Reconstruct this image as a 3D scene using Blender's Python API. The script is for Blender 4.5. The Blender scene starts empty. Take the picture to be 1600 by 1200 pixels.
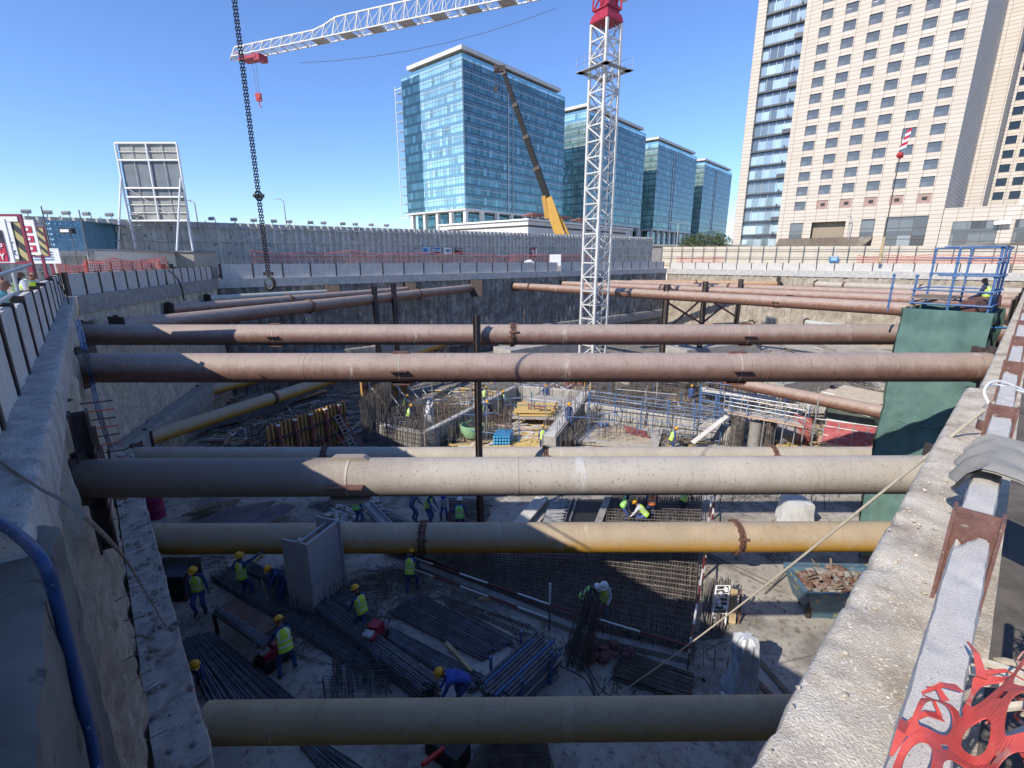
import bpy, math, random
from mathutils import Vector, Matrix, noise
random.seed(7)
S = bpy.context.scene
COL = S.collection
R = math.radians
V = Vector
H = 1.56            # eye height above the capping beam
ZF = -10.0          # pit floor
FPX = 750.0
CT, ST = math.cos(R(14.57)), math.sin(R(14.57))
rnd = random.random
def U(a, b): return a + (b - a) * rnd()

# ---------------------------------------------------------------- sight lines
def ray(px, py):
    t = py - 600.0
    return V((px - 800.0, FPX * CT - t * ST, -(FPX * ST + t * CT)))
def atz(px, py, z):
    d = ray(px, py); k = (z - H) / d.z
    return V((d.x * k, d.y * k, z))
def aty(px, py, Y):
    d = ray(px, py); k = Y / d.y
    return V((d.x * k, Y, H + d.z * k))
def fl(px, py, dz=0.0): return atz(px, py, ZF + dz)

# ---------------------------------------------------------------- mesh builder
BASE = {}
class MB:
    def __init__(s): s.v = []; s.f = []; s.m = []
    def add(s, vs, fs, mi=0):
        o = len(s.v); s.v += [tuple(p) for p in vs]
        for f in fs: s.f.append([i + o for i in f]); s.m.append(mi)
        return s
    def box(s, c, sz, rz=0, mi=0, rot=None):
        hx, hy, hz = sz[0] / 2, sz[1] / 2, sz[2] / 2
        M_ = rot if rot is not None else Matrix.Rotation(rz, 3, 'Z')
        c = V(c)
        vs = [c + M_ @ V((x * hx, y * hy, z * hz)) for z in (-1, 1) for x, y in ((-1, -1), (1, -1), (1, 1), (-1, 1))]
        s.add(vs, [(3, 2, 1, 0), (4, 5, 6, 7), (0, 1, 5, 4), (1, 2, 6, 5), (2, 3, 7, 6), (3, 0, 4, 7)], mi); return s
    def bar(s, a, b, w, h=None, mi=0, up=V((0, 0, 1)), off=(0, 0)):
        a = V(a); b = V(b); h = w if h is None else h
        d = (b - a)
        L = d.length
        if L < 1e-6: return s
        d /= L
        x = d.cross(up)
        if x.length < 1e-4: x = d.cross(V((0, 1, 0)))
        x.normalize(); y = x.cross(d)
        M_ = Matrix((x, d, y)).transposed()
        s.box((a + b) / 2 + x * off[0] + y * off[1], (w, L, h), mi=mi, rot=M_); return s
    def tube(s, a, b, r, n=8, mi=0, r2=None, cap=True):
        return s.path([a, b], [r, r if r2 is None else r2], n, mi, cap)
    def path(s, pts, r, n=8, mi=0, cap=True):
        pts = [V(p) for p in pts]; k = len(pts)
        rs = r if isinstance(r, (list, tuple)) else [r] * k
        vs = []; px = None
        for i, p in enumerate(pts):
            d = (pts[min(i + 1, k - 1)] - pts[max(i - 1, 0)])
            if d.length < 1e-9: d = V((0, 0, 1))
            d.normalize()
            if px is None:
                px = d.cross(V((0, 0, 1)))
                if px.length < 1e-3: px = d.cross(V((0, 1, 0)))
            else: px = px - d * px.dot(d)
            px.normalize(); py = d.cross(px)
            for j in range(n):
                a_ = 2 * math.pi * j / n
                vs.append(p + (px * math.cos(a_) + py * math.sin(a_)) * rs[i])
        fs = []
        for i in range(k - 1):
            for j in range(n):
                a0 = i * n + j; a1 = i * n + (j + 1) % n
                fs.append((a0, a1, a1 + n, a0 + n))
        if cap: fs.append(tuple(range(n - 1, -1, -1))); fs.append(tuple(range((k - 1) * n, k * n)))
        s.add(vs, fs, mi); return s
    def prism(s, poly, z0, z1, mi=0):
        n = len(poly)
        vs = [(p[0], p[1], z0) for p in poly] + [(p[0], p[1], z1) for p in poly]
        fs = [tuple(range(n - 1, -1, -1)), tuple(range(n, 2 * n))] + [(i, (i + 1) % n, (i + 1) % n + n, i + n) for i in range(n)]
        s.add(vs, fs, mi); return s
    def slab(s, quad, th, mi=0):       # quad of 3-D points, thickness downward
        q = [V(p) for p in quad]; n = len(q)
        nrm = (q[1] - q[0]).cross(q[2] - q[0]).normalized()
        vs = q + [p - nrm * th for p in q]
        fs = [tuple(range(n)), tuple(range(2 * n - 1, n - 1, -1))] + [((i + 1) % n, i, i + n, (i + 1) % n + n) for i in range(n)]
        s.add(vs, fs, mi); return s
    def lathe(s, c, prof, n=16, mi=0, rot=None, cap=True):
        c = V(c); vs = []
        for r, z in prof:
            for j in range(n):
                a_ = 2 * math.pi * j / n
                p = V((r * math.cos(a_), r * math.sin(a_), z))
                vs.append(c + (rot @ p if rot is not None else p))
        fs = [(i * n + j, i * n + (j + 1) % n, (i + 1) * n + (j + 1) % n, (i + 1) * n + j) for i in range(len(prof) - 1) for j in range(n)]
        if cap: fs.append(tuple(range(n - 1, -1, -1))); fs.append(tuple(range((len(prof) - 1) * n, len(prof) * n)))
        s.add(vs, fs, mi); return s
    def grid(s, P, mi=0):              # P[i][j] points
        n = len(P[0]); vs = [p for row in P for p in row]
        s.add(vs, [(i * n + j, i * n + j + 1, (i + 1) * n + j + 1, (i + 1) * n + j) for i in range(len(P) - 1) for j in range(n - 1)], mi); return s
    def rock(s, c, r, mi=0, sx=1, sy=1, sz=.7):
        c = V(c); vs = []; n = 6
        q = V((U(0, 99), U(0, 99), U(0, 99)))
        for i, (rr, zz) in enumerate(((.0, -1), (.75, -.6), (1, 0), (.7, .65), (0, 1))):
            for j in range(n):
                a_ = 2 * math.pi * (j + .5 * (i % 2)) / n
                p = V((rr * math.cos(a_) * sx, rr * math.sin(a_) * sy, zz * sz)) * r
                vs.append(c + p * (1 + .45 * noise.noise(p * (2 / r) + q)))
        s.add(vs, [(i * n + j, i * n + (j + 1) % n, (i + 1) * n + (j + 1) % n, (i + 1) * n + j) for i in range(4) for j in range(n)], mi); return s
    def build(s, name, mats, parent=None, smooth=False, local=False, origin=None):
        me = bpy.data.meshes.new(name)
        vs = s.v
        if parent is not None and not local: off = BASE.get(parent.name, V((0, 0, 0)))
        elif parent is None and not local:
            if origin is None:
                xs = [p[0] for p in vs]; ys = [p[1] for p in vs]; zs = [p[2] for p in vs]
                off = V(((min(xs) + max(xs)) / 2, (min(ys) + max(ys)) / 2, min(zs)))
            else: off = V(origin)
        else: off = V((0, 0, 0))
        me.from_pydata([(p[0] - off.x, p[1] - off.y, p[2] - off.z) for p in vs], [], s.f)
        mats = mats if isinstance(mats, (list, tuple)) else [mats]
        for m_ in mats: me.materials.append(m_)
        if len(mats) > 1: me.polygons.foreach_set('material_index', s.m)
        if smooth:
            me.shade_smooth(); me.set_sharp_from_angle(angle=R(42))
        me.update()
        o = bpy.data.objects.new(name, me); COL.objects.link(o)
        if parent is not None:
            o.parent = parent; BASE[o.name] = BASE.get(parent.name, V((0, 0, 0)))
        else: o.location = off; BASE[o.name] = off
        return o

def tag(o, label=None, cat=None, group=None, kind=None):
    if label: o['label'] = label
    if cat: o['category'] = cat
    if group: o['group'] = group
    if kind: o['kind'] = kind
    return o
def thing(name, label, cat, loc=(0, 0, 0), group=None, rz=0):
    o = bpy.data.objects.new(name, None); COL.objects.link(o)
    o.location = loc; o.rotation_euler = (0, 0, rz); o.empty_display_size = .3
    BASE[o.name] = V(loc)
    return tag(o, label, cat, group)
def kids(o): return [c for c in bpy.data.objects if c.parent == o]
def copy_tree(o, parent=None, ch=None):
    c = o.copy(); COL.objects.link(c)
    if parent: c.parent = parent
    for k in kids(o): copy_tree(k, c)
    return c

# ---------------------------------------------------------------- materials
def newmat(name):
    m = bpy.data.materials.new(name); m.use_nodes = True
    nt = m.node_tree; b = nt.nodes['Principled BSDF']
    return m, nt, b
def C(c): return (c[0], c[1], c[2], 1)
def nd(nt, t, **kw):
    n = nt.nodes.new(t)
    for k, v in kw.items():
        if k.startswith('i_'): n.inputs[k[2:].replace('_', ' ')].default_value = v
        else: setattr(n, k, v)
    return n
def coords(nt, stretch=(1, 1, 1), kind='Object', rot=(0, 0, 0)):
    tc = nd(nt, 'ShaderNodeTexCoord'); mp = nd(nt, 'ShaderNodeMapping')
    mp.inputs['Scale'].default_value = stretch; mp.inputs['Rotation'].default_value = rot
    nt.links.new(tc.outputs[kind], mp.inputs['Vector']); return mp.outputs['Vector']
def noi(nt, vec, scale, detail=6, rough=.6):
    n = nd(nt, 'ShaderNodeTexNoise', i_Scale=scale, i_Detail=detail, i_Roughness=rough)
    nt.links.new(vec, n.inputs['Vector']); return n.outputs['Fac']
def ramp(nt, fac, stops):
    r = nd(nt, 'ShaderNodeValToRGB'); e = r.color_ramp.elements
    while len(e) < len(stops): e.new(.5)
    for i, (p, c) in enumerate(stops):
        e[i].position = p; e[i].color = C(c) if not isinstance(c, float) else (c, c, c, 1)
    nt.links.new(fac, r.inputs['Fac']); return r.outputs['Color']
def mix(nt, fac, a, b, mode='MIX'):
    m = nd(nt, 'ShaderNodeMix', data_type='RGBA', blend_type=mode)
    for s_, v_ in ((0, fac), (6, a), (7, b)):
        if isinstance(v_, (int, float)): m.inputs[s_].default_value = v_
        elif isinstance(v_, tuple): m.inputs[s_].default_value = C(v_)
        else: nt.links.new(v_, m.inputs[s_])
    return m.outputs[2]
def bump(nt, b, h, strength=.3, dist=.02):
    n = nd(nt, 'ShaderNodeBump', i_Strength=strength, i_Distance=dist)
    nt.links.new(h, n.inputs['Height']); nt.links.new(n.outputs['Normal'], b.inputs['Normal'])
def M(name, c1, c2=None,  scale=4, rough=.85, bmp=0, bscale=30, metal=0, stretch=(1, 1, 1), lo=.35, hi=.65, spots=None, sscale=60, slo=.62, shi=.68, bdist=.02, rot=(0, 0, 0), stain=None, stsc=.8, stlo=.52, sthi=.6):
    m, nt, b = newmat(name)
    b.inputs['Roughness'].default_value = rough; b.inputs['Metallic'].default_value = metal
    if c2 is None: b.inputs['Base Color'].default_value = C(c1); vec = coords(nt, stretch) if bmp else None
    else:
        vec = coords(nt, stretch, rot=rot)
        c = ramp(nt, noi(nt, vec, scale, 8, .65), [(lo, c1), (hi, c2)])
        if spots:
            s_ = ramp(nt, noi(nt, vec, sscale, 3, .6), [(slo, 0.0), (shi, 1.0)])
            c = mix(nt, s_, c, spots)
        if stain:
            s_ = ramp(nt, noi(nt, vec, stsc, 6, .7), [(stlo, 0.0), (sthi, .75)]); c = mix(nt, s_, c, stain)
        nt.links.new(c, b.inputs['Base Color'])
    if bmp: bump(nt, b, noi(nt, vec, bscale, 8, .7), bmp, bdist)
    return m
def grit_mat(name, base, pit, lightc, bscale=70, stretch=(1, 1, 1), rot=0, st=.6):
    m, nt, b = base; b.inputs['Roughness'].default_value = .95
    v = coords(nt, (1, 1, 1)); vs_ = coords(nt, stretch, rot=(0, 0, rot))
    old = b.inputs['Base Color'].links[0].from_socket
    vo = nd(nt, 'ShaderNodeTexVoronoi', i_Scale=bscale); nt.links.new(v, vo.inputs['Vector'])
    pits = ramp(nt, noi(nt, v, bscale * 1.3, 4, .7), [(.36, .85), (.44, 0.0)]); c = mix(nt, pits, old, pit)
    li = ramp(nt, noi(nt, v, bscale * .8, 3, .6), [(.6, 0.0), (.67, .8)]); c = mix(nt, li, c, lightc)
    nt.links.new(c, b.inputs['Base Color'])
    a = nd(nt, 'ShaderNodeMath', operation='MULTIPLY_ADD'); a.inputs[1].default_value = .5
    nt.links.new(vo.outputs['Distance'], a.inputs[0]); nt.links.new(noi(nt, vs_, bscale * .35, 10, .8), a.inputs[2])
    bump(nt, b, a.outputs[0], st, .015)
    return m
def parts(m): return m, m.node_tree, m.node_tree.nodes['Principled BSDF']
def pipe_mat(name, low, dust, patch, rough=.7, dlo=-.15, dhi=.45, stain=(.03, .02, .018), grad=None):
    m, nt, b = newmat(name); b.inputs['Roughness'].default_value = rough
    g = nd(nt, 'ShaderNodeNewGeometry'); sx = nd(nt, 'ShaderNodeSeparateXYZ')
    nt.links.new(g.outputs['Normal'], sx.inputs[0])
    v1 = coords(nt, (1, 1, 1)); vs = coords(nt, (6, .6, .6))
    nz = noi(nt, v1, 2.2, 8, .7)
    ma = nd(nt, 'ShaderNodeMath', operation='MULTIPLY_ADD'); ma.inputs[1].default_value = .9; ma.inputs[2].default_value = -.45
    nt.links.new(nz, ma.inputs[0])
    ad = nd(nt, 'ShaderNodeMath', operation='ADD'); nt.links.new(sx.outputs['Z'], ad.inputs[0]); nt.links.new(ma.outputs[0], ad.inputs[1])
    mr = nd(nt, 'ShaderNodeMapRange'); mr.inputs['From Min'].default_value = dlo; mr.inputs['From Max'].default_value = dhi
    nt.links.new(ad.outputs[0], mr.inputs['Value'])
    lowc = ramp(nt, noi(nt, v1, 5, 8, .7), [(.3, low), (.7, patch)])
    dustc = ramp(nt, noi(nt, v1, 1.1, 8, .7), [(.3, tuple(x * .78 for x in dust)), (.7, dust)])
    c = mix(nt, mr.outputs['Result'], lowc, dustc)
    sp = ramp(nt, noi(nt, v1, 26, 4, .6), [(.6, 0.0), (.68, .6)])
    c = mix(nt, sp, c, stain)
    st = ramp(nt, noi(nt, vs, 3, 5, .6), [(.57, 0.0), (.68, .22)])
    c = mix(nt, st, c, stain)
    wh = ramp(nt, noi(nt, coords(nt, (1.7, .6, .45)), 1.1, 10, .78), [(.6, 0.0), (.65, .42)])
    c = mix(nt, wh, c, tuple(min(.62, x * 1.5 + .1) for x in dust))
    fs = ramp(nt, noi(nt, coords(nt, (9, .35, .35)), 2.2, 6, .7), [(.57, 0.0), (.66, .2)])
    c = mix(nt, fs, c, patch)
    bl = ramp(nt, noi(nt, coords(nt, (.8, 1, 1)), 3.2, 10, .8), [(.62, 0.0), (.66, .4)])
    c = mix(nt, bl, c, stain)
    if grad:
        sp2 = nd(nt, 'ShaderNodeSeparateXYZ'); nt.links.new(nd(nt, 'ShaderNodeTexCoord').outputs['Object'], sp2.inputs[0])
        g1 = nd(nt, 'ShaderNodeMapRange'); g1.inputs['From Min'].default_value = grad[0]; g1.inputs['From Max'].default_value = grad[1]
        a3 = nd(nt, 'ShaderNodeMath', operation='MULTIPLY_ADD'); nt.links.new(nz, a3.inputs[0]); a3.inputs[1].default_value = 1.6; nt.links.new(sp2.outputs['X'], a3.inputs[2])
        nt.links.new(a3.outputs[0], g1.inputs['Value']); c = mix(nt, g1.outputs['Result'], mix(nt, .75, c, grad[2]), c)
    nt.links.new(c, b.inputs['Base Color'])
    bump(nt, b, noi(nt, v1, 40, 6, .7), .25, .01)
    return m
def streak_mat(name, dark, mid, light, zs=.12, s=1.6, rough=.9, bmp=.5, whit=.62):
    m, nt, b = newmat(name); b.inputs['Roughness'].default_value = rough
    v = coords(nt, (1, 1, 1)); vz = coords(nt, (1.5, 1.5, zs))
    c = ramp(nt, noi(nt, v, s, 10, .7), [(.3, dark), (.5, mid), (.72, light)])
    k = ramp(nt, noi(nt, vz, 1.8, 6, .6), [(.45, 0.0), (.7, .8)])
    c = mix(nt, k, c, dark)
    w = ramp(nt, noi(nt, coords(nt, (2.2, 2.2, .5)), 1.6, 8, .7), [(whit, 0.0), (whit + .05, .7)])
    c = mix(nt, w, c, light)
    nt.links.new(c, b.inputs['Base Color'])
    bump(nt, b, noi(nt, v, 9, 10, .75), bmp, .08)
    return m

conc = M('concrete_grey', (.22, .21, .195), (.34, .325, .3), 3, .9, .35, 22, spots=(.14, .13, .12), sscale=14)
conc_lt = M('concrete_pale', (.36, .345, .32), (.52, .5, .46), 2.5, .9, .3, 30, spots=(.25, .23, .21), sscale=18)
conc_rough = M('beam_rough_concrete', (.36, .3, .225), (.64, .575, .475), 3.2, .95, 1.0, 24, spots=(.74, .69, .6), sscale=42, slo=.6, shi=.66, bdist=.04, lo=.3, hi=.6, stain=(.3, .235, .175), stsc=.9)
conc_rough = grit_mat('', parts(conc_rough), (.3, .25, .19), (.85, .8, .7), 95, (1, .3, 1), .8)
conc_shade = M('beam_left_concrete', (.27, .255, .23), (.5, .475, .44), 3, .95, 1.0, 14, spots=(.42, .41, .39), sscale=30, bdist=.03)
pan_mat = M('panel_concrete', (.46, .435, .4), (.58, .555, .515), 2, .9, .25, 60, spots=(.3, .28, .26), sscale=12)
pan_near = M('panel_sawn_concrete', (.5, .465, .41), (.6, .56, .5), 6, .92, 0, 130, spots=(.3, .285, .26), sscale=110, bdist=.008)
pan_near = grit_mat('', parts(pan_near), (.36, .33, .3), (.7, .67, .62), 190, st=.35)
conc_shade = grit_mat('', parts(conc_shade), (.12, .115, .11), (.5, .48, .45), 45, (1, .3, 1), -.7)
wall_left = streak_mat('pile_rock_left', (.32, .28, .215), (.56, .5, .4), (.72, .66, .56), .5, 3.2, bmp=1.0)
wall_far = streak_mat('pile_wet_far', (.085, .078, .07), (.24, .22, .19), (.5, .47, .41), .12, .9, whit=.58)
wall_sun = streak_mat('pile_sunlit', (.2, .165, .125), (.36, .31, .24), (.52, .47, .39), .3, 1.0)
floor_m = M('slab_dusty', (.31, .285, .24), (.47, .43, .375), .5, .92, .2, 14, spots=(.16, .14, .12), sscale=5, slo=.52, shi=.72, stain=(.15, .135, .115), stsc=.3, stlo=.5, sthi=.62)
soil_m = M('ground_sand', (.28, .24, .19), (.42, .37, .3), .3, .95, .2, 6)
rust_pipe = pipe_mat('pipe_rust', (.15, .08, .058), (.39, .3, .245), (.25, .13, .09))
rust_pipe2 = pipe_mat('pipe_rust_far', (.17, .085, .058), (.42, .31, .25), (.26, .13, .085))
beige_pipe = pipe_mat('pipe_dusty_beige', (.27, .21, .15), (.5, .44, .36), (.35, .28, .21), dlo=-.7, dhi=.2, stain=(.1, .09, .08))
near_pipe = pipe_mat('pipe_beige_rusty_end', (.25, .2, .15), (.5, .445, .37), (.34, .27, .2), dlo=-.7, dhi=.2, stain=(.1, .085, .07), grad=(-2.2, -.2, (.13, .085, .062)))
yel_pipe = pipe_mat('pipe_yellow', (.52, .26, .02), (.47, .37, .25), (.57, .31, .04), dlo=-.35, dhi=.4, stain=(.14, .09, .05))
yel_pipe2 = pipe_mat('pipe_yellow_dirty', (.5, .29, .07), (.5, .39, .24), (.42, .3, .13), dlo=-.3, dhi=.6, stain=(.13, .1, .06))
ora_pipe = pipe_mat('pipe_orange', (.42, .2, .07), (.5, .33, .2), (.4, .2, .1))
grn_pipe = pipe_mat('pipe_pale_green', (.25, .3, .24), (.5, .5, .43), (.3, .34, .28))
rust = M('rust_steel', (.1, .05, .035), (.2, .1, .07), 8, .8, .3, 40)
rust_dk = M('dark_steel', (.035, .028, .025), (.085, .06, .05), 6, .75, .3, 30)
post_red = M('post_red_oxide', (.12, .055, .045), (.2, .1, .08), 12, .7, .4, 50, spots=(.28, .24, .2), sscale=30)
rebar_m = M('rebar_blue_grey', (.09, .1, .12), (.19, .21, .235), 3, .5, 0, metal=.2)
rebar_br = M('rebar_brown', (.07, .06, .055), (.18, .155, .135), 3, .65)
timber = M('timber', (.36, .26, .14), (.52, .4, .24), 2, .85, .2, 40, stretch=(1, 1, 1), spots=(.2, .13, .07), sscale=9)
timber_dk = M('timber_old', (.13, .1, .075), (.27, .21, .15), 3, .9, .2, 40)
timber_y = M('timber_yellow', (.55, .38, .12), (.68, .5, .22), 4, .8)
timber_or = M('shutter_beam_orange', (.45, .22, .05), (.55, .31, .1), 4, .75)
white_p = M('white_paint', (.7, .7, .68), (.8, .8, .79), 6, .5)
grey_p = M('grey_plate_paint', (.3, .31, .33), (.37, .38, .4), 2, .55, .1, 20)
red_p = M('red_paint', (.42, .025, .03), (.52, .05, .05), 8, .5)
blue_p = M('blue_paint', (.04, .1, .25), (.07, .15, .32), 9, .5, spots=(.2, .2, .2), sscale=25)
boom_k = M('boom_black', (.006, .006, .007), (.012, .012, .012), 3, .8)
blk = M('black_rubber', (.015, .015, .016), (.03, .03, .03), 6, .6)
glassd = M('dark_glass', (.02, .028, .035), None, rough=.08)
# ================================================================ pit plan
P0 = V((-.594, -.088, 0)); P1 = V((-18.86, 21.0, 0)); P2 = V((-24, 40, 0)); P3 = V((27, 86, 0)); P4 = V((60, 57, 0))
def frame(a, b):
    d = (b - a); d.z = 0; L = d.length; d.normalize()
    return d, V((d.y, -d.x, 0)), L        # along, inward (right-hand of walking a->b), length
# ---- ground with the hole of the pit
def ground():
    ring = []
    pts = [P0, P1, P2, P3, P4]
    n = len(pts); offs = [1.0, 1.0, 1.0, 1.0, 1.7]
    lines = []
    for i in range(n):
        a, b = pts[i], pts[(i + 1) % n]; d, nn, L = frame(a, b)
        lines.append((a - nn * offs[i], d))
    for i in range(n):
        a, d = lines[i - 1]; c, e = lines[i]
        k = ((c.x - a.x) * e.y - (c.y - a.y) * e.x) / (d.x * e.y - d.y * e.x)
        ring.append(a + d * k)
    out = [V((1800 * math.cos(2 * math.pi * k / 24), 1800 * math.sin(2 * math.pi * k / 24) + 30, 0)) for k in range(24)]
    import bmesh
    bm = bmesh.new(); ed = []
    for loop in (ring, out):
        vs = [bm.verts.new((p.x, p.y, -.06)) for p in loop]
        for i in range(len(vs)): ed.append(bm.edges.new((vs[i], vs[(i + 1) % len(vs)])))
    bmesh.ops.triangle_fill(bm, use_beauty=True, use_dissolve=False, edges=ed)
    for f in bm.faces:
        f.normal_update()
        if f.normal.z < 0: f.normal_flip()
    me = bpy.data.meshes.new('ground'); bm.to_mesh(me); bm.free(); me.materials.append(soil_m)
    o = bpy.data.objects.new('ground', me); COL.objects.link(o); tag(o, kind='structure')
ground()
mb = MB()
pf = [P0, P1, P2, P3, P4]
mb.prism([(p.x * 1.03, p.y * 1.03 - .6) for p in pf][::-1], ZF - .5, ZF)
tag(mb.build('pit_floor', floor_m), kind='structure')

# ---- pile walls
def pile_grid(a, b, ztop, zbot, pitch, amp, step, zstep, rough, seed):
    d, n, L = frame(a, b); P = []
    ns = int(L / step)
    for i in range(ns + 1):
        s_ = L * i / ns; col = []
        nz = max(2, int((ztop - zbot) / zstep))
        for j in range(nz + 1):
            z = ztop + (zbot - ztop) * j / nz
            q = V((s_ * .9 + seed, z * .5, seed))
            pz = amp * abs(math.sin(math.pi * s_ / pitch)) ** .7
            dis = pz + rough * (noise.fractal(q * 1.3, 1.0, 2.1, 5)) + rough * .45 * noise.noise(q * 6)
            p = a + d * s_ + n * (dis - amp - rough * .6); col.append(V((p.x, p.y, z)))
        P.append(col)
    return P
def wall(name, label, a, b, ztop, zbot, mat, pitch, amp, step, zstep, rough, seed, capmat, cap=None, caph=.5, capw=1.0, inset=0):
    d, n, L = frame(a, b)
    t = thing(name, label, 'retaining wall', ((a + b) / 2).to_tuple()[:2] + (zbot,))
    m = MB(); m.grid(pile_grid(a, b, ztop, zbot, pitch, amp, step, zstep, rough, seed))
    back = [(a - n * .9), (b - n * .9)]
    m.box(((a + b) / 2 - n * 1.0) + V((0, 0, (ztop + zbot) / 2)), (L, .6, ztop - zbot), rz=math.atan2(d.y, d.x))
    m.build('secant_piles', mat, t, smooth=True)
    if cap is None:
        c = MB(); c.box((a + b) / 2 - n * (capw / 2 - .04) + V((0, 0, -caph / 2)), (L, capw, caph), rz=math.atan2(d.y, d.x))
    else: c = cap
    c.build('capping_beam', capmat, t, smooth=True)
    return t
def rough_cap(a, b, s0, s1, w, h, step0, grow, amp, seed, setback=None):
    d, n, L = frame(a, b); P = []; s_ = s0
    prof = [(0, -h), (0, -h * .7), (0, -h * .4), (0, -.14), (0.004, -.05), (.02, -.012), (.05, 0)] + [(.05 + (w - .05) * k / 16, 0) for k in range(1, 17)]
    while s_ < s1:
        row = []
        sb = setback(s_) if setback else 0
        for (o_, z) in prof:
            q = V((s_ * 1.0, o_ * 1.0 + seed, z))
            e = math.exp(-((o_ - .02) ** 2) / .006) if z > -.2 else 0
            f1 = noise.fractal(q * 5, 1.0, 2.0, 5) * amp + noise.noise(q * 28) * amp * .25
            chip = max(0, noise.fractal(V((s_ * 4 + 9, o_ * 2 + 3, 1)), 1.0, 2.1, 6) - .1) * .06 * e
            p = a + d * s_ - n * (o_ + sb + chip - f1 * .3 * (1 if o_ < .05 else 0))
            row.append(V((p.x, p.y, z + (f1 if o_ > .01 else 0) - chip * .8)))
        P.append(row); s_ += step0 * (1 + grow * max(0, s_ - s0))
    m = MB(); m.grid(P); e0 = P[0] + [V((P[0][-1].x, P[0][-1].y, -h))]; m.add(e0, [tuple(range(len(e0)))]); return m
EPS = V((0, 0, 0))
# left wall
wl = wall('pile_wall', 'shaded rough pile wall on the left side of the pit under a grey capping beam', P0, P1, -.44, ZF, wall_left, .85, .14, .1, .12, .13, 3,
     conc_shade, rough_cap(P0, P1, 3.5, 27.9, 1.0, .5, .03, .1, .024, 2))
m = MB(); d, n, L = frame(P0, P1)
P = []
for i in range(90):
    s_ = -.5 + 4.38 * i / 89; row = []
    for (o_, z) in [(.08, -3.1 + 2.9 * j / 40) for j in range(41)] + [(.08 - .07 * j, -.16) for j in range(1, 15)]:
        q = V((s_, z, o_)); f = noise.fractal(q * 2.2, 1, 2, 6) * .03; p = P0 + d * s_ + n * (o_ + f * (1 if o_ > .07 else .2)); row.append(V((p.x, p.y, z + (f * 1.2 if o_ < .075 else 0))))
    P.append(row)
m.grid(P); m.box(P0 + d * 1.7 + V((0, 0, -1.7)) - n * .5, (4.36, .7, 2.9), rz=math.atan2(d.y, d.x))
m.build('corner_block', smooth=True, parent=wl, mats=M('cast_concrete_dark', (.085, .083, .075), (.16, .155, .14), 1.5, .85, .7, 14, spots=(.06, .055, .045), sscale=5))
# chamfer
wc = wall('pile_wall', 'beige pile wall across the far left corner of the pit', P1, P2, -.6, ZF, wall_left, .85, .13, .2, .3, .1, 13, conc, caph=.75)
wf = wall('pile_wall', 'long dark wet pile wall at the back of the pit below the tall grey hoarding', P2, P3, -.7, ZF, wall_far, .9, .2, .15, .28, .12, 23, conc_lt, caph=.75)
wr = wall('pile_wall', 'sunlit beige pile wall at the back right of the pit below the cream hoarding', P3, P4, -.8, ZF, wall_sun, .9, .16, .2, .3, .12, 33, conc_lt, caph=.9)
dR, nR, LR = frame(P4, P0)
def sbk(s_):
    y = P0.y + (P4 - P0).normalized().y * s_
    return .12 if y > 5.85 else 0
# right wall runs P0 -> P4 on the other hand: build its cap with its own frame
def rough_cap_r():
    d = (P4 - P0).normalized(); n = V((-d.y, d.x, 0)); P = []; s_ = -1.6; w = .5; h = .75; amp = .017
    prof = [(0, -h), (0, -h * .7), (0, -h * .4), (0, -.14), (0.004, -.05), (.018, -.014), (.045, 0)] + [(.045 + (w - .045) * k / 22, 0) for k in range(1, 23)] + [(w, -.3), (w, -h)]
    while s_ < 60:
        row = []; sb = sbk(s_)
        for (o_, z) in prof:
            q = V((s_, o_, z))
            e = math.exp(-((o_ - .02) ** 2) / .005) if z > -.2 else 0
            f1 = noise.fractal(q * 4, 1.0, 2.1, 6) * amp + noise.noise(q * V((38, 38, 38))) * amp * .22
            st = noise.noise(V((s_ * 7 + o_ * 5, o_ * 26 - s_ * 14, 1))) * amp * .25
            chip = max(0, noise.fractal(V((s_ * 4.5 + 5, o_ * 2 + 3, 1)), 1.0, 2.1, 6) - .12) * .055 * e
            p = P0 + d * s_ - n * (o_ + sb * (1 if o_ < .3 else 0) + chip)
            row.append(V((p.x, p.y, z + ((f1 + st) if o_ > .01 and z > -.2 else 0) - chip * .8)))
        P.append(row); s_ += .02 * (1 + .3 * max(0, s_))
    m = MB(); m.grid([r_[::-1] for r_ in P]); return m
wn = thing('pile_wall', 'sunlit capping beam of rough pale concrete along the right side of the pit', 'retaining wall', ((P0 + P4) / 2).to_tuple()[:2] + (ZF,))
m = MB(); m.grid(pile_grid(P4, P0, -.7, ZF, .85, .14, .3, .35, .1, 43)); m.build('secant_piles', wall_left, wn, smooth=True)
rough_cap_r().build('capping_beam', conc_rough, wn, smooth=True)
# trench behind the right barrier
m = MB(); d = (P4 - P0).normalized(); nO = V((d.y, -d.x, 0))
q = [P0 + d * -3 + nO * .46, P4 + nO * .46, P4 + nO * 1.9, P0 + d * -3 + nO * 1.9]
m.slab([V((p.x, p.y, -.75)) for p in q][::-1] if False else [V((p.x, p.y, -.75)) for p in q], .2)
tag(m.build('trench_ground', M('trench_soil_shaded', (.08, .07, .06), (.16, .14, .12), 3, .95, .4, 12)), kind='structure')  # soil colour darkened, the deep gap's shade is painted in

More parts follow.
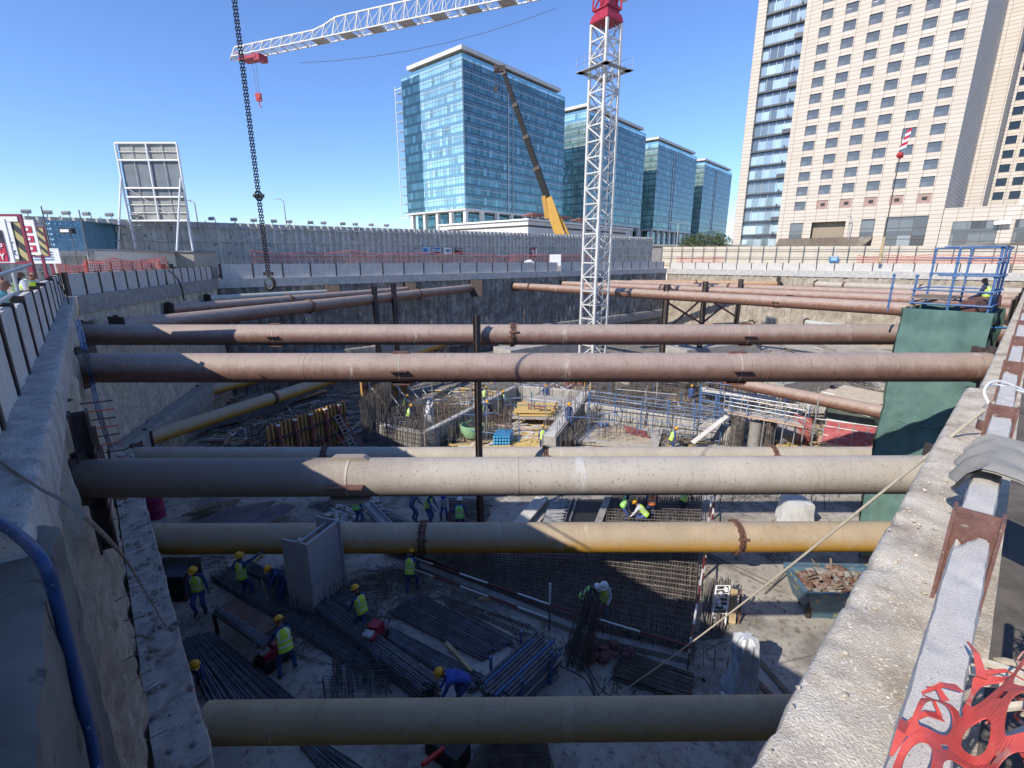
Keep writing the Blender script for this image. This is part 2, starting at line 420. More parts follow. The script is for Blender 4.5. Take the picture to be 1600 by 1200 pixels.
# ---- walers of the lower strut level
def waler(label, a, b, w=.8, z0=-8.2, z1=-7.0, ext=0):
    d, n, L = frame(a, b); m = MB()
    P = []; k = int(L / .18)
    for i in range(k + 1):
        s_ = L * i / k; row = []
        for o_, z in [(w, z0), (w, z0 + .5), (w, z1 - .08), (w - .03, z1)] + [(w - .03 - (w - .03) * j / 6, z1) for j in range(1, 7)]:
            q = V((s_, o_ * 2, z)); f = noise.fractal(q * 2.2, 1, 2, 4) * .05
            p = a + d * s_ + n * (o_ + f * .8 * (o_ > .1)); row.append(V((p.x, p.y, z + f * (z > z1 - .1))))
        P.append(row[::-1])
    m.grid(P)
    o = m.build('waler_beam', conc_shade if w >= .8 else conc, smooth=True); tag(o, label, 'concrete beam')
    return o
waler('concrete waler ledge littered with rubble along the left pit wall', P0, P1)
waler('concrete waler ledge along the corner wall behind the yellow struts', P1, P2, .75)
waler('low concrete waler along the dark back wall of the pit', P2, P3, .7)
d, n, L = frame(P0, P1)
m = MB()
for i in range(420):
    s_ = U(4, 27); o_ = U(.05, .78); r = .012 + .075 * rnd() ** 4
    m.rock(P0 + d * s_ + n * o_ + V((0, 0, -7.0 + r * .5)), r)
for i in range(14):
    s_ = U(6, 25); o_ = U(.1, .6); a_ = U(0, 3); p = P0 + d * s_ + n * o_ + V((0, 0, -6.96))
    m.bar(p, p + V((math.cos(a_), math.sin(a_), 0.05)) * U(.2, .6), .05, .025)
tag(m.build('rubble', M('rubble_mix', (.14, .13, .12), (.4, .38, .36), 2, .95), smooth=False), 'broken concrete rubble strewn over the left waler ledge', 'rubble', kind='stuff')
# formwork ties sticking out beside the ledge
m = MB()
# ---- barrier panels and posts
def barrier(a, b, ss, zt, off, mat, lab_p, lab_s, gp, gs, pm, th=.12, near=False, sgn=1, chip=.0, ph=None):
    d = (b - a).normalized(); n = V((d.y, -d.x, 0)) * sgn; rz = math.atan2(d.y, d.x)
    lens = {}
    for i in range(len(ss) - 1):
        Lp = round(ss[i + 1] - ss[i] - .09, 3); hgt = zt(i) if callable(zt) else zt
        key = (Lp, hgt)
        if near or key not in lens:
            mm = MB()
            if near:
                k = int(Lp / .02) if Lp < 3 else 60; k = min(max(k, 24), 90); P = []
                for q in range(k + 1):
                    x = -Lp / 2 + Lp * q / k; row = []
                    for (yy, zz) in [(-th / 2, -.05), (-th / 2, hgt * .5), (-th / 2, hgt - .03), (-th / 2 + .008, hgt)] + [(-th / 2 + th * w_ / 8, hgt) for w_ in range(1, 8)] + [(th / 2 - .008, hgt), (th / 2, hgt - .03), (th / 2, hgt * .5), (th / 2, -.05)]:
                        c_ = V((x + i * 5, yy * 3, zz)); top = 1 if zz > hgt - .06 else 0
                        f = noise.fractal(c_ * 9, 1, 2, 4)
                        endb = max(0, 1 - min(x + Lp / 2, Lp / 2 - x) / .16)
                        drop = top * (max(0, noise.noise(c_ * 5) - .2) * .03 + endb * max(0, noise.noise(c_ * 7 + V((3, 0, 0))) + .1) * chip)
                        row.append(V((x, yy + f * .004 * (abs(yy) > th * .4), zz + top * f * .003 - drop)))
                    P.append(row)
                mm.grid([r_[::-1] for r_ in P] if True else P); mm.add(P[0], [tuple(range(len(P[0])))]); mm.add(P[-1], [tuple(range(len(P[-1]) - 1, -1, -1))])
            else: mm.box((0, 0, hgt / 2), (Lp, th, hgt))
            o = mm.build('concrete_barrier', mat, local=True, smooth=near)
            lens[key] = o
        else:
            o = lens[key].copy(); COL.objects.link(o)
        c = a + d * ((ss[i] + ss[i + 1]) / 2) - n * (off + th / 2)
        o.location = (c.x, c.y, 0); o.rotation_euler = (0, 0, rz + (U(-.006, .006)))
        tag(o, lab_p, 'concrete panel', gp)
    pp = None
    for s_ in ss:
        if pp is None:
            mm = MB(); hp = ph if ph else ((zt(0) if callable(zt) else zt) + .06)
            mm.box((0, 0, hp / 2), (.012, .15, hp)); mm.box((0, -.08, hp / 2), (.12, .014, hp)); mm.box((0, .08, hp / 2), (.12, .014, hp))
            pp = mm.build('barrier_post', pm, local=True); o = pp
        else:
            o = pp.copy(); COL.objects.link(o)
        c = a + d * s_ - n * (off + th / 2); o.location = (c.x, c.y, 0); o.rotation_euler = (0, 0, rz)
        tag(o, lab_s, 'steel post', gs)
dl = (P1 - P0).normalized()
ssL = [(y - P0.y) / dl.y for y in (1.0, 2.2, 3.4, 4.5, 5.65, 6.8, 8.05, 9.5, 11, 12.6, 14.3, 16, 17.7, 19.4, 20.9)]
barrier(P0, P1, ssL, lambda i: .93 + .05 * math.sin(i * 2.3), .33, pan_mat, 'grey precast panel standing between posts on the left capping beam', 'dark steel post between the panels of the left capping beam',
        'precast panels on the left capping beam', 'posts on the left capping beam', rust_dk, near=True, chip=.05)
barrier(P1, P2, [.3 + 1.28 * i for i in range(16)], .95, .3, pan_mat, 'grey precast panel on the beam of the far left corner wall', 'dark post between panels of the far left corner wall',
        'precast panels on the corner wall', 'posts on the corner wall', rust_dk)
dff, nff, LF = frame(P2, P3)
barrier(P2, P3, [.4 + 2.42 * i for i in range(29)], 1.15, .35, pan_mat, 'pale precast panel on the beam of the dark back wall', 'dark post between panels of the dark back wall',
        'precast panels on the back wall', 'posts on the back wall', rust_dk)
barrier(P3, P4, [.4 + 2.2 * i for i in range(20)], 1.0, .35, pan_mat, 'pale sunlit panel on the beam of the back right wall', 'dark post between panels of the back right wall',
        'precast panels on the back right wall', 'posts on the back right wall', rust_dk)
dr = (P4 - P0).normalized()
ssR = [(y - P0.y) / dr.y for y in (.62, 2.21, 3.83, 5.5, 7.3, 9.2, 11.2, 13.3, 15.5, 17.8, 20.2)]
barrier(P0, P4, ssR, lambda i: .36 + .03 * math.sin(i * 1.7), .31, pan_near, 'rough grey concrete slab set between red steel posts on the right beam', 'red oxide steel post on the right capping beam',
        'concrete slabs on the right beam', 'red posts on the right beam', post_red, near=True, th=.12, chip=.16, ph=.46, sgn=-1)
BASE.clear() if False else None

# ================================================================ struts
def xat(px, Y, z): return (px - 800) * Y / (FPX * CT - (FPX * (CT * (H - z) - ST * Y) / (CT * Y + ST * (H - z))) * ST)
def ring_prof(Rp, w, h): return [(Rp + .002, -w / 2), (Rp + h, -w / 2), (Rp + h, w / 2), (Rp + .002, w / 2)]
def strut(label, p0, p1, D, mat, collars=(), lugs=(), plates=(1, 1), group=None, seams=True, psize=None, hang=0, cmat=None, lugmat=None):
    p0 = V(p0); p1 = V(p1); c = (p0 + p1) / 2; ax = (p1 - p0); L = ax.length; ax.normalize(); Rp = D / 2
    up = V((0, 0, 1)); fr = ax.cross(up).normalized(); up = fr.cross(ax)
    if fr.y > 0: fr = -fr
    rot = Matrix((fr, up, ax)).transposed()
    if rot.determinant() < 0: rot = Matrix((-fr, up, ax)).transposed()
    t = thing('strut', label, 'steel strut', (c.x, c.y, c.z - Rp), group)
    m = MB(); N = 40 if D * 750 / max(c.y, 4) > 18 else 20
    m.path([p0, p1], Rp, N)
    if seams:
        k = max(1, int(L / 5.7))
        for i in range(1, k): m.lathe(p0 + ax * (L * i / k), ring_prof(Rp, .025, .006), N, rot=rot, cap=False)
    m.build('pipe', mat, t, smooth=True)
    for s_ in collars:
        q = p0 + ax * s_; r_ = MB()
        r_.lathe(q - ax * .035, ring_prof(Rp, .03, .085), N, rot=rot, cap=False); r_.lathe(q + ax * .035, ring_prof(Rp, .03, .085), N, rot=rot, cap=False)
        r_.lathe(q + ax * .14, ring_prof(Rp, .1, .012), N, rot=rot, cap=False)
        for j in range(14):
            a_ = 2 * math.pi * j / 14; e = fr * math.cos(a_) + up * math.sin(a_)
            r_.bar(q + e * (Rp + .05) - ax * .1, q + e * (Rp + .05) + ax * .1, .035)
        for a_ in (.4, 2.2, 3.9): 
            e = fr * math.cos(a_) + up * math.sin(a_); r_.bar(q + e * (Rp + .06) - ax * .12, q + e * (Rp + .06) + ax * .26, .07, .04, up=e)
        r_.build('flange_collar', cmat or rust, t)
    for s_ in lugs:
        q = p0 + ax * s_; w = .28
        for e, hh in ((up, .05), (-up, .05)):
            b = MB(); e2 = e
            pts = [q + e * (Rp - .01) - ax * w, q + e * (Rp - .01) + ax * w, q + e * (Rp + hh) + ax * (w - .08), q + e * (Rp + hh) - ax * (w - .08)]
            b.slab([p + fr * .06 for p in pts], .12); b.build('lug_plate', lugmat or rust, t)
        b = MB(); b.box(q + fr * (Rp + .05), (.5, .12, .025), rot=Matrix((ax, fr, up)).transposed()); b.build('lug_plate', rust, t)
        b = MB(); b.lathe(q, ring_prof(Rp, .03, .008), N, rot=rot, cap=False); b.build('weld_ring', beige_pipe, t)
    for e, q in ((plates[0], p0 + ax * .03), (plates[1], p1 - ax * .03)):
        if e:
            b = MB(); ps = psize if psize and (q - p1).length < .2 else (D * 1.35, D * 1.25)  # psize: wide dark plate stands for the shaded wall niche
            b.box(q, (ps[0], ps[1], .06), rot=Matrix((fr, up, ax)).transposed())
            b.box(q + up * .0 + ax * 0, (ps[0] * .2, ps[1] * 1.15, .1), rot=Matrix((fr, up, ax)).transposed())
            b.build('end_plate_or_niche', rust_dk, t)
    return t
L1 = -1.37; L2 = -7.52
def xs(px, Y, z): return xat(px, Y, z)
def rel(x0, pxs, Y, z): return [xs(p, Y, z) - x0 for p in pxs]
x0 = -12.0; strut('thickest rust brown strut with dusty top, ending at the right beam', (x0, 13.05, L1), (13.35, 13.15, L1), .82, rust_pipe, lugs=rel(x0, (628, 1150), 13.1, L1))
x0 = -17.2; strut('rust brown strut whose right end is behind the green mesh tower', (x0, 19.1, L1), (19.7, 19.2, L1), .82, rust_pipe, collars=rel(x0, (800,), 19.1, L1), lugs=rel(x0, (432, 1165), 19.1, L1))
x0 = -5.95; strut('dusty beige strut nearest above the steel fixers, rusty at its left end', (x0, 6.1, L1), (6.1, 6.22, L1), .535, near_pipe, lugmat=near_pipe, lugs=rel(x0, (548,), 6.1, L1))
x0 = -13.0; L2b = -8.24; strut('lower yellow strut with dusty top and two flange collars behind the steel fixers', (x0, 15.42, L2b), (14.9, 15.58, L2b), 1.08, yel_pipe, plates=(0, 0), collars=rel(x0, (660, 1148), 15.5, L2b))
x0 = -6.2; strut('nearest dirty yellow strut along the bottom of the pit in shade', (x0, 7.68, L2), (6.8, 7.82, L2), .78, yel_pipe2, plates=(0, 0))
x0 = -18.0; strut('low beige strut seen just over the nearest upper strut', (x0, 21.26, L2), (21.0, 21.3, L2), .88, beige_pipe, collars=rel(x0, (508, 850, 1205), 21.26, L2))
# far left corner struts
gl = 'struts across the far left corner'
strut('thick rust strut of the far left corner, lowest of three, ending at a dark pocket', (-18.4, 22.3, -1.55), (-4.85, 57.3, -1.7), .84, rust_pipe, collars=(12.0, 26), group=gl, psize=(3.0, 1.9))
strut('middle strut of the three in the far left corner, pale on top', (-20.9, 29.4, -1.45), (-11.1, 51.5, -1.6), .72, rust_pipe2, collars=(9,), group=gl, psize=(2.4, 1.6))
strut('grey green strut farthest into the far left corner', (-22.6, 36, -1.35), (-17.4, 45.8, -1.5), .62, grn_pipe, group=gl, psize=(3.6, 1.5))
strut('yellow strut rising from the left ledge across the corner, nearer of the two', (-19.1, 23.5, L2), (-7.3, 54.5, L2), .8, yel_pipe, collars=(8.2,))
strut('shorter yellow strut farther into the left corner', (-22.0, 32.4, L2), (-16.1, 46.6, L2), .8, yel_pipe, collars=(7,))
# cross struts on the right
gr_ = 'parallel struts crossing the right half of the pit'
strut('rust strut right of the tower crane, lowest of the parallel ones', (.4, 62, -1.75), (28.1, 27, -1.5), .86, rust_pipe2, collars=(3, 14.5), lugs=(32,), group=gr_, psize=(3.2, 1.9))
strut('second rust strut behind the lowest one at the right', (7.1, 68.2, -1.8), (34.8, 33.2, -1.5), .84, rust_pipe2, collars=(16,), lugs=(30,), group=gr_, psize=(3.0, 1.8))
strut('third thinner rust strut of the parallel ones at the right', (13.4, 73.9, -1.8), (41, 39, -1.5), .8, rust_pipe2, collars=(20,), lugs=(30,), group=gr_, psize=(3.0, 1.8))
strut('orange brown strut across the far right corner of the pit', (18.9, 78.6, -2.1), (40.2, 74.4, -2.1), .95, ora_pipe, collars=(10,), group=gr_, psize=(3.2, 2.2))
strut('dusty white strut with a rusty end before the sunlit back wall at the right', (44.1, 71.0, -2.0), (54, 49.5, -1.8), .95, beige_pipe, collars=(4, 13), group=gr_, psize=(3.0, 1.9))
strut('deep orange strut low behind the king posts at the far right', (15.5, 62, -7.4), (33, 66, -7.2), 1.0, ora_pipe, collars=(4,), group='lower struts at the far right')
strut('deep pale green strut low at the far right', (26.0, 42.5, -3.9), (28.0, 38.8, -3.95), .62, grn_pipe, group='lower struts at the far right')
strut('low rust strut just under the big brown strut left of the green mesh tower', (10, 44, L2), (24, 26.5, L2), .84, rust_pipe2, group='lower struts at the far right')

# king posts
def kpost(label, p, zt, w=.24, braces=(), grp='king posts between the struts'):
    t = thing('king_post', label, 'steel post', (p[0], p[1], ZF), grp); m = MB()
    x, y = p; h = zt - ZF
    m.box((x, y, ZF + h / 2), (.016, w, h), rz=.7)
    for s_ in (-1, 1):
        e = V((-math.sin(.7), math.cos(.7), 0)) * (s_ * w / 2); m.box((x + e.x, y + e.y, ZF + h / 2), (w, .02, h), rz=.7)
    m.build('column', rust_dk, t)
    for a, b in braces:
        q = MB(); q.bar(a, b, .18, .14); q.build('brace', rust, t)
    return t
kpost('slim rusty king post between the two rust struts in mid pit', (-1.36, 18.45), -.5, .2)
kpost('left one of the two posts carrying the far left corner struts', (-11.2, 39.7), -.55, .34)
kpost('right one of the two posts carrying the far left corner struts', (-10.2, 42.1), -.45, .34)
kx = [(14.1, 44.4), (20.0, 50.6), (26.3, 56.3)]
lb = ['king post right of the tower crane on the lowest parallel strut', 'middle king post of the braced row right of the crane', 'last king post of the braced row right of the crane']
for i, p in enumerate(kx):
    br = []
    if i < 2:
        a, b = kx[i], kx[i + 1]
        br = [(V((a[0], a[1], -2.2)), V((b[0], b[1], -5.0))), (V((a[0], a[1], -5.0)), V((b[0], b[1], -2.2))), (V((a[0], a[1], -2.0)), V((b[0], b[1], -2.0)))]
    kpost(lb[i], p, -.65, .4, br)
# ================================================================ glass office blocks
def glass_mat(name, tint, dark, sx, sz, rough=.06, metal=.75, var=.5):
    m, nt, b = newmat(name)
    tc = nd(nt, 'ShaderNodeTexCoord'); sp = nd(nt, 'ShaderNodeSeparateXYZ'); nt.links.new(tc.outputs['Object'], sp.inputs[0])
    def fl_(o, k):
        a = nd(nt, 'ShaderNodeMath', operation='DIVIDE'); nt.links.new(o, a.inputs[0]); a.inputs[1].default_value = k
        f = nd(nt, 'ShaderNodeMath', operation='FLOOR'); nt.links.new(a.outputs[0], f.inputs[0]); return f.outputs[0]
    cb = nd(nt, 'ShaderNodeCombineXYZ')
    nt.links.new(fl_(sp.outputs['X'], sx), cb.inputs[0]); nt.links.new(fl_(sp.outputs['Y'], sx), cb.inputs[1]); nt.links.new(fl_(sp.outputs['Z'], sz), cb.inputs[2])
    wn_ = nd(nt, 'ShaderNodeTexWhiteNoise'); nt.links.new(cb.outputs[0], wn_.inputs['Vector'])
    fr = nd(nt, 'ShaderNodeMath', operation='FRACT'); dv_ = nd(nt, 'ShaderNodeMath', operation='DIVIDE'); dv_.inputs[1].default_value = sz
    nt.links.new(sp.outputs['Z'], dv_.inputs[0]); nt.links.new(dv_.outputs[0], fr.inputs[0])
    c = ramp(nt, wn_.outputs['Value'], [(0, tuple(x * (1 - var) for x in tint)), (.55, tint), (.92, tuple(min(1, x * 1.25) for x in tint)), (1, tuple(min(1, x * 1.5 + .05) for x in tint))])
    band = ramp(nt, fr.outputs[0], [(.0, 0.0), (.3, 1.0)])
    fr_ = band.node; fr_.color_ramp.interpolation = 'CONSTANT'; fr_.color_ramp.elements[1].position = .3
    c = mix(nt, band, dark, c)
    nt.links.new(c, b.inputs['Base Color']); b.inputs['Metallic'].default_value = metal
    b.inputs['Roughness'].default_value = rough
    n_ = nd(nt, 'ShaderNodeTexNoise', i_Scale=.35, i_Detail=2); nt.links.new(tc.outputs['Object'], n_.inputs['Vector'])
    ad = nd(nt, 'ShaderNodeMath', operation='MULTIPLY_ADD'); nt.links.new(wn_.outputs['Value'], ad.inputs[0]); ad.inputs[1].default_value = .6; nt.links.new(n_.outputs['Fac'], ad.inputs[2])
    bump(nt, b, ad.outputs[0], .12, .12)
    return m
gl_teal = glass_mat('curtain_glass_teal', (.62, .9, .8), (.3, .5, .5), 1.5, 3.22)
gl_dark_refl = glass_mat('curtain_glass_dark_reflection', (.13, .235, .235), (.08, .135, .14), 1.5, 3.22, var=.35)  # dark reflections of the right face painted into the tint
alu = M('mullion_aluminium', (.34, .4, .44), (.42, .48, .5), 2, .45, metal=.3)
off_white = M('cladding_off_white', (.56, .54, .5), (.66, .64, .6), .6, .7)
cream = M('penthouse_cream', (.5, .47, .42), (.58, .55, .5), .6, .8)
GZ0, GZ1, NF = 18.6, 63.7, 14
FH = (GZ1 - GZ0) / NF
LX, LY = 57.0, 32.0
def glass_block(label, loc):
    t = thing('office_building', label, 'office block', loc, None, R(49)); t['group'] = 'glass office blocks in a row'; BASE[t.name] = V((0, 0, 0))
    A = dict(parent=t, local=True)
    b = MB(); b.box((LX / 2, LY / 2 + 1, (GZ0 + GZ1) / 2), (LX - .02, LY - 2, GZ1 - GZ0)); 
    b.build('glass_core', gl_dark_refl, **A)
    def face(name, xa, xb, y, axis, mat):
        m = MB(); th = .3
        if axis == 'x': m.box(((xa + xb) / 2, y, (GZ0 + GZ1) / 2), (xb - xa, th, GZ1 - GZ0))
        else: m.box((y, (xa + xb) / 2, (GZ0 + GZ1) / 2), (th, xb - xa, GZ1 - GZ0))
        return m.build(name, mat, **A)
    f1 = face('curtain_wall', 0, LX, .15 - .15, 'x', gl_dark_refl)
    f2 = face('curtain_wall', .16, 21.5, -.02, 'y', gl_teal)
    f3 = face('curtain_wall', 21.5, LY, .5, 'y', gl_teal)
    f2['label'] = 'bright teal curtain wall on the left face'; f1['label'] = 'curtain wall on the right face, dark reflections put into its glass colour'
    # floor bands
    for k in range(NF + 1):
        z = GZ0 + FH * k; m = MB()
        m.box((LX / 2, -.22, z), (LX + .5, .14, .26)); m.box((-.24, 10.6, z), (.14, 21.4, .26)); m.box((.28, 26.9, z), (.14, 10.6, .26))
        m.box((LX / 2, -.19, z + .95), (LX + .4, .07, .1)); m.box((-.21, 10.6, z + .95), (.07, 21.4, .1))
        m.build('floor_band', alu, **A)
    m = MB()
    for i in range(39): m.box((i * 1.5, -.18, (GZ0 + GZ1) / 2), (.06, .1, GZ1 - GZ0))
    m.box((22, -.3, (GZ0 + GZ1) / 2), (.5, .3, GZ1 - GZ0)); m.box((24.5, -.3, (GZ0 + GZ1) / 2), (.25, .3, GZ1 - GZ0))
    m.build('mullions', alu, f1, local=True)
    m = MB()
    for i in range(15): m.box((-.2, i * 1.5, (GZ0 + GZ1) / 2), (.1, .06, GZ1 - GZ0))
    m.build('mullions', alu, f2, local=True)
    m = MB()
    for i in range(8): m.box((.3, 21.6 + i * 1.48, (GZ0 + GZ1) / 2), (.1, .06, GZ1 - GZ0))
    m.build('mullions', alu, f3, local=True)
    # parapet of glass, penthouse and roof slab
    m = MB(); m.box((LX / 2, -.1, GZ1 + .9), (LX, .12, 1.5)); m.box((-.1, LY / 2, GZ1 + .9), (.12, LY, 1.5)); m.build('glass_parapet', gl_teal, **A)
    m = MB(); m.box((LX / 2, LY / 2, GZ1 + 1.4), (LX - 5, LY - 4.5, 2.9)); ph = m.build('penthouse', cream, **A)
    for x, w_ in ((9, 3), (22, 4.5), (38, 5.5), (47, 3)):
        m = MB(); m.box((x, 2.22, GZ1 + 1.2), (w_, .1, 1.8)); m.build('louvre', rust_dk, ph, local=True)
    for y, w_ in ((5, 3), (14, 4), (24, 3)):
        m = MB(); m.box((2.47, y, GZ1 + 1.2), (.1, w_, 1.6)); m.build('louvre', rust_dk, ph, local=True)
    m = MB(); m.box((LX / 2 - 1.6, LY / 2 - 2, GZ1 + 3.4), (LX - 2.6, LY - 3.6, 1.2)); m.box((LX / 2 - 1.6, LY / 2 - 2, GZ1 + 4.05), (LX - 3.6, LY - 4.6, .16)); m.build('roof', off_white, **A)
    # sunshade frame at the far left end
    m = MB()
    for y in (LY + .4, LY + 4.6):
        for x in (.5, 4): m.box((x, y, (GZ0 + GZ1) / 2 - 1), (.22, .22, GZ1 - GZ0 + 1))
    for x in (.5, 4): m.box((x, LY + 2.5, GZ1 - 1.6), (.2, 4.2, .2)); m.box((x, LY + 2.5, GZ0 - 1.3), (.2, 4.2, .2))
    sf = m.build('sunshade_frame', white_p, **A)
    for k in range(NF):
        m = MB(); z = GZ0 + FH * (k + .15)
        for j in range(5): m.box((.6 + j * .7, LY + 2.5, z + .0), (.34, 4.1, .12))
        m.box((.5, LY + 2.5, z), (.1, 4.2, .3)); m.build('sunshade', alu, sf, local=True)
    # lobby, columns, base
    m = MB(); m.box((LX / 2 + 2, LY / 2 + 2, 13.5), (LX - 4, LY - 6, 10.2)); m.build('lobby', gl_dark_refl, **A)
    m = MB(); m.box((LX / 2, LY / 2, GZ0 - .3), (LX + .6, LY + .4, .55)); m.build('soffit', off_white, **A)
    for x, y in [(1, 1 + 7.3 * k) for k in range(5)] + [(1 + 8 * k, 1) for k in range(1, 8)]:
        m = MB(); m.box((x, y, 13.3), (1.3, 1.3, 10)); m.build('column', off_white, **A)
    m = MB(); m.box((LX / 2, LY / 2, 4), (LX + 5, LY + 5, 8.4)); m.build('base', off_white, **A)
    return t
b1 = glass_block('large teal glass office block with white roof slab, nearest of the row', (-16, 175, 0))
for i, lb in enumerate(('second glass office block, partly hidden behind the tower crane mast', 'third glass office block in the row, right of the crane mast', 'farthest small glass office block beside the cream tower')):
    o = copy_tree(b1); k = i + 1; o.location = (-16 + 48.9 * k, 175 + 59.2 * k, 0); o['label'] = lb
# white podium with a dark line before the first block
m = MB(); t = thing('podium', 'low white podium building below the nearest glass office block', 'building', (4.8, 150, 0), None, R(49)); BASE[t.name] = V((0, 0, 0))
m.box((32, 20, 6.3), (64, 40, 12.6)); m.build('wall', off_white, t, local=True)
m = MB(); m.box((32, 20, 13.0), (65, 41, .5)); m.build('roof', white_p, t, local=True)
m = MB(); m.box((-.03, 18, 11.2), (.1, 36, .5)); m.box((30, -.03, 11.2), (60, .1, .5)); m.build('dark_line', rust_dk, t, local=True)  # thin dark strip set just proud of the wall
for k in range(3):
    m = MB(); x = 3 + k * 13
    m.slab([V((x, 1, 15.2)), V((x + 9, 1, 15.2)), V((x + 9, 5, 14.6)), V((x, 5, 14.6))], .15)
    for dx in (.5, 8.5):
        m.tube((x + dx, 1.4, 13.2), (x + dx, 1.4, 15), .08, 6); m.tube((x + dx, 4.6, 13.2), (x + dx, 4.6, 14.5), .08, 6)
    o = m.build('canopy', M('canopy_red%d' % k, (.32, .12, .1), (.4, .2, .17), 3) if k == 0 else bpy.data.materials['canopy_red0'], t, local=True)

# ================================================================ cream tower at the right
def tile_mat(name, c1, c2, grout, w, h, blot):
    m, nt, b = newmat(name); b.inputs['Roughness'].default_value = .75
    tc = nd(nt, 'ShaderNodeTexCoord'); sp = nd(nt, 'ShaderNodeSeparateXYZ'); nt.links.new(tc.outputs['Object'], sp.inputs[0])
    ad = nd(nt, 'ShaderNodeMath', operation='ADD'); nt.links.new(sp.outputs['X'], ad.inputs[0]); nt.links.new(sp.outputs['Y'], ad.inputs[1])
    cb = nd(nt, 'ShaderNodeCombineXYZ'); nt.links.new(ad.outputs[0], cb.inputs[0]); nt.links.new(sp.outputs['Z'], cb.inputs[1])
    br = nd(nt, 'ShaderNodeTexBrick', offset=0.0, squash=1.0)
    br.inputs['Color1'].default_value = C(c1); br.inputs['Color2'].default_value = C(c2); br.inputs['Mortar'].default_value = C(grout)
    br.inputs['Scale'].default_value = 1; br.inputs['Mortar Size'].default_value = .055; br.inputs['Mortar Smooth'].default_value = .3
    br.inputs['Brick Width'].default_value = w; br.inputs['Row Height'].default_value = h
    nt.links.new(cb.outputs[0], br.inputs['Vector'])
    bl = ramp(nt, noi(nt, tc.outputs['Object'], .11, 8, .7), [(.4, 0.0), (.75, .75)])
    c = mix(nt, bl, br.outputs['Color'], mix(nt, .62, br.outputs['Color'], blot))
    nt.links.new(c, b.inputs['Base Color'])
    return m
tile = tile_mat('stone_tiles_cream', (.53, .475, .395), (.59, .535, .455), (.25, .2, .155), 2.17, .78, (.5, .385, .285))
win_g = glass_mat('window_glass_grey', (.17, .18, .18), (.13, .14, .145), 2.17, 3.13, .12, .3, .6)
win_fr = M('window_frame_bronze', (.1, .085, .075), (.15, .13, .11), 5, .5)
strip_g = glass_mat('balcony_glass', (.46, .54, .55), (.16, .175, .185), 1.6, 3.13, .1, .45, .6)
TW = thing('tower_building', 'cream stone tower with a grid of square windows and a glass strip, at the right', 'tower block', (55, 125, 0), None, math.atan2(-.656, .755)); BASE[TW.name] = V((0, 0, 0))
def facade(xe, ze, hole, y, depth, mb):
    for i in range(len(xe) - 1):
        for j in range(len(ze) - 1):
            x0, x1, z0, z1 = xe[i], xe[i + 1], ze[j], ze[j + 1]
            if not hole(i, j): mb.add([(x0, y, z0), (x1, y, z0), (x1, y, z1), (x0, y, z1)], [(0, 1, 2, 3)])
            else:
                d_ = y + depth
                mb.add([(x0, y, z0), (x1, y, z0), (x1, y, z1), (x0, y, z1), (x0, d_, z0), (x1, d_, z0), (x1, d_, z1), (x0, d_, z1)],
                       [(1, 0, 4, 5), (2, 1, 5, 6), (3, 2, 6, 7), (0, 3, 7, 4)])
cols = [13.9 + 4.34 * k for k in range(6)]; rows = [13.25 + 3.13 * k for k in range(15)]; TOP = 63.0
bigs = [(12.5, 15.1, 4.0, 9.6), (16.8, 23.2, 5.6, 9.6), (26.0, 28.4, 4.0, 9.8), (30.2, 37.0, 1.2, 10.0)]
xe = sorted(set([9.9, 39.0] + [c + s_ for c in cols for s_ in (-1.1, 1.1)])); ze = sorted(set([11.2, TOP] + [r_ + s_ for r_ in rows for s_ in (-.95, .95)]))
wset = {round(c, 2) for c in cols}; rset = {round(r_, 2) for r_ in rows}
hole = lambda i, j: round((xe[i] + xe[i + 1]) / 2, 2) in wset and round((ze[j] + ze[j + 1]) / 2, 2) in rset
m = MB(); facade(xe, ze, hole, 0, .28, m)
xb = sorted(set([9.9, 39.0] + [v for q in bigs for v in q[:2]])); zb = sorted(set([0, 11.2] + [v for q in bigs for v in q[2:]]))
hb = lambda i, j: any(q[0] - .01 < (xb[i] + xb[i + 1]) / 2 < q[1] and q[2] - .01 < (zb[j] + zb[j + 1]) / 2 < q[3] for q in bigs)
facade(xb, zb, lambda i, j: False, 0, .3, MB())
for i in range(len(xb) - 1):
    for j in range(len(zb) - 1):
        if not hb(i, j): m.add([(xb[i], 0, zb[j]), (xb[i + 1], 0, zb[j]), (xb[i + 1], 0, zb[j + 1]), (xb[i], 0, zb[j + 1])], [(0, 1, 2, 3)])
for (xa, x2, z0, z1) in bigs:
    m.add([(xa, 0, z0), (x2, 0, z0), (x2, 0, z1), (xa, 0, z1), (xa, .5, z0), (x2, .5, z0), (x2, .5, z1), (xa, .5, z1)], [(1, 0, 4, 5), (2, 1, 5, 6), (3, 2, 6, 7), (0, 3, 7, 4)])
rv = V((math.cos(R(84)), math.sin(R(84)), 0))      # depth direction of the tower in its own frame
def sk(x, q): return (x + rv.x * q, rv.y * q)
e1 = sk(39.0, 29.0); e0 = sk(0, 29.0)
m.add([(39, 0, 0), e1 + (0,), e1 + (TOP,), (39, 0, TOP), (0, 0, 0), e0 + (0,), e0 + (TOP,), (0, 0, TOP)], [(0, 1, 2, 3), (5, 4, 7, 6), (1, 5, 6, 2), (3, 2, 6, 7)])
m.add([(0, 0, 0), (1.9, 0, 0), (1.9, 0, TOP), (0, 0, TOP), (1.9, 1, 0), (1.9, 1, TOP), (9.9, 0, 0), (9.9, 1, 0), (9.9, 1, TOP), (9.9, 0, TOP)], [(0, 1, 2, 3), (1, 4, 5, 2), (7, 6, 9, 8)])
m.build('wall', tile, TW, local=True)
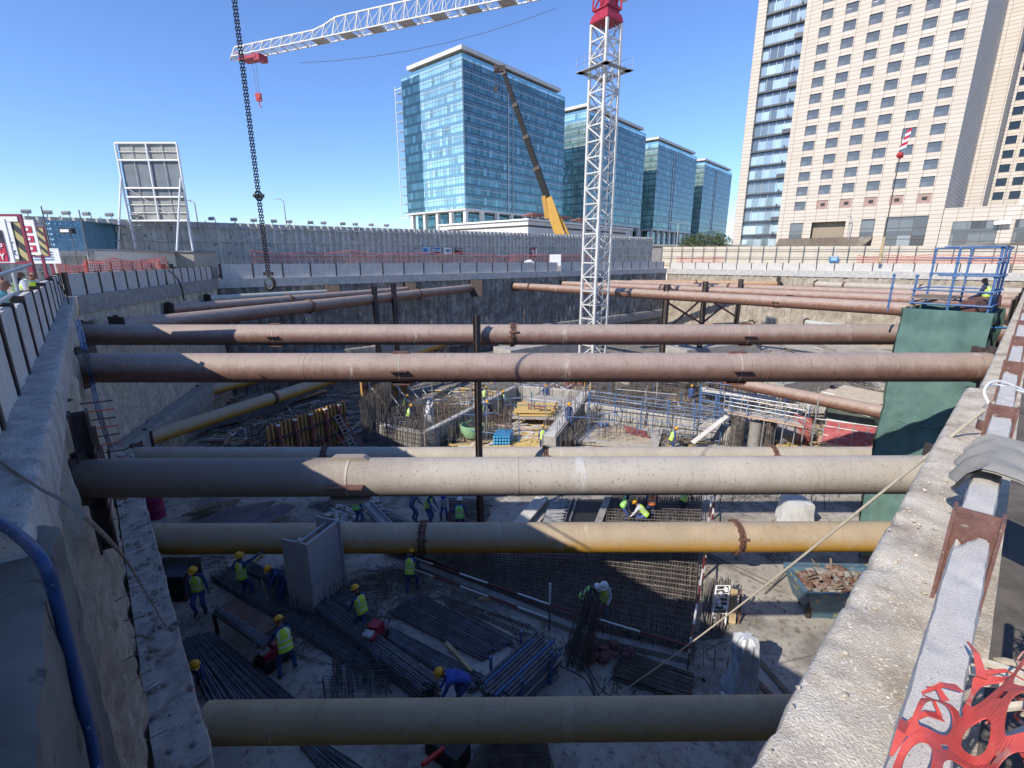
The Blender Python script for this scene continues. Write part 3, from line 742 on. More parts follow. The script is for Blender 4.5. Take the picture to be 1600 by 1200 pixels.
for k in range(20):
    z = 1.0 + 3.13 * k
    s_ = MB(); s_.box((5.9, .35, z), (8.0, .3, .38)); s_.box((9.0, -.05, z + .4), (1.6, .3, .9) if k % 3 == 0 else (.3, .3, .4)); s_.build('floor_band', M('spandrel_dark', (.06, .065, .075), (.1, .105, .11), 2, .4) if k == 0 else bpy.data.materials['spandrel_dark'], TW, local=True)
s_ = MB(); s_.box((5.9, .9, TOP / 2), (8.0, .1, TOP)); cw = s_.build('glass_strip', strip_g, TW, local=True)
s_ = MB()
for k in range(6): s_.box((1.9 + 1.6 * k, .8, TOP / 2), (.09, .14, TOP))
s_.build('mullions', alu, cw, local=True)
wp = None
for k, r_ in enumerate(rows):
    for c in cols:
        if k == 0 and c > 14: continue
        if wp is None:
            s_ = MB()
            for dx in (-1.06, 1.06): s_.box((dx, .2, 0), (.1, .1, 1.9))
            for dz in (-.9, .9): s_.box((0, .2, dz), (2.2, .1, .1))
            wp = s_.build('window', win_fr, TW, local=True)
            s_ = MB(); s_.box((0, .24, 0), (2.02, .04, 1.72)); s_.build('pane', win_g, wp, local=True)
            o = wp
        else: o = copy_tree(wp, TW)
        o.location = (c, 0, r_)
        for q in kids(o): q.rotation_euler = (U(-.012, .012), 0, U(-.012, .012))
bl_ = M('boarded_window', (.3, .2, .17), (.4, .28, .23), 3, .8)
for c in cols[1:]:
    s_ = MB(); s_.box((c, .2, rows[0]), (2.2, .08, 1.9)); o = s_.build('window', bl_, TW, local=True); o['label'] = 'boarded window with a dark square vent'
    s_ = MB(); s_.box((c + .1, .13, rows[0] + .05), (.8, .1, .6)); s_.build('vent', blk, o, local=True)
for (xa, x2, z0, z1) in bigs:
    s_ = MB(); w_ = x2 - xa
    if xa == 16.8:
        s_.box(((xa + x2) / 2, 1.5, (z0 + z1) / 2), (w_, .1, z1 - z0)); s_.build('doorway', M('portal_shade', (.3, .25, .18), None), TW, local=True); continue
    s_.box(((xa + x2) / 2, .3, (z0 + z1) / 2), (w_, .05, z1 - z0)); o = s_.build('window', win_g, TW, local=True)
    s_ = MB(); nx = 3 if w_ > 4 else 1; nz = int((z1 - z0) / 1.8)
    for k in range(nx + 1): s_.box((xa + w_ * k / nx, .24, (z0 + z1) / 2), (.1, .1, z1 - z0))
    for k in range(nz + 1): s_.box(((xa + x2) / 2, .235, z0 + (z1 - z0) * k / nz), (w_, .12, .1))
    s_.build('frame', win_fr, o, local=True)
s_ = MB(); s_.slab([V((11.0, -5, 4.3)), V((27.5, -5, 4.3)), V((28.5, -.04, 6.2)), V((10.5, -.04, 6.2))], .4)
s_.box((15, -4, 1.8), (.5, .5, 3.9)); s_.box((25, -4, 1.8), (.5, .5, 3.9)); s_.build('entrance_canopy', M('canopy_bronze', (.12, .09, .065), (.2, .16, .12), 1.2, .5), TW, local=True)
# second narrow block and shaded wing
P2x, P2y = e1; xw = P2x + 3.2
s_ = MB()
s_.add([(P2x, P2y, 0), (xw, P2y, 0), (xw, P2y, TOP), (P2x, P2y, TOP), sk(xw, 14)[:1] + (P2y + 14, 0), (xw + 1, P2y + 14, TOP)], [(0, 1, 2, 3), (1, 4, 5, 2)])
s_.build('side_block', tile, TW, local=True)
wy = P2y + 13; wx0 = xw + .6; wx1 = wx0 + 13.5
s_ = MB()
wc_ = [wx0 + 2.2 + 2.9 * k for k in range(4)]; wr_ = [13.4 + 3.13 * k for k in range(14)]
xe2 = sorted(set([wx0 - 4, wx1] + [c + q for c in wc_ for q in (-.95, .95)])); ze2 = sorted(set([0, TOP] + [r_ + q for r_ in wr_ for q in (-.9, .9)]))
ws2 = {round(c, 2) for c in wc_}; rs2 = {round(c, 2) for c in wr_}
facade(xe2, ze2, lambda i, j: round((xe2[i] + xe2[i + 1]) / 2, 2) in ws2 and round((ze2[j] + ze2[j + 1]) / 2, 2) in rs2, wy, .3, s_)
s_.add([(wx1, wy, 0), (wx1 + 2, wy + 20, 0), (wx1 + 2, wy + 20, TOP), (wx1, wy, TOP), (wx0 - 4, wy + 20, 0), (wx0 - 4, wy + 20, TOP)], [(0, 1, 2, 3), (1, 4, 5, 2)])
wg = s_.build('wing', tile, TW, local=True)
for r_ in wr_:
    for c in wc_:
        s_ = MB(); s_.box((c, wy + .28, r_), (1.9, .08, 1.8)); s_.build('pane', glassd, wg, local=True) if r_ == wr_[0] and c == wc_[0] else None
        if not (r_ == wr_[0] and c == wc_[0]):
            q = [k for k in bpy.data.objects if k.parent == wg][0]; o = q.copy(); COL.objects.link(o); o.parent = wg; o.location = (c - wc_[0], 0, r_ - wr_[0])
s_ = MB(); s_.box((wx0 + 6.5, wy - .3, 52), (13, .5, 8)); s_.build('glass_bay', win_g, wg, local=True)
# podium wing in line with the front
PD = thing('podium', 'cream stone podium with large dark windows right of the cream tower', 'building', (55, 125, 0), None, math.atan2(-.656, .755)); BASE[PD.name] = V((0, 0, 0))
s_ = MB(); s_.box((54, 7.03, 5.6), (29.8, 14, 11.2)); s_.build('wall', tile, PD, local=True)
for xa, x2 in ((40.8, 47.2), (49.4, 57), (59, 66)):
    s_ = MB(); s_.box(((xa + x2) / 2, -.0, 4.9), (x2 - xa, .12, 7.4)); o = s_.build('window', win_g, PD, local=True)
    s_ = MB()
    for k in range(4): s_.box((xa + (x2 - xa) * k / 3, -.07, 4.9), (.1, .1, 7.4))
    for k in range(5): s_.box(((xa + x2) / 2, -.075, 1.2 + 7.4 * k / 4), (x2 - xa, .11, .1))
    s_.build('frame', win_fr, o, local=True)
for x in (46.5, 51):
    s_ = MB(); s_.slab([V((x, -.1, 8.5)), V((x + 2.2, -.1, 8.6)), V((x + 2.2, -1.3, 7.9)), V((x, -1.3, 7.8))][::-1], .12); s_.build('open_vent', white_p, PD, local=True)
s_ = MB(); s_.bar((49.5, 2, 11.9), (56.5, 0, 13.3), .7, .4); s_.box((50, 2, 11.6), (1.4, 1, .8)); s_.bar((50, 2, 12), (52.5, 1.5, 11.2), .3)
tag(s_.build('roof_gantry', white_p, PD, local=True), None); bpy.data.objects['roof_gantry'].parent = None
o = bpy.data.objects['roof_gantry']; o.location = PD.location; o.rotation_euler = PD.rotation_euler; tag(o, 'white slanting cleaning gantry on the roof of the cream podium', 'gantry')
# ================================================================ hoardings round the site
hoard = M('hoarding_sheet', (.38, .37, .335), (.52, .505, .46), 1.2, .6, spots=(.14, .14, .13), sscale=3)
hoard_c = M('hoarding_cream', (.5, .44, .34), (.58, .52, .42), .8, .7)
tube_m = M('scaffold_tube_grey', (.33, .33, .33), (.48, .48, .47), 4, .5, metal=.4)
tube_dk = M('scaffold_tube_dark', (.09, .09, .1), (.17, .17, .18), 4, .5, metal=.3)
mesh_red = M('orange_red_netting', (.55, .07, .06), (.7, .16, .12), 6, .6)
def hoarding(label, a, b, z1, sheet, fr, pitch, nrails, brace, lampn, corr=.15, posts=60):
    d, n, L = frame(a, b); rz = math.atan2(d.y, d.x)
    t = thing('hoarding', label, 'site hoarding', ((a + b) / 2).to_tuple()[:2] + (0,))
    m = MB(); P = []; s_ = 0; k = 0
    prof = [0, 0, corr, corr]; ds = [.2, .13, .2, .13]
    while s_ < L:
        p = a + d * s_ + n * prof[k % 4]
        zt = z1(s_ / L)
        P.append([V((p.x, p.y, -.06)), V((p.x, p.y, zt)), V((p.x - n.x * .3, p.y - n.y * .3, zt))]); s_ += ds[k % 4]; k += 1
    m.grid(P); m.build('sheeting', sheet, t)
    k = int(L / pitch)
    m = MB()
    for i in range(k + 1):
        s_ = i * pitch; p = a + d * s_ + n * .35; z = z1(s_ / L)
        q = MB(); q.tube(p + V((0, 0, -.06)), p + V((0, 0, z + .1)), .05, 6)
        if brace:
            for zz in (.32, .7):
                w0 = p + V((0, 0, z * zz)); q.bar(w0, w0 + V((0, 0, z * .2)) - n * .25 - d * .9, .06); q.bar(w0 + V((0, 0, z * .2)), w0 + V((0, 0, z * .2)) - d * .9, .05)
        q.build('post', fr, t)
    for j in range(nrails):
        q = MB(); zz = (j + .6) / nrails
        q.tube(a + n * .42 + V((0, 0, z1(0) * zz)), b + n * .42 + V((0, 0, z1(1) * zz)), .045, 6); q.build('rail', fr, t)
    return t, d, n, L, rz
A_ = P2 - nff * 4.2 - dff * 34; B_ = P3 - nff * 4.2 + dff * 1.6
zh = lambda u: 4.3 + 1.05 * u
hoarding('tall corrugated grey hoarding with a scaffold frame all along the back of the site', A_, B_, zh, hoard, tube_m, 2.3, 4, True, 0)
d4, n4, L4 = frame(P3, P4)
C_ = P3 - n4 * 4.2 - d4 * 3; D_ = P4 - n4 * 4.2 + d4 * 14
hoarding('cream hoarding with a dark tube frame at the back right before the tower', C_, D_, lambda u: 3.75 - .75 * u, hoard_c, tube_dk, 1.9, 3, False, 0, corr=.03)
# flood lamps along the top of the grey hoarding
lp = None
dA, nA, LA = frame(A_, B_)
for i, px in enumerate((45, 75, 110, 143, 175, 209, 240, 336, 366, 395, 425, 452, 480, 506, 532, 556, 581, 604)):
    r_ = (px - 800) / 791.0
    k = (r_ * A_.y - A_.x) / (dA.x - r_ * dA.y); p = A_ + dA * k; z = zh(k / LA)
    if lp is None:
        lp = thing('flood_lamp', 'small flood lamp on a bent arm on top of the grey hoarding', 'lamp', (p.x, p.y, z), 'flood lamps on the grey hoarding'); BASE[lp.name] = V((0, 0, 0))
        m = MB(); m.path([(0, 0, 0), (0, 0, .25), (.12, -.25, .42), (.2, -.5, .36)], .03, 6); m.build('arm', tube_dk, lp, local=True)
        m = MB(); m.box((.2, -.55, .28), (.5, .24, .22), rot=Matrix.Rotation(.5, 3, 'X')); m.build('lamp_head', tube_m, lp, local=True)
        o = lp
    else: o = copy_tree(lp)
    o.location = (p.x, p.y, z); o.rotation_euler = (0, 0, U(-.3, .5))
# notices on the hoardings
def notice(label, p, w, h, rz, base, marks, name='notice_board'):
    t = MB(); t.box((0, 0, 0), (w, .04, h)); o = t.build(name, base, local=True); o.location = p; o.rotation_euler = (0, 0, rz); tag(o, label, 'sign')
    BASE[o.name] = V((0, 0, 0))
    for (x, z, ww, hh, mt) in marks:
        q = MB(); q.box((x * w, -.026, z * h), (ww * w, .012, hh * h)); q.build('printed_mark', mt, o, local=True)
    return o
sky_b = M('sign_light_blue', (.3, .5, .62), None, rough=.4); sky_d = M('sign_blue', (.05, .16, .36), None, rough=.4); sgn_w = M('sign_white', (.72, .72, .7), None, rough=.4)
mar = M('sign_maroon', (.2, .02, .05), None, rough=.4); sgn_r = M('sign_red', (.5, .02, .06), None, rough=.4); sgn_k = M('sign_black', (.03, .03, .035), None, rough=.4); sgn_y = M('sign_yellow', (.5, .4, .12), None, rough=.4)
rzf = math.atan2(dff.y, dff.x)
def onA(px, py, off=.6):
    r_ = (px - 800) / 785.0; k = (r_ * A_.y - A_.x) / (dA.x - r_ * dA.y); p = A_ + dA * k + nA * off
    return aty(px, py, p.y)
notice('pale blue notice board, leftmost of the row on the grey hoarding', onA(666, 391), 1.15, .8, rzf, sky_b, [(-.1, 0, .5, .5, sky_d)])
notice('blue and white notice board with a dark lower band on the grey hoarding', onA(682, 391.5), 1.1, .75, rzf, sgn_w, [(0, .3, .9, .3, sky_d), (0, -.3, .9, .3, mar), (0, 0, .7, .15, sky_d)])
notice('white notice board with a blue symbol on the grey hoarding', onA(699.5, 392), 1.15, .75, rzf, sgn_w, [(0, 0, .35, .5, sky_d), (0, .1, .6, .15, sky_d)])
notice('dark notice board at the right end of the row on the grey hoarding', onA(717, 392), 1.1, .7, rzf, sgn_k, [(.1, 0, .5, .25, sgn_r), (0, .3, .8, .1, sgn_w)])
notice('single dark maroon notice with white edge farther right on the grey hoarding', onA(834, 394), 1.25, 1.25, rzf, mar, [(.38, 0, .2, .8, sgn_w), (-.1, .1, .3, .2, sgn_w), (-.1, -.2, .4, .15, sgn_w)])
p = P3 - n4 * 4.2 + n4 * .7; r_ = (1303 - 800) / 778.0; k = (r_ * p.y - p.x) / (d4.x - r_ * d4.y); p = p + d4 * k
notice('blue notice board with a paler field on the cream hoarding', aty(1303, 405, p.y), 1.2, .85, math.atan2(d4.y, d4.x), sky_d, [(0, 0, .6, .4, sky_b), (0, .38, .8, .1, sgn_w)])
# red netting along the foot of the hoardings
def net_strip(label, a, b, h, z0, cell=.16, w=.03, sag=.12, rag=.0, mat=None):
    d, n, L = frame(a, b); m = MB(); k = int(L / cell); r_ = int(h / cell)
    def pt(i, j): 
        q = V((i * .13, j * .2, L))
        p = a + d * (L * i / k) + n * (noise.noise(q) * .12) ; return V((p.x, p.y, z0 + (b.z - a.z) * i / k + h * j / r_ * (1 + .25 * noise.noise(V((i * .07, 3, L)))) - sag * abs(math.sin(i * .21)) * j / r_))
    for i in range(k + 1):
        if rnd() < rag: continue
        m.path([pt(i, j) for j in range(r_ + 1)], w / 2, 3, cap=False)
    for j in range(r_ + 1): m.path([pt(i, j) for i in range(k + 1)], w / 2 * (1.6 if j in (0, r_) else 1), 3, cap=False)
    o = m.build('safety_netting', mat or mesh_red); tag(o, label, 'netting'); return o
net_strip('red plastic netting strung above the panels of the dark back wall', P2 - nff * 1.2 + dff * 3, P3 - nff * 1.2 - dff * 20, 1.15, 1.05, .3, .05)
net_strip('faded red netting hung on the cream hoarding at the back right', P3 - n4 * 1.4 + d4 * 1, P3 - n4 * 1.4 + d4 * 9, .8, 1.1, .3, .05)
net_strip('red netting behind the blue scaffold cage at the right', P3 - n4 * 1.3 + d4 * 27, P3 - n4 * 1.3 + d4 * 44, 1.0, 1.1, .25, .05)
# odd items on the back edge
for lab, px, w_, h_, mt in (('white box cabinet standing on the edge of the dark back wall', 867, 1.5, 1.5, white_p), ('small white sack heap on the edge of the dark back wall', 828, 2.2, .55, white_p)):
    r_ = (px - 800) / 771.0; a0 = P2 - nff * 1.0; k = (r_ * a0.y - a0.x) / (dff.x - r_ * dff.y); p = a0 + dff * k; m = MB()
    if h_ > 1: 
        m.box((p.x, p.y, .7 + h_ / 2), (w_, 1.2, h_)); m.box((p.x, p.y, .33), (w_ + .2, 1.3, .75), mi=1); o = m.build('cabinet', [mt, conc]); tag(o, lab, 'cabinet')
    else:
        for j in range(7): m.rock(p + V((U(-1, 1), U(-.3, .3), .95 + U(0, .35))), .42)
        o = m.build('sack_heap', mt, smooth=True); tag(o, lab, 'sacks')

# ================================================================ billboard frame seen from behind
p0 = aty(197, 222, 40); w_ = 4.85
bx0, bx1, by = -30.2, -25.5, 40.0; zb0, zb1 = 4.5, 10.1
t = thing('billboard', 'tall billboard seen from behind, grey sheets on a white tube frame above the hoarding', 'billboard', ((bx0 + bx1) / 2, by, 0))
tarp = M('billboard_sheet', (.26, .27, .25), (.36, .36, .33), .8, .8, .3, 3); tarp_d = M('billboard_sheet_dark', (.13, .155, .175), (.19, .215, .235), .7, .8, .3, 3)
zs = [zb0, zb0 + 1.75, zb0 + 2.4, zb1 - 1.2, zb1]
for k in range(4):
    P = []
    for i in range(25):
        row = []
        for j in range(9):
            x = bx0 + .12 + (bx1 - bx0 - .24) * i / 24; z = zs[k] + (zs[k + 1] - zs[k]) * j / 8
            row.append(V((x, by + .05 + .05 * noise.noise(V((x * 1.3, z * 1.3, 2))), z)))
        P.append(row)
    m = MB(); m.grid(P); m.grid([[q + V((0, .04, 0)) for q in r2] for r2 in P][::-1]); m.build('sheet', tarp_d if k in (1, 2) else tarp, t, smooth=True)
m = MB()
for z in zs: m.tube((bx0, by - .08, z), (bx1, by - .08, z), .075, 8)
for x in (bx0, bx1): m.tube((x, by - .08, zb0), (x, by - .08, zb1), .08, 8)
m.tube(((bx0 + bx1) / 2, by - .08, zb0), ((bx0 + bx1) / 2, by - .08, zb1), .07, 8)
m.build('tube_frame', white_p, t)
m = MB()
for zz in (zb0 + .6, zb0 + 1.2, zb1 - .6): m = MB(); m.tube((bx0, by - .04, zz), (bx1, by - .04, zz), .03, 6); m.build('back_rail', tube_m, t)
m = MB()
for x in (bx0 + 1.2, bx1 - 1.2):
    m.tube((x, by - .04, zb0), (x, by - .04, zb1), .03, 6)
m.build('back_post', tube_m, t)
m = MB(); m.bar((bx0 + .5, by - .1, zb0 + 2.3), (bx1 - 1.0, by - .1, zb0 + .2), .12, .05); m.build('back_brace', tube_m, t)
for x in (bx0 + .05, bx0 - .9, bx1 - .05, bx1 - 1.0):
    m = MB(); m.tube((x, by - (1.4 if x in (bx0 - .9, bx1 - 1.0) else .1), -.06), (x if x in (bx0 + .05, bx1 - .05) else x + .9, by - .12, zb1 - 2.5 if x in (bx0 - .9, bx1 - 1.0) else zb0 + .1), .075, 8); m.build('leg', white_p, t)

# ================================================================ blue shed, cabin, netting, tanks left
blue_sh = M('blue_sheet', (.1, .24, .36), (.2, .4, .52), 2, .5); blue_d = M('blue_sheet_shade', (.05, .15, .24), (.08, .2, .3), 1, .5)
t = thing('shed', 'blue sheet clad shed with a translucent end, left beyond the signs', 'shed', (-33, 36, 0))
a = aty(72, 345, 33); b = aty(128, 345, 35); c = aty(206, 358, 42)
m = MB()
for (u, v) in ((a, b), (b, c)):
    k = 26; P = []
    for i in range(k + 1):
        p = u + (v - u) * (i / k); e = V((0, -.06 * (i % 2), 0)); P.append([V((p.x, p.y, 2.1)) + e, V((p.x, p.y, u.z + (v.z - u.z) * i / k)) + e, V((p.x, p.y + 2.5, u.z + (v.z - u.z) * i / k))])
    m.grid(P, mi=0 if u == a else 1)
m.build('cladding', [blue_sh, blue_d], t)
m = MB()
for i in range(7):
    for j in range(5):
        p = a + (b - a) * ((i + .5) / 7); m.box((p.x, p.y - .09, 2.5 + j * .33), (.26, .03, .1))
m.build('translucent_strip', sky_b, t)
m = MB(); m.bar((a.x, a.y - .05, 2.0), (b.x, b.y - .05, 2.0), .12, .25); m.bar((b.x, b.y - .1, 2.0), (c.x, c.y - .1, 2.0), .12, .15)
for u in (a, b, c): m.box((u.x, u.y, 1.0), (.18, .18, 2.1))
m.bar((a.x, a.y, 1.2), (b.x, b.y, 1.2), .08); m.build('frame', tube_m, t)
for px, y in ((64, 322), (123, 328)):
    q = aty(px, y, 34); m = MB(); m.tube((q.x, q.y, -.06), q, .04, 6); o = m.build('mast_pole', tube_dk); tag(o, 'thin grey pole beside the blue shed, %s one' % ('left' if px < 100 else 'right'), 'pole')
q = aty(110, 361, 30); m = MB(); m.tube((q.x, q.y, -.06), q, .03, 6); m.box((q.x - .1, q.y - .1, q.z), (.75, .3, .3), mi=1); m.box((q.x - .1, q.y - .27, q.z), (.5, .05, .16), mi=2); o = m.build('flood_light', [tube_dk, blk, white_p]); tag(o, 'black flood light on a thin pole before the blue shed', 'lamp')
t = thing('site_cabin', 'low cream site cabin with a flat roof on the left corner', 'cabin', (-24.5, 34, 0))
a = aty(146, 386, 31.0); b = aty(231, 384, 34.5); c = aty(272, 392, 38); e_ = aty(300, 384, 39)
m = MB(); zt = 2.05
m.prism([(a.x, a.y), (b.x, b.y), (c.x, c.y), (a.x - 2, c.y + 2)], -.06, zt); m.build('wall', M('cabin_cream', (.58, .53, .43), (.66, .61, .5), 2, .8), t)
m = MB(); m.prism([(a.x - .2, a.y - .2), (b.x + .1, b.y - .25), (c.x + .3, c.y), (a.x - 2, c.y + 2)], zt, zt + .14)
m.build('roof', M('cabin_roof', (.3, .28, .24), (.4, .37, .33), 3, .8), t)
for f_ in (.45, .78):
    p = b + (c - b) * f_; m = MB(); m.box((p.x + .02, p.y - .05, 1.0), (.5, .08, .45), rz=math.atan2(c.y - b.y, c.x - b.x)); m.box((p.x + .06, p.y - .1, .85), (.6, .2, .3)); m.build('window', rust_dk, t)
t = thing('site_cabin', 'small pale box cabin beside the billboard legs', 'cabin', (-25, 39, 0)); m = MB()
m.prism([(c.x - .6, c.y + .6), (e_.x, e_.y), (e_.x + .3, e_.y + 2.2), (c.x, c.y + 2.4)], -.06, 2.1); m.build('wall', M('cabin_beige', (.36, .33, .27), (.43, .4, .33), 2, .8), t)
m = MB(); m.prism([(c.x - .7, c.y + .5), (e_.x + .1, e_.y - .1), (e_.x + .4, e_.y + 2.3), (c.x - .1, c.y + 2.5)], 2.1, 2.2); m.build('roof', conc, t)
p1 = atz(98, 440, .3); 
net_strip('crumpled orange red netting between the signs and the cream cabin', aty(92, 428, 26), aty(140, 432, 27.5), .95, .7, .12, .03, .3)
net_strip('sunlit red and white netting on a fence before the cream cabin', aty(136, 432, 27.5), aty(262, 422, 34), .75, .75, .14, .035)
t = thing('edge_fence', 'low fence of white boards behind the red netting at the cream cabin', 'fence', (-24, 30.5, 0))
for i in range(9):
    m = MB(); p = aty(136, 432, 27.6) + (aty(262, 422, 34.1) - aty(136, 432, 27.6)) * (i / 8); m.box((p.x, p.y + .15, .7), (.06, .06, 1.5)); m.build('post', rust_dk, t)
for i in (0, 2, 3, 5):
    m = MB(); u = aty(136, 432, 27.6); v = aty(262, 422, 34.1); p = u + (v - u) * ((i + .5) / 8); m.box((p.x, p.y + .25, .95), (1.0, .03, .8), rz=math.atan2(v.y - u.y, v.x - u.x)); m.build('board', sgn_w, t)

# ================================================================ safety signs on the left
hz = None
def hazard():
    m, nt, b = newmat('hazard_stripes'); b.inputs['Roughness'].default_value = .45
    v = coords(nt, (1, 1, 1), rot=(0, R(45), 0)); w_ = nd(nt, 'ShaderNodeTexWave', i_Scale=1.9); w_.wave_profile = 'SAW'; w_.bands_direction = 'X'; nt.links.new(v, w_.inputs['Vector'])
    r_ = ramp(nt, w_.outputs['Fac'], [(0, (.03, .03, .03)), (.5, (.42, .35, .14))]); r_.node.color_ramp.interpolation = 'CONSTANT'
    nt.links.new(r_, b.inputs['Base Color']); return m
hz = hazard()
def text(s_, size, mat, parent, loc, name='lettering', align='LEFT', bold=.01):
    cu = bpy.data.curves.new('t', 'FONT'); cu.body = s_; cu.size = size; cu.extrude = .006; cu.offset = bold * size; cu.align_x = align
    tmp = bpy.data.objects.new('t', cu); COL.objects.link(tmp); dg = bpy.context.evaluated_depsgraph_get()
    me = bpy.data.meshes.new_from_object(tmp.evaluated_get(dg)); bpy.data.objects.remove(tmp); bpy.data.curves.remove(cu)
    o = bpy.data.objects.new(name, me); me.materials.clear(); me.materials.append(mat); COL.objects.link(o)
    o.parent = parent; o.location = loc; o.rotation_euler = (R(90), 0, 0); return o
post_w = M('post_wood_pale', (.3, .23, .15), (.4, .32, .22), 3, .9); 
def sign(label, pr, dxr, Y, k, w, h, rz, frame_m, back, postm, zpost, posts=(.5,), fw=.05):
    p = aty(pr[0], pr[1], Y); rz = rz + R(9); pos = (p.x - dxr * k * math.cos(rz), Y - dxr * k * math.sin(rz), p.z / k)
    t = thing('safety_sign', label, 'sign', (pos[0], pos[1], 0), None, rz); BASE[t.name] = V((0, 0, 0)); z = pos[2]; t.scale = (k, k, k)
    m = MB(); m.box((0, 0, z), (w, .02, h)); m.build('board', back, t, local=True)
    m = MB()
    for sx_ in (-1, 1): m.box((sx_ * (w / 2), -.004, z), (fw, .026, h + fw))
    for sz_ in (-1, 1): m.box((0, -.003, z + sz_ * (h / 2)), (w - fw, .024, fw))
    m.build('frame', frame_m, t, local=True)
    for u in posts:
        m = MB(); m.box((w * (u - .5), .035, (z + h * .4 + zpost) / 2), (.07, .04, z + h * .4 - zpost)); m.build('post', postm, t, local=True)
    return t, z
# sign 1: keep away (left part is cut by the picture edge)
rz1 = R(-4)
t, z = sign('red and black board reading STOP KEEP AWAY in a white frame, nearest at the left', (17, 377), .62, 11.5, 1.73, 1.2, .52, rz1, white_p, sgn_w, post_w, -.06, (.75,), .035)
m = MB(); m.box((0, -.02, z + .06), (1.1, .012, .16)); m.build('printed_band', sgn_k, t, local=True)
m = MB(); m.box((0, -.02, z - .14), (1.1, .012, .235)); m.build('printed_band', sgn_r, t, local=True)
text('STOP', .12, sgn_w, t, (.53, -.03, z + .02), align='RIGHT'); text('KEEP', .115, sgn_w, t, (.53, -.03, z - .11), align='RIGHT'); text('AWAY', .115, sgn_w, t, (.53, -.03, z - .235), align='RIGHT')
t, z = sign('white board with black words inside a striped hazard border and maroon frame', (43, 374), .62, 15.2, 2.07, 1.2, .66, R(-6), mar, hz, mar, -.06, (.55, .95), .04)
m = MB(); m.box((-.035, -.02, z - .02), (.99, .012, .52)); m.build('printed_panel', sgn_w, t, local=True)
m = MB(); m.box((0, -.021, z + .28), (1.14, .012, .07)); m.build('printed_panel', sgn_w, t, local=True)
for k, s_ in enumerate(('STOP', 'WEAR', 'BOOT', 'CHECK')): text(s_, .1, M('sign_navy', (.03, .03, .06), None, rough=.4) if k == 0 else bpy.data.materials['sign_navy'], t, (.4 + .015 * k, -.03, z + .13 - .118 * k), align='RIGHT')
t, z = sign('white board with a column of red symbols behind the hazard striped board', (58, 371), .4, 18.6, 1.41, .8, .85, R(-8), white_p, sgn_w, mar, -.06, (.6,), .03)
for k in range(3):
    m = MB(); m.box((.22, -.02, z + .2 - .24 * k), (.2, .012, .16)); m.lathe((.22, -.03, z + .2 - .24 * k), [(.04, -.005), (.04, .01)], 10, mi=1, rot=Matrix.Rotation(R(90), 3, 'X')); m.build('printed_symbol', [sgn_r, sgn_w], t, local=True)
t, z = sign('narrow board edged with hazard stripes and a maroon rim, last of the tall signs', (73, 378), .3, 20.8, 1.53, .6, .75, R(-8), mar, hz, mar, -.06, (.6,), .03)
m = MB(); m.box((-.1, -.02, z), (.34, .012, .6)); m.build('printed_panel', sgn_w, t, local=True)
t, z = sign('low white board with blue lines and a maroon disc below the taller signs', (93, 400), .6, 23.0, 1.5, 1.2, .42, R(-3), white_p, sgn_w, mar, -.06, (.2, .75), .03)
for k in range(4):
    m = MB(); m.box((.15, -.02, z + .12 - .075 * k), (.55, .012, .025)); m.build('printed_line', sky_d, t, local=True)
m = MB(); m.lathe((-.42, -.02, z - .02), [(.14, -.01), (.14, .012)], 20, rot=Matrix.Rotation(R(90), 3, 'X')); m.build('printed_disc', mar, t, local=True)
# tube rail behind the left barrier
m = MB(); a = aty(-20, 436, 6.2); b = aty(48, 413, 10); m.tube(a, b, .03, 8); a = aty(-10, 478, 6); b = aty(28, 455, 9); m.tube(a, b, .03, 8)
for q in (a, b): m.tube((q.x, q.y, -.06), (q.x, q.y, q.z + .35), .03, 8)
o = m.build('handrail', tube_m); tag(o, 'grey tube handrail behind the left barrier under the signs', 'handrail')

# ================================================================ tower crane
cx, cy = 7.65, 45.0
wht = M('crane_white', (.56, .54, .49), (.68, .66, .61), 3, .5, spots=(.4, .3, .2), sscale=7, slo=.66, shi=.72)
crd = M('crane_red', (.3, .015, .04), (.4, .03, .06), 3, .45)
t = thing('tower_crane', 'white lattice tower crane with a red slewing unit and long white jib', 'crane', (cx, cy, ZF))
yaw = R(38); ca, sa = math.cos(yaw), math.sin(yaw)
def cpt(u, v, z): return V((cx + u * ca - v * sa, cy + u * sa + v * ca, z))
hw = .84; zt = 20.0
m = MB()
cs = [(-hw, -hw), (hw, -hw), (hw, hw), (-hw, hw)]
for u, v in cs: m.bar(cpt(u, v, ZF), cpt(u, v, zt), .19, .19, up=cpt(1, 0, 0) - cpt(0, 0, 0))
nb = 24; dz = (zt - ZF) / nb
for k in range(nb):
    z = ZF + dz * k
    for i in range(4):
        (u0, v0), (u1, v1) = cs[i], cs[(i + 1) % 4]
        m.bar(cpt(u0, v0, z), cpt(u1, v1, z), .1)
        a, b = ((u0, v0), (u1, v1)) if (k + i) % 2 else ((u1, v1), (u0, v0))
        m.bar(cpt(a[0], a[1], z), cpt(b[0], b[1], z + dz), .085)
        if k % 2 == 0: m.bar(cpt((u0 + u1) / 2, (v0 + v1) / 2, z), cpt(u1, v1, z + dz / 2), .05)
m.build('mast', wht, t)
m = MB()
for k in range(6):
    z = ZF + 3 + k * 4.6; m.box(cpt(.2, .2, z), (1.0, .8, .05), rz=yaw)
m.tube(cpt(-.3, .3, ZF), cpt(-.3, .3, zt), .04, 6); m.tube(cpt(.05, .3, ZF), cpt(.05, .3, zt), .04, 6)
for k in range(90): m.tube(cpt(-.3, .3, ZF + .32 * k), cpt(.05, .3, ZF + .32 * k), .02, 4)
m.tube(cpt(.5, -.5, ZF), cpt(.5, -.5, zt), .05, 6); m.build('ladder', tube_m, t)
m = MB(); zp = 16.6
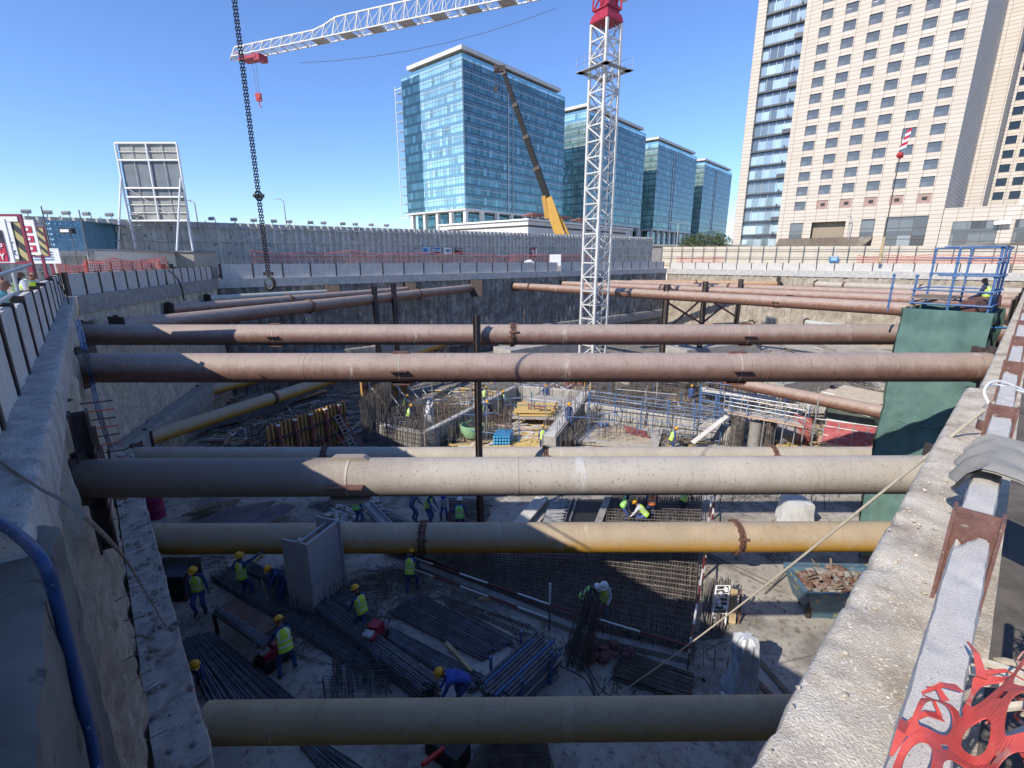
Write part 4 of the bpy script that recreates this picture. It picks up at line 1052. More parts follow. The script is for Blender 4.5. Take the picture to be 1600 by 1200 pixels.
for u in (-1.5, 1.5): m.box(cpt(u * .9, 0, zp), (.6, 3.4, .06), rz=yaw)
for v in (-1.5, 1.5): m.box(cpt(0, v * .9, zp), (3.4, .5, .06), rz=yaw)
for u in (-1.65, 1.65):
    for v in (-1.6, -.5, .6, 1.6): m.tube(cpt(u, v, zp), cpt(u, v, zp + 1), .02, 4)
    m.tube(cpt(u, -1.6, zp + 1), cpt(u, 1.6, zp + 1), .02, 4); m.tube(cpt(u, -1.6, zp + .5), cpt(u, 1.6, zp + .5), .02, 4)
m.build('platform', tube_m, t)
m = MB(); m.lathe(cpt(0, 0, zt), [(1.28, 0), (1.35, .1), (1.2, .55), (1.0, .7), (1.0, .95)], 4, rot=Matrix.Rotation(yaw + R(45), 3, 'Z')); 
zz = zt + .95
for u, v in cs: m.bar(cpt(u * .95, v * .95, zz), cpt(u * .8, v * .8, zz + 3.6), .16)
for i in range(4):
    (u0, v0), (u1, v1) = cs[i], cs[(i + 1) % 4]
    for k in range(2): m.bar(cpt(u0 * .9, v0 * .9, zz + 1.8 * k), cpt(u1 * .86, v1 * .86, zz + 1.8 * (k + 1)), .1); m.bar(cpt(u0 * .9, v0 * .9, zz + 1.8 * k), cpt(u1 * .9, v1 * .9, zz + 1.8 * k), .1)
m.box(cpt(.2, 0, zz + .7), (1.1, 1.0, .9), rz=yaw); m.build('slewing_unit', crd, t)
m = MB(); m.box(cpt(1.7, -.4, zz + 2.3), (1.3, 1.6, 2.0), rz=yaw); m.build('cab', white_p, t)
# jib
tip = V((-29.6, 58.6, 22.4)); root = V((cx, cy, 22.95)); jd = (tip - root).normalized(); jn = V((-jd.y, jd.x, 0)); JL = (tip - root).length
def jp(s_, lat, z): return root + jd * s_ + jn * lat + V((0, 0, z))
m = MB(); hh = lambda s_: 1.05 if s_ > JL * .72 else (1.05 + (1.75 - 1.05) * min(1, (JL * .72 - s_) / 2.2))
wl_ = .6; ns = 30; ps = JL / ns
for lat in (-wl_, wl_): m.bar(jp(0, lat, 0), jp(JL, lat, 0), .1)
for k in range(ns):
    s0, s1 = k * ps, (k + 1) * ps
    m.bar(jp(s0, 0, hh(s0)), jp(s1, 0, hh(s1)), .11)
    for lat in (-wl_, wl_):
        m.bar(jp(s1, lat, 0), jp(s0, 0, hh(s0)), .05); m.bar(jp(s0, lat, 0), jp(s0, 0, hh(s0)), .065)
    m.bar(jp(s0, -wl_, 0), jp(s0, wl_, 0), .09); m.bar(jp(s0, -wl_, 0), jp(s1, wl_, 0), .05)
m.bar(jp(JL, -wl_, 0), jp(JL, wl_, 0), .1); m.bar(jp(JL, 0, hh(JL)), jp(JL + .8, 0, 0), .1)
for lat in (-wl_, wl_): m.bar(jp(JL, lat, 0), jp(JL + .8, 0, 0), .1)
m.build('jib', wht, t)
for k in range(9): m = MB(); m.box(jp(3.3 * k + 2, 0, .02), (1.5, 1.1, .05), rz=math.atan2(jd.y, jd.x)); m.build('walkway', tube_m, t)
m = MB(); st_ = JL - 2.2
m.box(jp(st_, 0, -.35), (2.4, 1.3, .3), rz=math.atan2(jd.y, jd.x)); m.box(jp(st_ - 1.2, 0, -.45), (.7, 1.2, .6), rz=math.atan2(jd.y, jd.x)); m.bar(jp(st_ + .6, .3, -.3), jp(st_ + 1.9, .3, .5), .14)
tr = m.build('trolley', crd, t)
m = MB(); hk = jp(st_ - .3, 0, -4.0)
for q in (-.25, .25): m.tube(jp(st_ - .3 + q, .1, -.4), hk + jd * q * .6 + V((0, 0, .5)), .02, 5)
m.build('hoist_rope', tube_dk, tr)
m = MB(); m.box(hk, (.55, .3, .75)); m.lathe(hk + V((0, -.16, .1)), [(.3, -.05), (.3, .05)], 12, rot=Matrix.Rotation(R(90), 3, 'X')); m.path([hk + V((0, 0, -.4)), hk + V((0, 0, -.75)), hk + V((.18, 0, -.95)), hk + V((0, 0, -1.1)), hk + V((-.18, 0, -.95))], .06, 6); m.build('hook_block', red_p, t)
m = MB(); pts = [aty(470 + 57 * k, 98 - 2 * k - 1.45 * k * k + .0 * k, 54) for k in range(8)]; m.path(pts, .02, 4); o = m.build('slack_cable', tube_dk); tag(o, 'thin slack cable hanging below the white crane jib', 'cable')

# ================================================================ mobile crane boom behind the hoarding
t = thing('mobile_crane', 'mobile crane behind the hoarding with orange boom base and black telescopic boom', 'crane', (9, 80, 0))
a = aty(884, 392, 79); b = aty(855, 310, 79.5); c = aty(787, 112, 82)
org = M('boom_orange', (.55, .28, .04), (.62, .36, .07), 3, .5)
m = MB(); m.bar(a, b, 1.35, 1.5); m.bar(b + V((0, 0, -3)), b + V((-.6, 0, .3)), 1.5, .5); m.tube(a + V((2.0, 0, -.4)), b + V((.5, 0, -.2)), .25, 8); m.build('boom_base', org, t)
m = MB()
for k in range(4):
    u = b + (c - b) * (k / 4); v = b + (c - b) * ((k + 1) / 4); w_ = .8 - .09 * k; m.bar(u, v, w_, w_ * 1.1); m.bar(v - (c - b).normalized() * .5, v, w_ + .16, w_ * 1.1 + .16, mi=1)
m.build('boom', [boom_k, M('boom_joint', (.1, .08, .06), None)], t)
m = MB(); m.box(c + V((-.6, 0, .35)), (1.7, .8, .8)); m.lathe(c + V((-1.1, -.4, .5)), [(.4, -.1), (.4, .1)], 12, rot=Matrix.Rotation(R(90), 3, 'X')); m.tube(c + V((-1.2, -.3, .2)), c + V((-1.2, -.3, -2.0)), .04, 5); m.box(c + V((-1.2, -.3, -2.5)), (.4, .3, .9)); m.build('boom_head', rust_dk, t)
m = MB(); m.box((11.5, 80.5, 1.4), (3.6, 2.6, 2.0)); m.box((12, 80.5, .6), (9, 2.6, .7)); 
for x in (8.5, 10.2, 13.8, 15.4): m.lathe((x, 79.1, .5), [(.55, -.18), (.6, 0), (.55, .18)], 16, rot=Matrix.Rotation(R(90), 3, 'X'))
m.build('carrier', org, t)
# ---- striped pennant on a thin pole
t = thing('flag_pole', 'tall thin pole with a red and white striped pennant and red ball before the tower', 'flag pole', (49.8, 66.5, -.3))
a = aty(1374, 410, 66); b = aty(1382, 370, 66); c = aty(1407, 240, 66); e_ = aty(1410, 207, 66)
m = MB(); m.path([a, b], [.22, .13], 6); m.build('pole_foot', timber, t)
m = MB(); m.path([b, c, e_], [.06, .05, .035], 6); m.build('pole', blk, t)
m = MB(); m.rock(c + V((0, 0, -.2)), .42, sz=1); m.build('ball', red_p, t, smooth=True)
m = MB()
for k in range(6):
    z0 = c.z + .35 + k * .38; m.slab([V((c.x - .3 + .1 * k, c.y - .08, z0)), V((c.x + .45 + .05 * k, c.y - .2, z0 + .35)), V((c.x + .45 + .05 * k, c.y - .2, z0 + .7)), V((c.x - .3 + .1 * k, c.y - .08, z0 + .36))], .03, mi=k % 2)
m.build('pennant', [sgn_w, sgn_r], t)
# ---- street lamps and shrubs behind
for lab, px, py, Y, arm in (('grey street lamp with two arms left of the cream tower', 1060, 350, 96, 1), ('slim street lamp behind the grey hoarding, right of the hanging chain', 443, 314, 70, .5), ('slim street lamp behind the billboard', 304, 317, 60, .5), ('slim white lamp post before the tower entrance', 1331, 340, 108, .3)):
    q = aty(px, py, Y); m = MB(); m.path([(q.x, q.y, -.06), (q.x, q.y, q.z)], [.13, .07], 8); m.tube(q, q + V((-arm, 0, .25)), .06, 6); m.box(q + V((-arm - .3, 0, .27)), (.7, .25, .12))
    if arm == 1: m.tube(q, q + V((arm, 0, .25)), .06, 6); m.box(q + V((arm + .3, 0, .27)), (.7, .25, .12))
    o = m.build('street_lamp', tube_m); tag(o, lab, 'street lamp')
leaf = M('foliage', (.035, .06, .02), (.08, .11, .035), 1.5, .8)
bark = M('bark', (.1, .07, .05), (.16, .12, .08), 4, .9)
for i, (px, py, Y, r_) in enumerate(((1076, 380, 108, 2.2), (1094, 377, 110, 2.8), (1112, 376, 112, 2.9), (1128, 378, 113, 2.3))):
    q = aty(px, py, Y); t = thing('tree', 'bushy green tree behind the cream hoarding, %s' % ('leftmost of the clump', 'second from the left', 'tallest by the tower', 'rightmost against the tower edge')[i], 'tree', (q.x, q.y, -.06), 'trees left of the tower')
    m = MB(); m.path([(q.x, q.y, -.06), (q.x + .1, q.y, q.z - r_ * .5), (q.x, q.y, q.z + r_ * .3)], [.2, .14, .05], 7)
    for k in range(5): a_ = U(0, 6.3); m.path([(q.x, q.y, q.z - r_ * .5 + .2 * k), (q.x + math.cos(a_) * r_ * .7, q.y + math.sin(a_) * r_ * .7, q.z + U(-.2, .5) * r_)], [.07, .02], 5)
    m.build('trunk', bark, t); m = MB()
    for k in range(1500):
        v = V((U(-1, 1), U(-1, 1), U(-.8, 1)))
        if v.length > 1 or noise.noise(v * 2.5 + V((i, 0, 0))) < -.12: continue
        c_ = q + V((v.x * r_, v.y * r_, v.z * r_ * .75)); e1_ = V((U(-1, 1), U(-1, 1), U(-1, 1))).normalized() * .2; e2_ = e1_.cross(V((U(-1, 1), U(-1, 1), U(-1, 1)))).normalized() * .12
        m.add([c_ - e1_, c_ + e2_, c_ + e1_, c_ - e2_], [(0, 1, 2, 3)])
    m.build('crown', leaf, t)
m = MB(); q = aty(1060, 372, 120); m.box((q.x + 4, 124, 2.3), (26, 6, 4.8)); m.box((q.x + 4, 123.9, 4.8), (26.6, 6.6, .4)); o = m.build('low_wall_building', conc); tag(o, 'low grey concrete building behind the trees left of the tower', 'building')
# ================================================================ green mesh stair tower with a blue scaffold cage
grn_net = M('green_debris_net', (.07, .14, .12), (.12, .205, .175), 1.3, .85, .35, 5, spots=(.1, .2, .17), sscale=4)
scb = M('scaffold_blue', (.05, .115, .25), (.085, .17, .33), 5, .5, spots=(.25, .25, .26), sscale=9)
TA, TB, TC = V((13.84, 16.9, 0)), V((15.1, 15.25, 0)), V((17.0, 16.9, 0)); TD = TA + (TC - TB); ztw = -.08
tcn = (TA + TC) / 2; e1_ = (TB - TA); e2_ = (TC - TB); E1 = e1_.normalized(); E2 = e2_.normalized()
t = thing('stair_tower', 'scaffold stair tower wrapped in dark green netting beside the right wall', 'scaffold', (tcn.x, tcn.y, ZF))
def TP(u, v, z): return TA + e1_ * u + e2_ * v + V((0, 0, z))
per = [TA, TB, TC, TD, TA]
m = MB()
for e in range(4):
    pa, pb = per[e], per[e + 1]; P = []; d_ = (pb - pa).normalized(); nn = V((d_.y, -d_.x, 0))
    if nn.dot((pa + pb) / 2 - tcn) < 0: nn = -nn
    for i in range(25):
        row = []
        for j in range(81):
            u_ = -.06 + 1.12 * i / 24; p = pa + (pb - pa) * u_; z = ZF + .3 + (ztw - ZF - .3) * j / 80
            f = noise.fractal(V((u_ * 2.6 + e * 7, e, z * .8)), 1, 2, 5) * .13 - .05 * math.sin(math.pi * i / 24) * abs(math.sin(z * 1.55)) + .03 * math.sin(u_ * 19 + 2 * noise.noise(V((u_ * 2, z * .3, e))))
            row.append(V((p.x, p.y, z)) + nn * (max(-.07, f) + .14))
        P.append(row)
    m.grid(P); m.grid([[q - nn * .02 for q in r_] for r_ in P][::-1])
m.build('netting', grn_net, t, smooth=True)
for z in (-2.0, -4.1, -6.3):
    m = MB()
    for e in range(2): nn = (E2 * -1, E1)[e]; pa, pb = per[e], per[e + 1]; m.path([pa + (pb - pa) * (k / 12) + nn * (.17 + .03 * math.sin(k * 1.9)) + V((0, 0, z + .03 * math.sin(k))) for k in range(13)], .025, 5)
    m.build('net_seam', scb if False else grn_net, t)
ztop = 2.05; uv = [(.03, .03), (.5, .0), (.97, .03), (.03, .97), (.5, 1), (.97, .97), (.97, .5), (-.35, .3)]
for (u, v) in uv:
    m = MB(); zt_ = ztop - (1.0 if u < .1 and v < .4 else U(0, .2)); m.tube(TP(u, v, ZF if u > 0 else -.3), TP(u, v, zt_), .035, 8)
    for k in range(5):
        if .1 + .45 * k < zt_: m.lathe(TP(u, v, .1 + .45 * k), [(.05, -.03), (.06, 0), (.05, .03)], 8)
    m.build('standard', scb, t)
for z in (.1, .55, 1.05, 1.6, 1.95):
    for (a, b) in (((.3 if z > .9 else 0, 0), (1, 0)), ((0, 1), (1, 1)), ((1, 0), (1, 1)), ((0, 0), (0, 1))):
        if z > .9 and a == (0, 0): continue
        m = MB(); m.tube(TP(a[0], a[1], z), TP(b[0], b[1], z), .03, 8); m.build('ledger', scb, t)
for k in range(5): m = MB(); m.bar(TP(.0, .08 + .16 * k, .28), TP(.55, .08 + .16 * k, .28), .36, .05); m.build('deck_board', timber_dk, t)
m = MB(); m.bar(TP(.4, .1, 1.98), TP(1.25, .1, 2.02), .5, .06); m.build('top_plank', timber_dk, t)
m = MB(); m.bar(TP(.7, .3, .0), TP(.95, .75, .2), .4, .4, mi=1); m.bar(TP(0, 0, -.02), TP(.3, .3, .2), .07); m.build('clutter', [timber, post_red], t)
tx1, TY = TC.x, TC.y
m = MB(); m.tube(TB + V((.1, .0, -.55)), TB + V((1.6, .2, -.6)), .035, 8); o = m.build('water_hose', M('hose_light_blue', (.05, .2, .45), None, rough=.5)); tag(o, 'thin light blue hose from the green tower to the right beam', 'hose')

# ================================================================ helpers for site clutter
def bars(a0, a1, b0, b1, n, r, jit=.03, zl=.05, ext=.25, nn=5, mb=None, lay=3):
    """bars from the line a0-a1 to the line b0-b1"""
    m = mb or MB()
    for i in range(n):
        u = (i + U(-.4, .4)) / max(1, n - 1); u = min(1, max(0, u)); z = r + (i % lay) * zl + U(0, zl * .5)
        a = a0 + (a1 - a0) * u; b = b0 + (b1 - b0) * min(1, max(0, u + U(-jit, jit))); d = (b - a)
        a = a + d * U(-ext, ext) * .12; b = b + d * U(-ext, ext) * .12
        mid = (a + b) / 2 + V((U(-.02, .02), U(-.02, .02), U(-.01, .02)))
        m.path([a + V((0, 0, z)), mid + V((0, 0, z)), b + V((0, 0, z))], r, nn)
    return m
def rebar_pile(label, A0, A1, B0, B1, n, r=.016, mat=None, cat='rebar pile', group=None, **k):
    o = bars(A0, A1, B0, B1, n, r, **k).build('rebar_pile', mat or rebar_m); return tag(o, label, cat, group)
def plank_pile(label, A0, A1, B0, B1, n, w=.12, h=.05, mat=None, lay=2, name='timber_pile', jit=.05, cat='timber pile', ext=.1):
    m = MB()
    for i in range(n):
        u = (i + U(-.3, .3)) / max(1, n - 1); u = min(1, max(0, u)); z = h / 2 + (i % lay) * (h + .004) + U(0, .01)
        a = A0 + (A1 - A0) * u; b = B0 + (B1 - B0) * min(1, max(0, u + U(-jit, jit))); d = b - a
        m.bar(a + d * U(-ext, ext) + V((0, 0, z)), b + d * U(-ext, ext) + V((0, 0, z)), w * U(.8, 1.2), h)
    return tag(m.build(name, mat or timber), label, cat)
def rebar_mat(label, q, n1, n2, r, zs_=(.08, .5), mat=None, cat='rebar mat', vert=0):
    q = [V(p) for p in q]; m = MB(); J = .004
    for li, z in enumerate(zs_):
        for i in range(n1):
            u = (i + U(-.12, .12)) / (n1 - 1); a = q[0] + (q[1] - q[0]) * u; b = q[3] + (q[2] - q[3]) * u; ex = (b - a) * U(0, .015)
            m.tube(a + V((0, 0, z)) - ex, b + V((0, 0, z + U(-.01, .01))) + ex, r, 4)
        for i in range(n2):
            u = (i + U(-.12, .12)) / (n2 - 1); a = q[0] + (q[3] - q[0]) * u; b = q[1] + (q[2] - q[1]) * u
            m.tube(a + V((0, 0, z + 2 * r)), b + V((0, 0, z + 2 * r + U(-.01, .01))), r, 4)
    if vert:
        for i in range(vert):
            u, v = rnd(), rnd(); p = (q[0] * (1 - u) + q[1] * u) * (1 - v) + (q[3] * (1 - u) + q[2] * u) * v
            m.tube(p + V((0, 0, .0)), p + V((U(-.03, .03), U(-.03, .03), zs_[-1] + .05)), r, 4)
    return tag(m.build('rebar_mat', mat or rebar_br), label, cat)
def starters(m, a, b, pitch, z, h, r=.014, jit=.06):
    d = b - a; k = int(d.length / pitch)
    for i in range(k + 1):
        p = a + d * (i / max(1, k)) + V((U(-jit, jit), U(-jit, jit), 0)); m.tube((p.x, p.y, z), (p.x + U(-.08, .08), p.y + U(-.08, .08), z + h * U(.7, 1.15)), r, 4)
    return m
def tangle(label, c, rad, n, L, r=.012, mat=None, cat='rebar scrap', name='rebar_scrap', zm=.4):
    m = MB()
    for i in range(n):
        a_ = U(0, 6.28); q = math.sqrt(rnd()) * rad; p = c + V((math.cos(a_) * q, math.sin(a_) * q * .8, .02 + rnd() * zm * (1 - q / rad)))
        b_ = U(0, 6.28); e = V((math.cos(b_), math.sin(b_), U(-.12, .2))) * L * U(.4, 1) * .5; mid = p + V((U(-.1, .1), U(-.1, .1), U(0, .15)))
        a2 = p - e; b2 = p + e; a2.z = max(a2.z, c.z + .01); b2.z = max(b2.z, c.z + .01)
        m.path([a2, mid, b2], r, 4)
    return tag(m.build(name, mat or rebar_br), label, cat)

# ================================================================ middle of the pit: core walls, formwork, scaffolds
def wall_form(label, a, b, h, nprop, propside, colr, bandm, ladder=False):
    d = b - a; L = d.length; d.normalize(); n = V((d.y, -d.x, 0)) * propside; c = (a + b) / 2
    t = thing('wall_formwork', label, 'formwork', (c.x, c.y, ZF))
    m = MB(); m.bar(a + V((0, 0, h / 2)), b + V((0, 0, h / 2)), .05, h); m.build('shutter_board', timber_dk, t)
    m = MB(); k = int(L / .27)
    for i in range(k + 1):
        p = a + d * (L * i / k) + n * .1; m.box((p.x, p.y, ZF + h / 2 + U(-.03, .05)), (.09, .14, h), rz=math.atan2(d.y, d.x))
    m.build('vertical_beam', colr, t)
    for i in range(nprop):
        p = a + d * (L * (i + .5) / nprop) + n * .26
        m = MB(); m.box((p.x, p.y, ZF + h * .48), (.16, .12, h * .96), rz=math.atan2(d.y, d.x)); m.box((p.x, p.y, ZF + h * .97), (.22, .16, .05), rz=math.atan2(d.y, d.x), mi=1); m.build('soldier', [bandm, white_p], t)
        m = MB(); m.tube(p + V((0, 0, h * .72)), p + n * 1.9 + V((0, 0, .05)), .05, 6); m.build('raking_prop', bandm, t)
    m = MB()
    for z in (.3, .68):
        m.bar(a + n * .2 + V((0, 0, h * z)), b + n * .2 + V((0, 0, h * z)), .1, .14)
    m.bar(a + n * 1.1 + V((0, 0, h * .36)), b + n * 1.1 + V((0, 0, h * .36)), .05); m.build('waling', rust_dk, t)
    if ladder:
        m = MB(); p = b - d * .9 + n * .35; q = p + n * 1.3
        for s_ in (-.2, .2): m.tube(p + d * s_ + V((0, 0, h * .75)), q + d * s_ + V((0, 0, .05)), .03, 5)
        for k in range(10): u = p + (q - p) * (k / 10) + V((0, 0, h * .75 * (1 - k / 10))); m.tube(u - d * .2, u + d * .2, .02, 4)
        m.build('ladder', tube_m, t)
    return t
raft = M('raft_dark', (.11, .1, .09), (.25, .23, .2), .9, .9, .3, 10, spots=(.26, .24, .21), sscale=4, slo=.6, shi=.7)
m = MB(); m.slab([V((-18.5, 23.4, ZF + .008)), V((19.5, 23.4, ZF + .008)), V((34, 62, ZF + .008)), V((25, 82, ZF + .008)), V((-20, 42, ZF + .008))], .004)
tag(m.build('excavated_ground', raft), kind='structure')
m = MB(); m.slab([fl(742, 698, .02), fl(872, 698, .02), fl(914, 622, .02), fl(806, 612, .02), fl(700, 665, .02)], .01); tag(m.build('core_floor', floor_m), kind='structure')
fa = V((-13.4, 24.7, ZF)); fb = V((-10.9, 29.6, ZF))
wall_form('orange ribbed wall formwork with red soldiers and raking props, nearest in the shaded middle', fa, fb, 2.76, 5, 1, timber_or, red_p and M('prop_dark_red', (.2, .05, .05), (.28, .09, .08), 4, .7), True)
dred = bpy.data.materials['prop_dark_red']
wall_form('sunlit orange ribbed wall formwork farther back, propped by grey rakers', aty(566, 640, 35.5) * V((1, 1, 0)).x if False else V((aty(566, 640, 35.5).x, 35.5, ZF)), V((aty(640, 620, 42).x, 42.0, ZF)), 3.0, 5, 1, timber_or, tube_m)
wall_form('short orange formwork panel at the far edge of the core', V((aty(882, 598, 44.5).x, 44.5, ZF)), V((aty(914, 598, 44).x, 44.0, ZF)), 1.9, 3, 1, timber_or, dred)
# tall dark rebar wall between the formworks
def rebar_wall(label, a, b, h, p1, p2, th=.3, r=.016):
    d = (b - a); L = d.length; d.normalize(); n = V((d.y, -d.x, 0)); m = MB()
    for s_ in (0, th):
        k = int(L / p1)
        for i in range(k + 1): p = a + d * (L * i / k) + n * s_; m.tube(p, p + V((U(-.05, .05), U(-.05, .05), h * U(.92, 1.1))), r, 4)
        for j in range(int(h / p2)): z = p2 * (j + .5); m.tube(a + n * s_ + V((0, 0, z)), b + n * s_ + V((0, 0, z)), r, 4)
    return tag(m.build('rebar_wall', rebar_br), label, 'rebar cage')
rebar_wall('tall dark rebar wall between the two orange formworks', V((-9.7, 29.3, ZF)), V((-9.2, 34.8, ZF)), 3.0, .13, .16)
rebar_wall('rebar wall in shade left of the nearest orange formwork', V((-15.2, 25.6, ZF)), V((-11.6, 31.5, ZF)), 2.4, .13, .18)
rebar_wall('rebar cage wall standing in sun right of the tall dark one', V((aty(598, 690, 29).x, 28.6, ZF)), V((aty(690, 690, 29).x, 26.6, ZF)), 1.9, .16, .3)
# core: sunlit walls topped by white plank lines
plk = M('planks_white', (.5, .47, .42), (.64, .61, .56), 2, .85)
cwl = M('core_wall', (.3, .28, .25), (.44, .42, .38), 1.2, .9, .3, 10, spots=(.2, .15, .12), sscale=5)
def core_wall(label, a, b, h, w=.45, st=True, name='core_wall', mat=None, h0=0.0):
    d = b - a; t = thing(name, label, 'concrete wall', ((a.x + b.x) / 2, (a.y + b.y) / 2, ZF))
    m = MB(); m.bar(V((a.x, a.y, ZF + h / 2)), V((b.x, b.y, ZF + h / 2)), w, h); m.build('wall', mat or cwl, t)
    m = MB(); m.bar(V((a.x, a.y, ZF + h + .03)), V((b.x, b.y, ZF + h + .03)), w * .75, .05); m.build('plank', plk, t)
    if st:
        m = MB(); n = V((d.y, -d.x, 0)).normalized()
        for s_ in (-w * .45, w * .45): starters(m, a + n * s_, b + n * s_, .22, ZF, h + .9)
        m.build('starter_bar', rebar_br, t)
    return t
K = lambda px, py, h: V((atz(px, py, ZF + h).x, atz(px, py, ZF + h).y, 0))
cA = K(596, 664, 1.3); cB = K(660, 677, 1.3); cC = K(806, 603, 1.3); cD = K(915, 612, 1.3); cE = K(858, 682, 1.3)
core_wall('low core wall with rebar starters and a white plank edge, front left', cA, cB, 1.3)
core_wall('long core wall running back diagonally under a white plank line, left of the king post', cB, cC, 1.3)
core_wall('back core wall under a white plank line at the far side of the sunlit pit', cC, cD, 1.3)
core_wall('right core wall of pale concrete with rusty reinforcement on its outer face', cD, cE, 1.3, .9)
rebar_wall('rusty vertical bars against the outer face of the right core wall', V((cE.x + .7, cE.y, ZF)), V((cD.x + .8, cD.y - 3, ZF)), 1.5, .14, .5)
cF = K(916, 630, 1.4); cG = K(1150, 672, 1.2)
core_wall('long wall behind the blue scaffold under a white plank walkway', cF, cG, 1.4, .4)
# blue scaffold in front of it
def scaffold(label, pts, h, mat, lifts, off, deck=None, r=.035):
    t = thing('scaffold', label, 'scaffold', (pts[0][0], pts[0][1], ZF)); rows = []
    for p in pts:
        for o_ in (V((0, 0, 0)), off):
            m = MB(); q = V((p[0], p[1], ZF)) + o_; m.tube(q, q + V((0, 0, h * U(.92, 1.06))), r, 6); m.build('standard', mat, t)
    for o_ in (V((0, 0, 0)), off):
        for z in lifts:
            m = MB(); m.path([V((p[0], p[1], ZF + z)) + o_ for p in pts], r * .85, 6); m.build('ledger', mat, t)
    m = MB()
    for p in pts:
        for z in lifts: m.tube(V((p[0], p[1], ZF + z)), V((p[0], p[1], ZF + z)) + off, r * .85, 6)
    m.build('transom', mat, t)
    if deck:
        for k in range(3):
            m = MB(); o_ = off * (.2 + .3 * k); m.path([V((p[0], p[1], ZF + deck)) + o_ for p in (pts[0], pts[-1])], .02, 4); m.bar(V((pts[0][0], pts[0][1], ZF + deck)) + o_, V((pts[-1][0], pts[-1][1], ZF + deck)) + o_, .24, .05); m.build('deck_plank', plk, t)
    return t
sp_ = [(fl(918 + 41 * k, 668 + 6.6 * k).x, fl(918 + 41 * k, 668 + 6.6 * k).y) for k in range(6)]
scaffold('long blue scaffold before the wall, right of the core pit', sp_, 2.6, scb, (.5, 1.2, 1.9, 2.4), V((.25, 1.0, 0)))
sp_ = [(fl(1090 + 24 * k, 682 + 6 * k).x, fl(1090 + 24 * k, 682 + 6 * k).y) for k in range(4)]
scaffold('short blue scaffold with white planks left of the dark column cages', sp_, 2.9, scb, (.4, .9, 1.5, 2.1, 2.6), V((.6, 1.6, 0)), 1.0)
sp_ = [(fl(1092 + 30 * k, 640 + 5 * k).x, fl(1092 + 30 * k, 640 + 5 * k).y) for k in range(5)]
scaffold('blue scaffold far back on the right, behind the plank walkway', sp_, 2.6, scb, (.7, 1.5, 2.3), V((.5, 1.4, 0)), 1.5)
# plank walkway with reddish boards on dark cages
t = thing('plank_walkway', 'raised walkway of reddish planks with grey tube rails on the right', 'walkway', (13, 28, ZF))
wa, wb = atz(1138, 645, ZF + 2.1), atz(1256, 667, ZF + 2.1); dn = V((.12, .99, 0))
plr = M('planks_reddish', (.5, .33, .22), (.6, .45, .34), 2.5, .85)
for k in range(4):
    m = MB(); o_ = dn * .27 * k; m.bar(wa + o_, wb + o_, .25, .05); m.build('plank', plr if k < 2 else plk, t)
m = MB()
for k in range(5):
    p = wa + (wb - wa) * (k / 4)
    for o_ in (0, 1.0): m.tube(p + dn * o_ + V((0, 0, -2.1)), p + dn * o_ + V((0, 0, 1.1)), .035, 6)
for z in (.5, 1.0):
    for o_ in (0, 1.0): m.tube(wa + dn * o_ + V((0, 0, z)), wb + dn * o_ + V((0, 0, z)), .03, 6)
m.build('tube_frame', tube_m, t)
for lab, px in (('dark bundled column cage under the plank walkway, left of the grey column', 1148), ('dark tangled column cage under the plank walkway, right of the grey column', 1194)):
    p = fl(px, 700); m = MB()
    for k in range(22): a_ = 2 * math.pi * k / 22; m.tube(p + V((math.cos(a_) * .42, math.sin(a_) * .42, 0)), p + V((math.cos(a_) * .42, math.sin(a_) * .42, 1.95 + U(0, .3))), .016, 4)
    for k in range(22): m.lathe(p + V((0, 0, .1 + .085 * k)), [(.43, -.014), (.46, -.014), (.46, .014), (.43, .014)], 14, cap=False)
    tag(m.build('column_cage', rebar_br), lab, 'rebar cage')
p = fl(1176, 699); m = MB(); m.lathe(p, [(.36, 0), (.36, 1.7)], 18); tag(m.build('concrete_column', conc, smooth=True), 'round grey concrete column between the two dark cages', 'column')
p = fl(1235, 690); m = MB(); m.lathe(p + V((0, 0, .75)), [(.75, -1.0), (.8, -.2), (.8, .9)], 18, rot=Matrix.Rotation(R(80), 3, 'Y') @ Matrix.Rotation(0, 3, 'Z')); tag(m.build('concrete_pipe_drum', conc, smooth=True), 'big grey drum lying in the shade under the walkway', 'drum')
net_strip('orange red netting hanging from the walkway end', atz(1236, 690, ZF + .2), atz(1262, 696, ZF + .2), 1.9, ZF + .15, .12, .04, .1)
# yellow timber, props, boxes and drums inside the core
plank_pile('heap of yellow timber beams on the deck inside the core', fl(812, 634, .9), fl(806, 650, .9), fl(868, 634, .9), fl(864, 650, .9), 22, .2, .1, timber_y, 3)
m = MB(); q = [K(800, 652, .85), K(872, 654, .85), K(905, 622, .85), K(832, 616, .85)]; m.slab([V((p.x, p.y, ZF + .85)) for p in q], .12); tag(m.build('core_deck', cwl), 'pale deck inside the core carrying the yellow timber', 'deck')
plank_pile('pale yellow planks on the ground before the core', fl(786, 676), fl(780, 694), fl(842, 680), fl(838, 698), 9, .3, .06, timber_y, 2)
for k, (px, py) in enumerate(((760, 655), (772, 660), (783, 663), (764, 643))):
    p = fl(px, py, 0); m = MB()
    for dx, dy, sx_, sy_ in ((-.35, 0, .06, .6), (.35, 0, .06, .6), (0, -.3, .7, .06), (0, .3, .7, .06)): m.box((p.x + dx, p.y + dy, ZF + .45), (sx_, sy_, .9))
    tag(m.build('formwork_box', M('box_brown', (.07, .04, .035), (.13, .08, .06), 4, .7) if k == 0 else bpy.data.materials['box_brown']), ('brown open formwork box, front left of the core', 'brown open formwork box, middle of three in a row at the core', 'brown open formwork box, rightmost of the row at the core', 'brown formwork box farther back beside the king post')[k], 'formwork box')
p = fl(786, 694); m = MB()
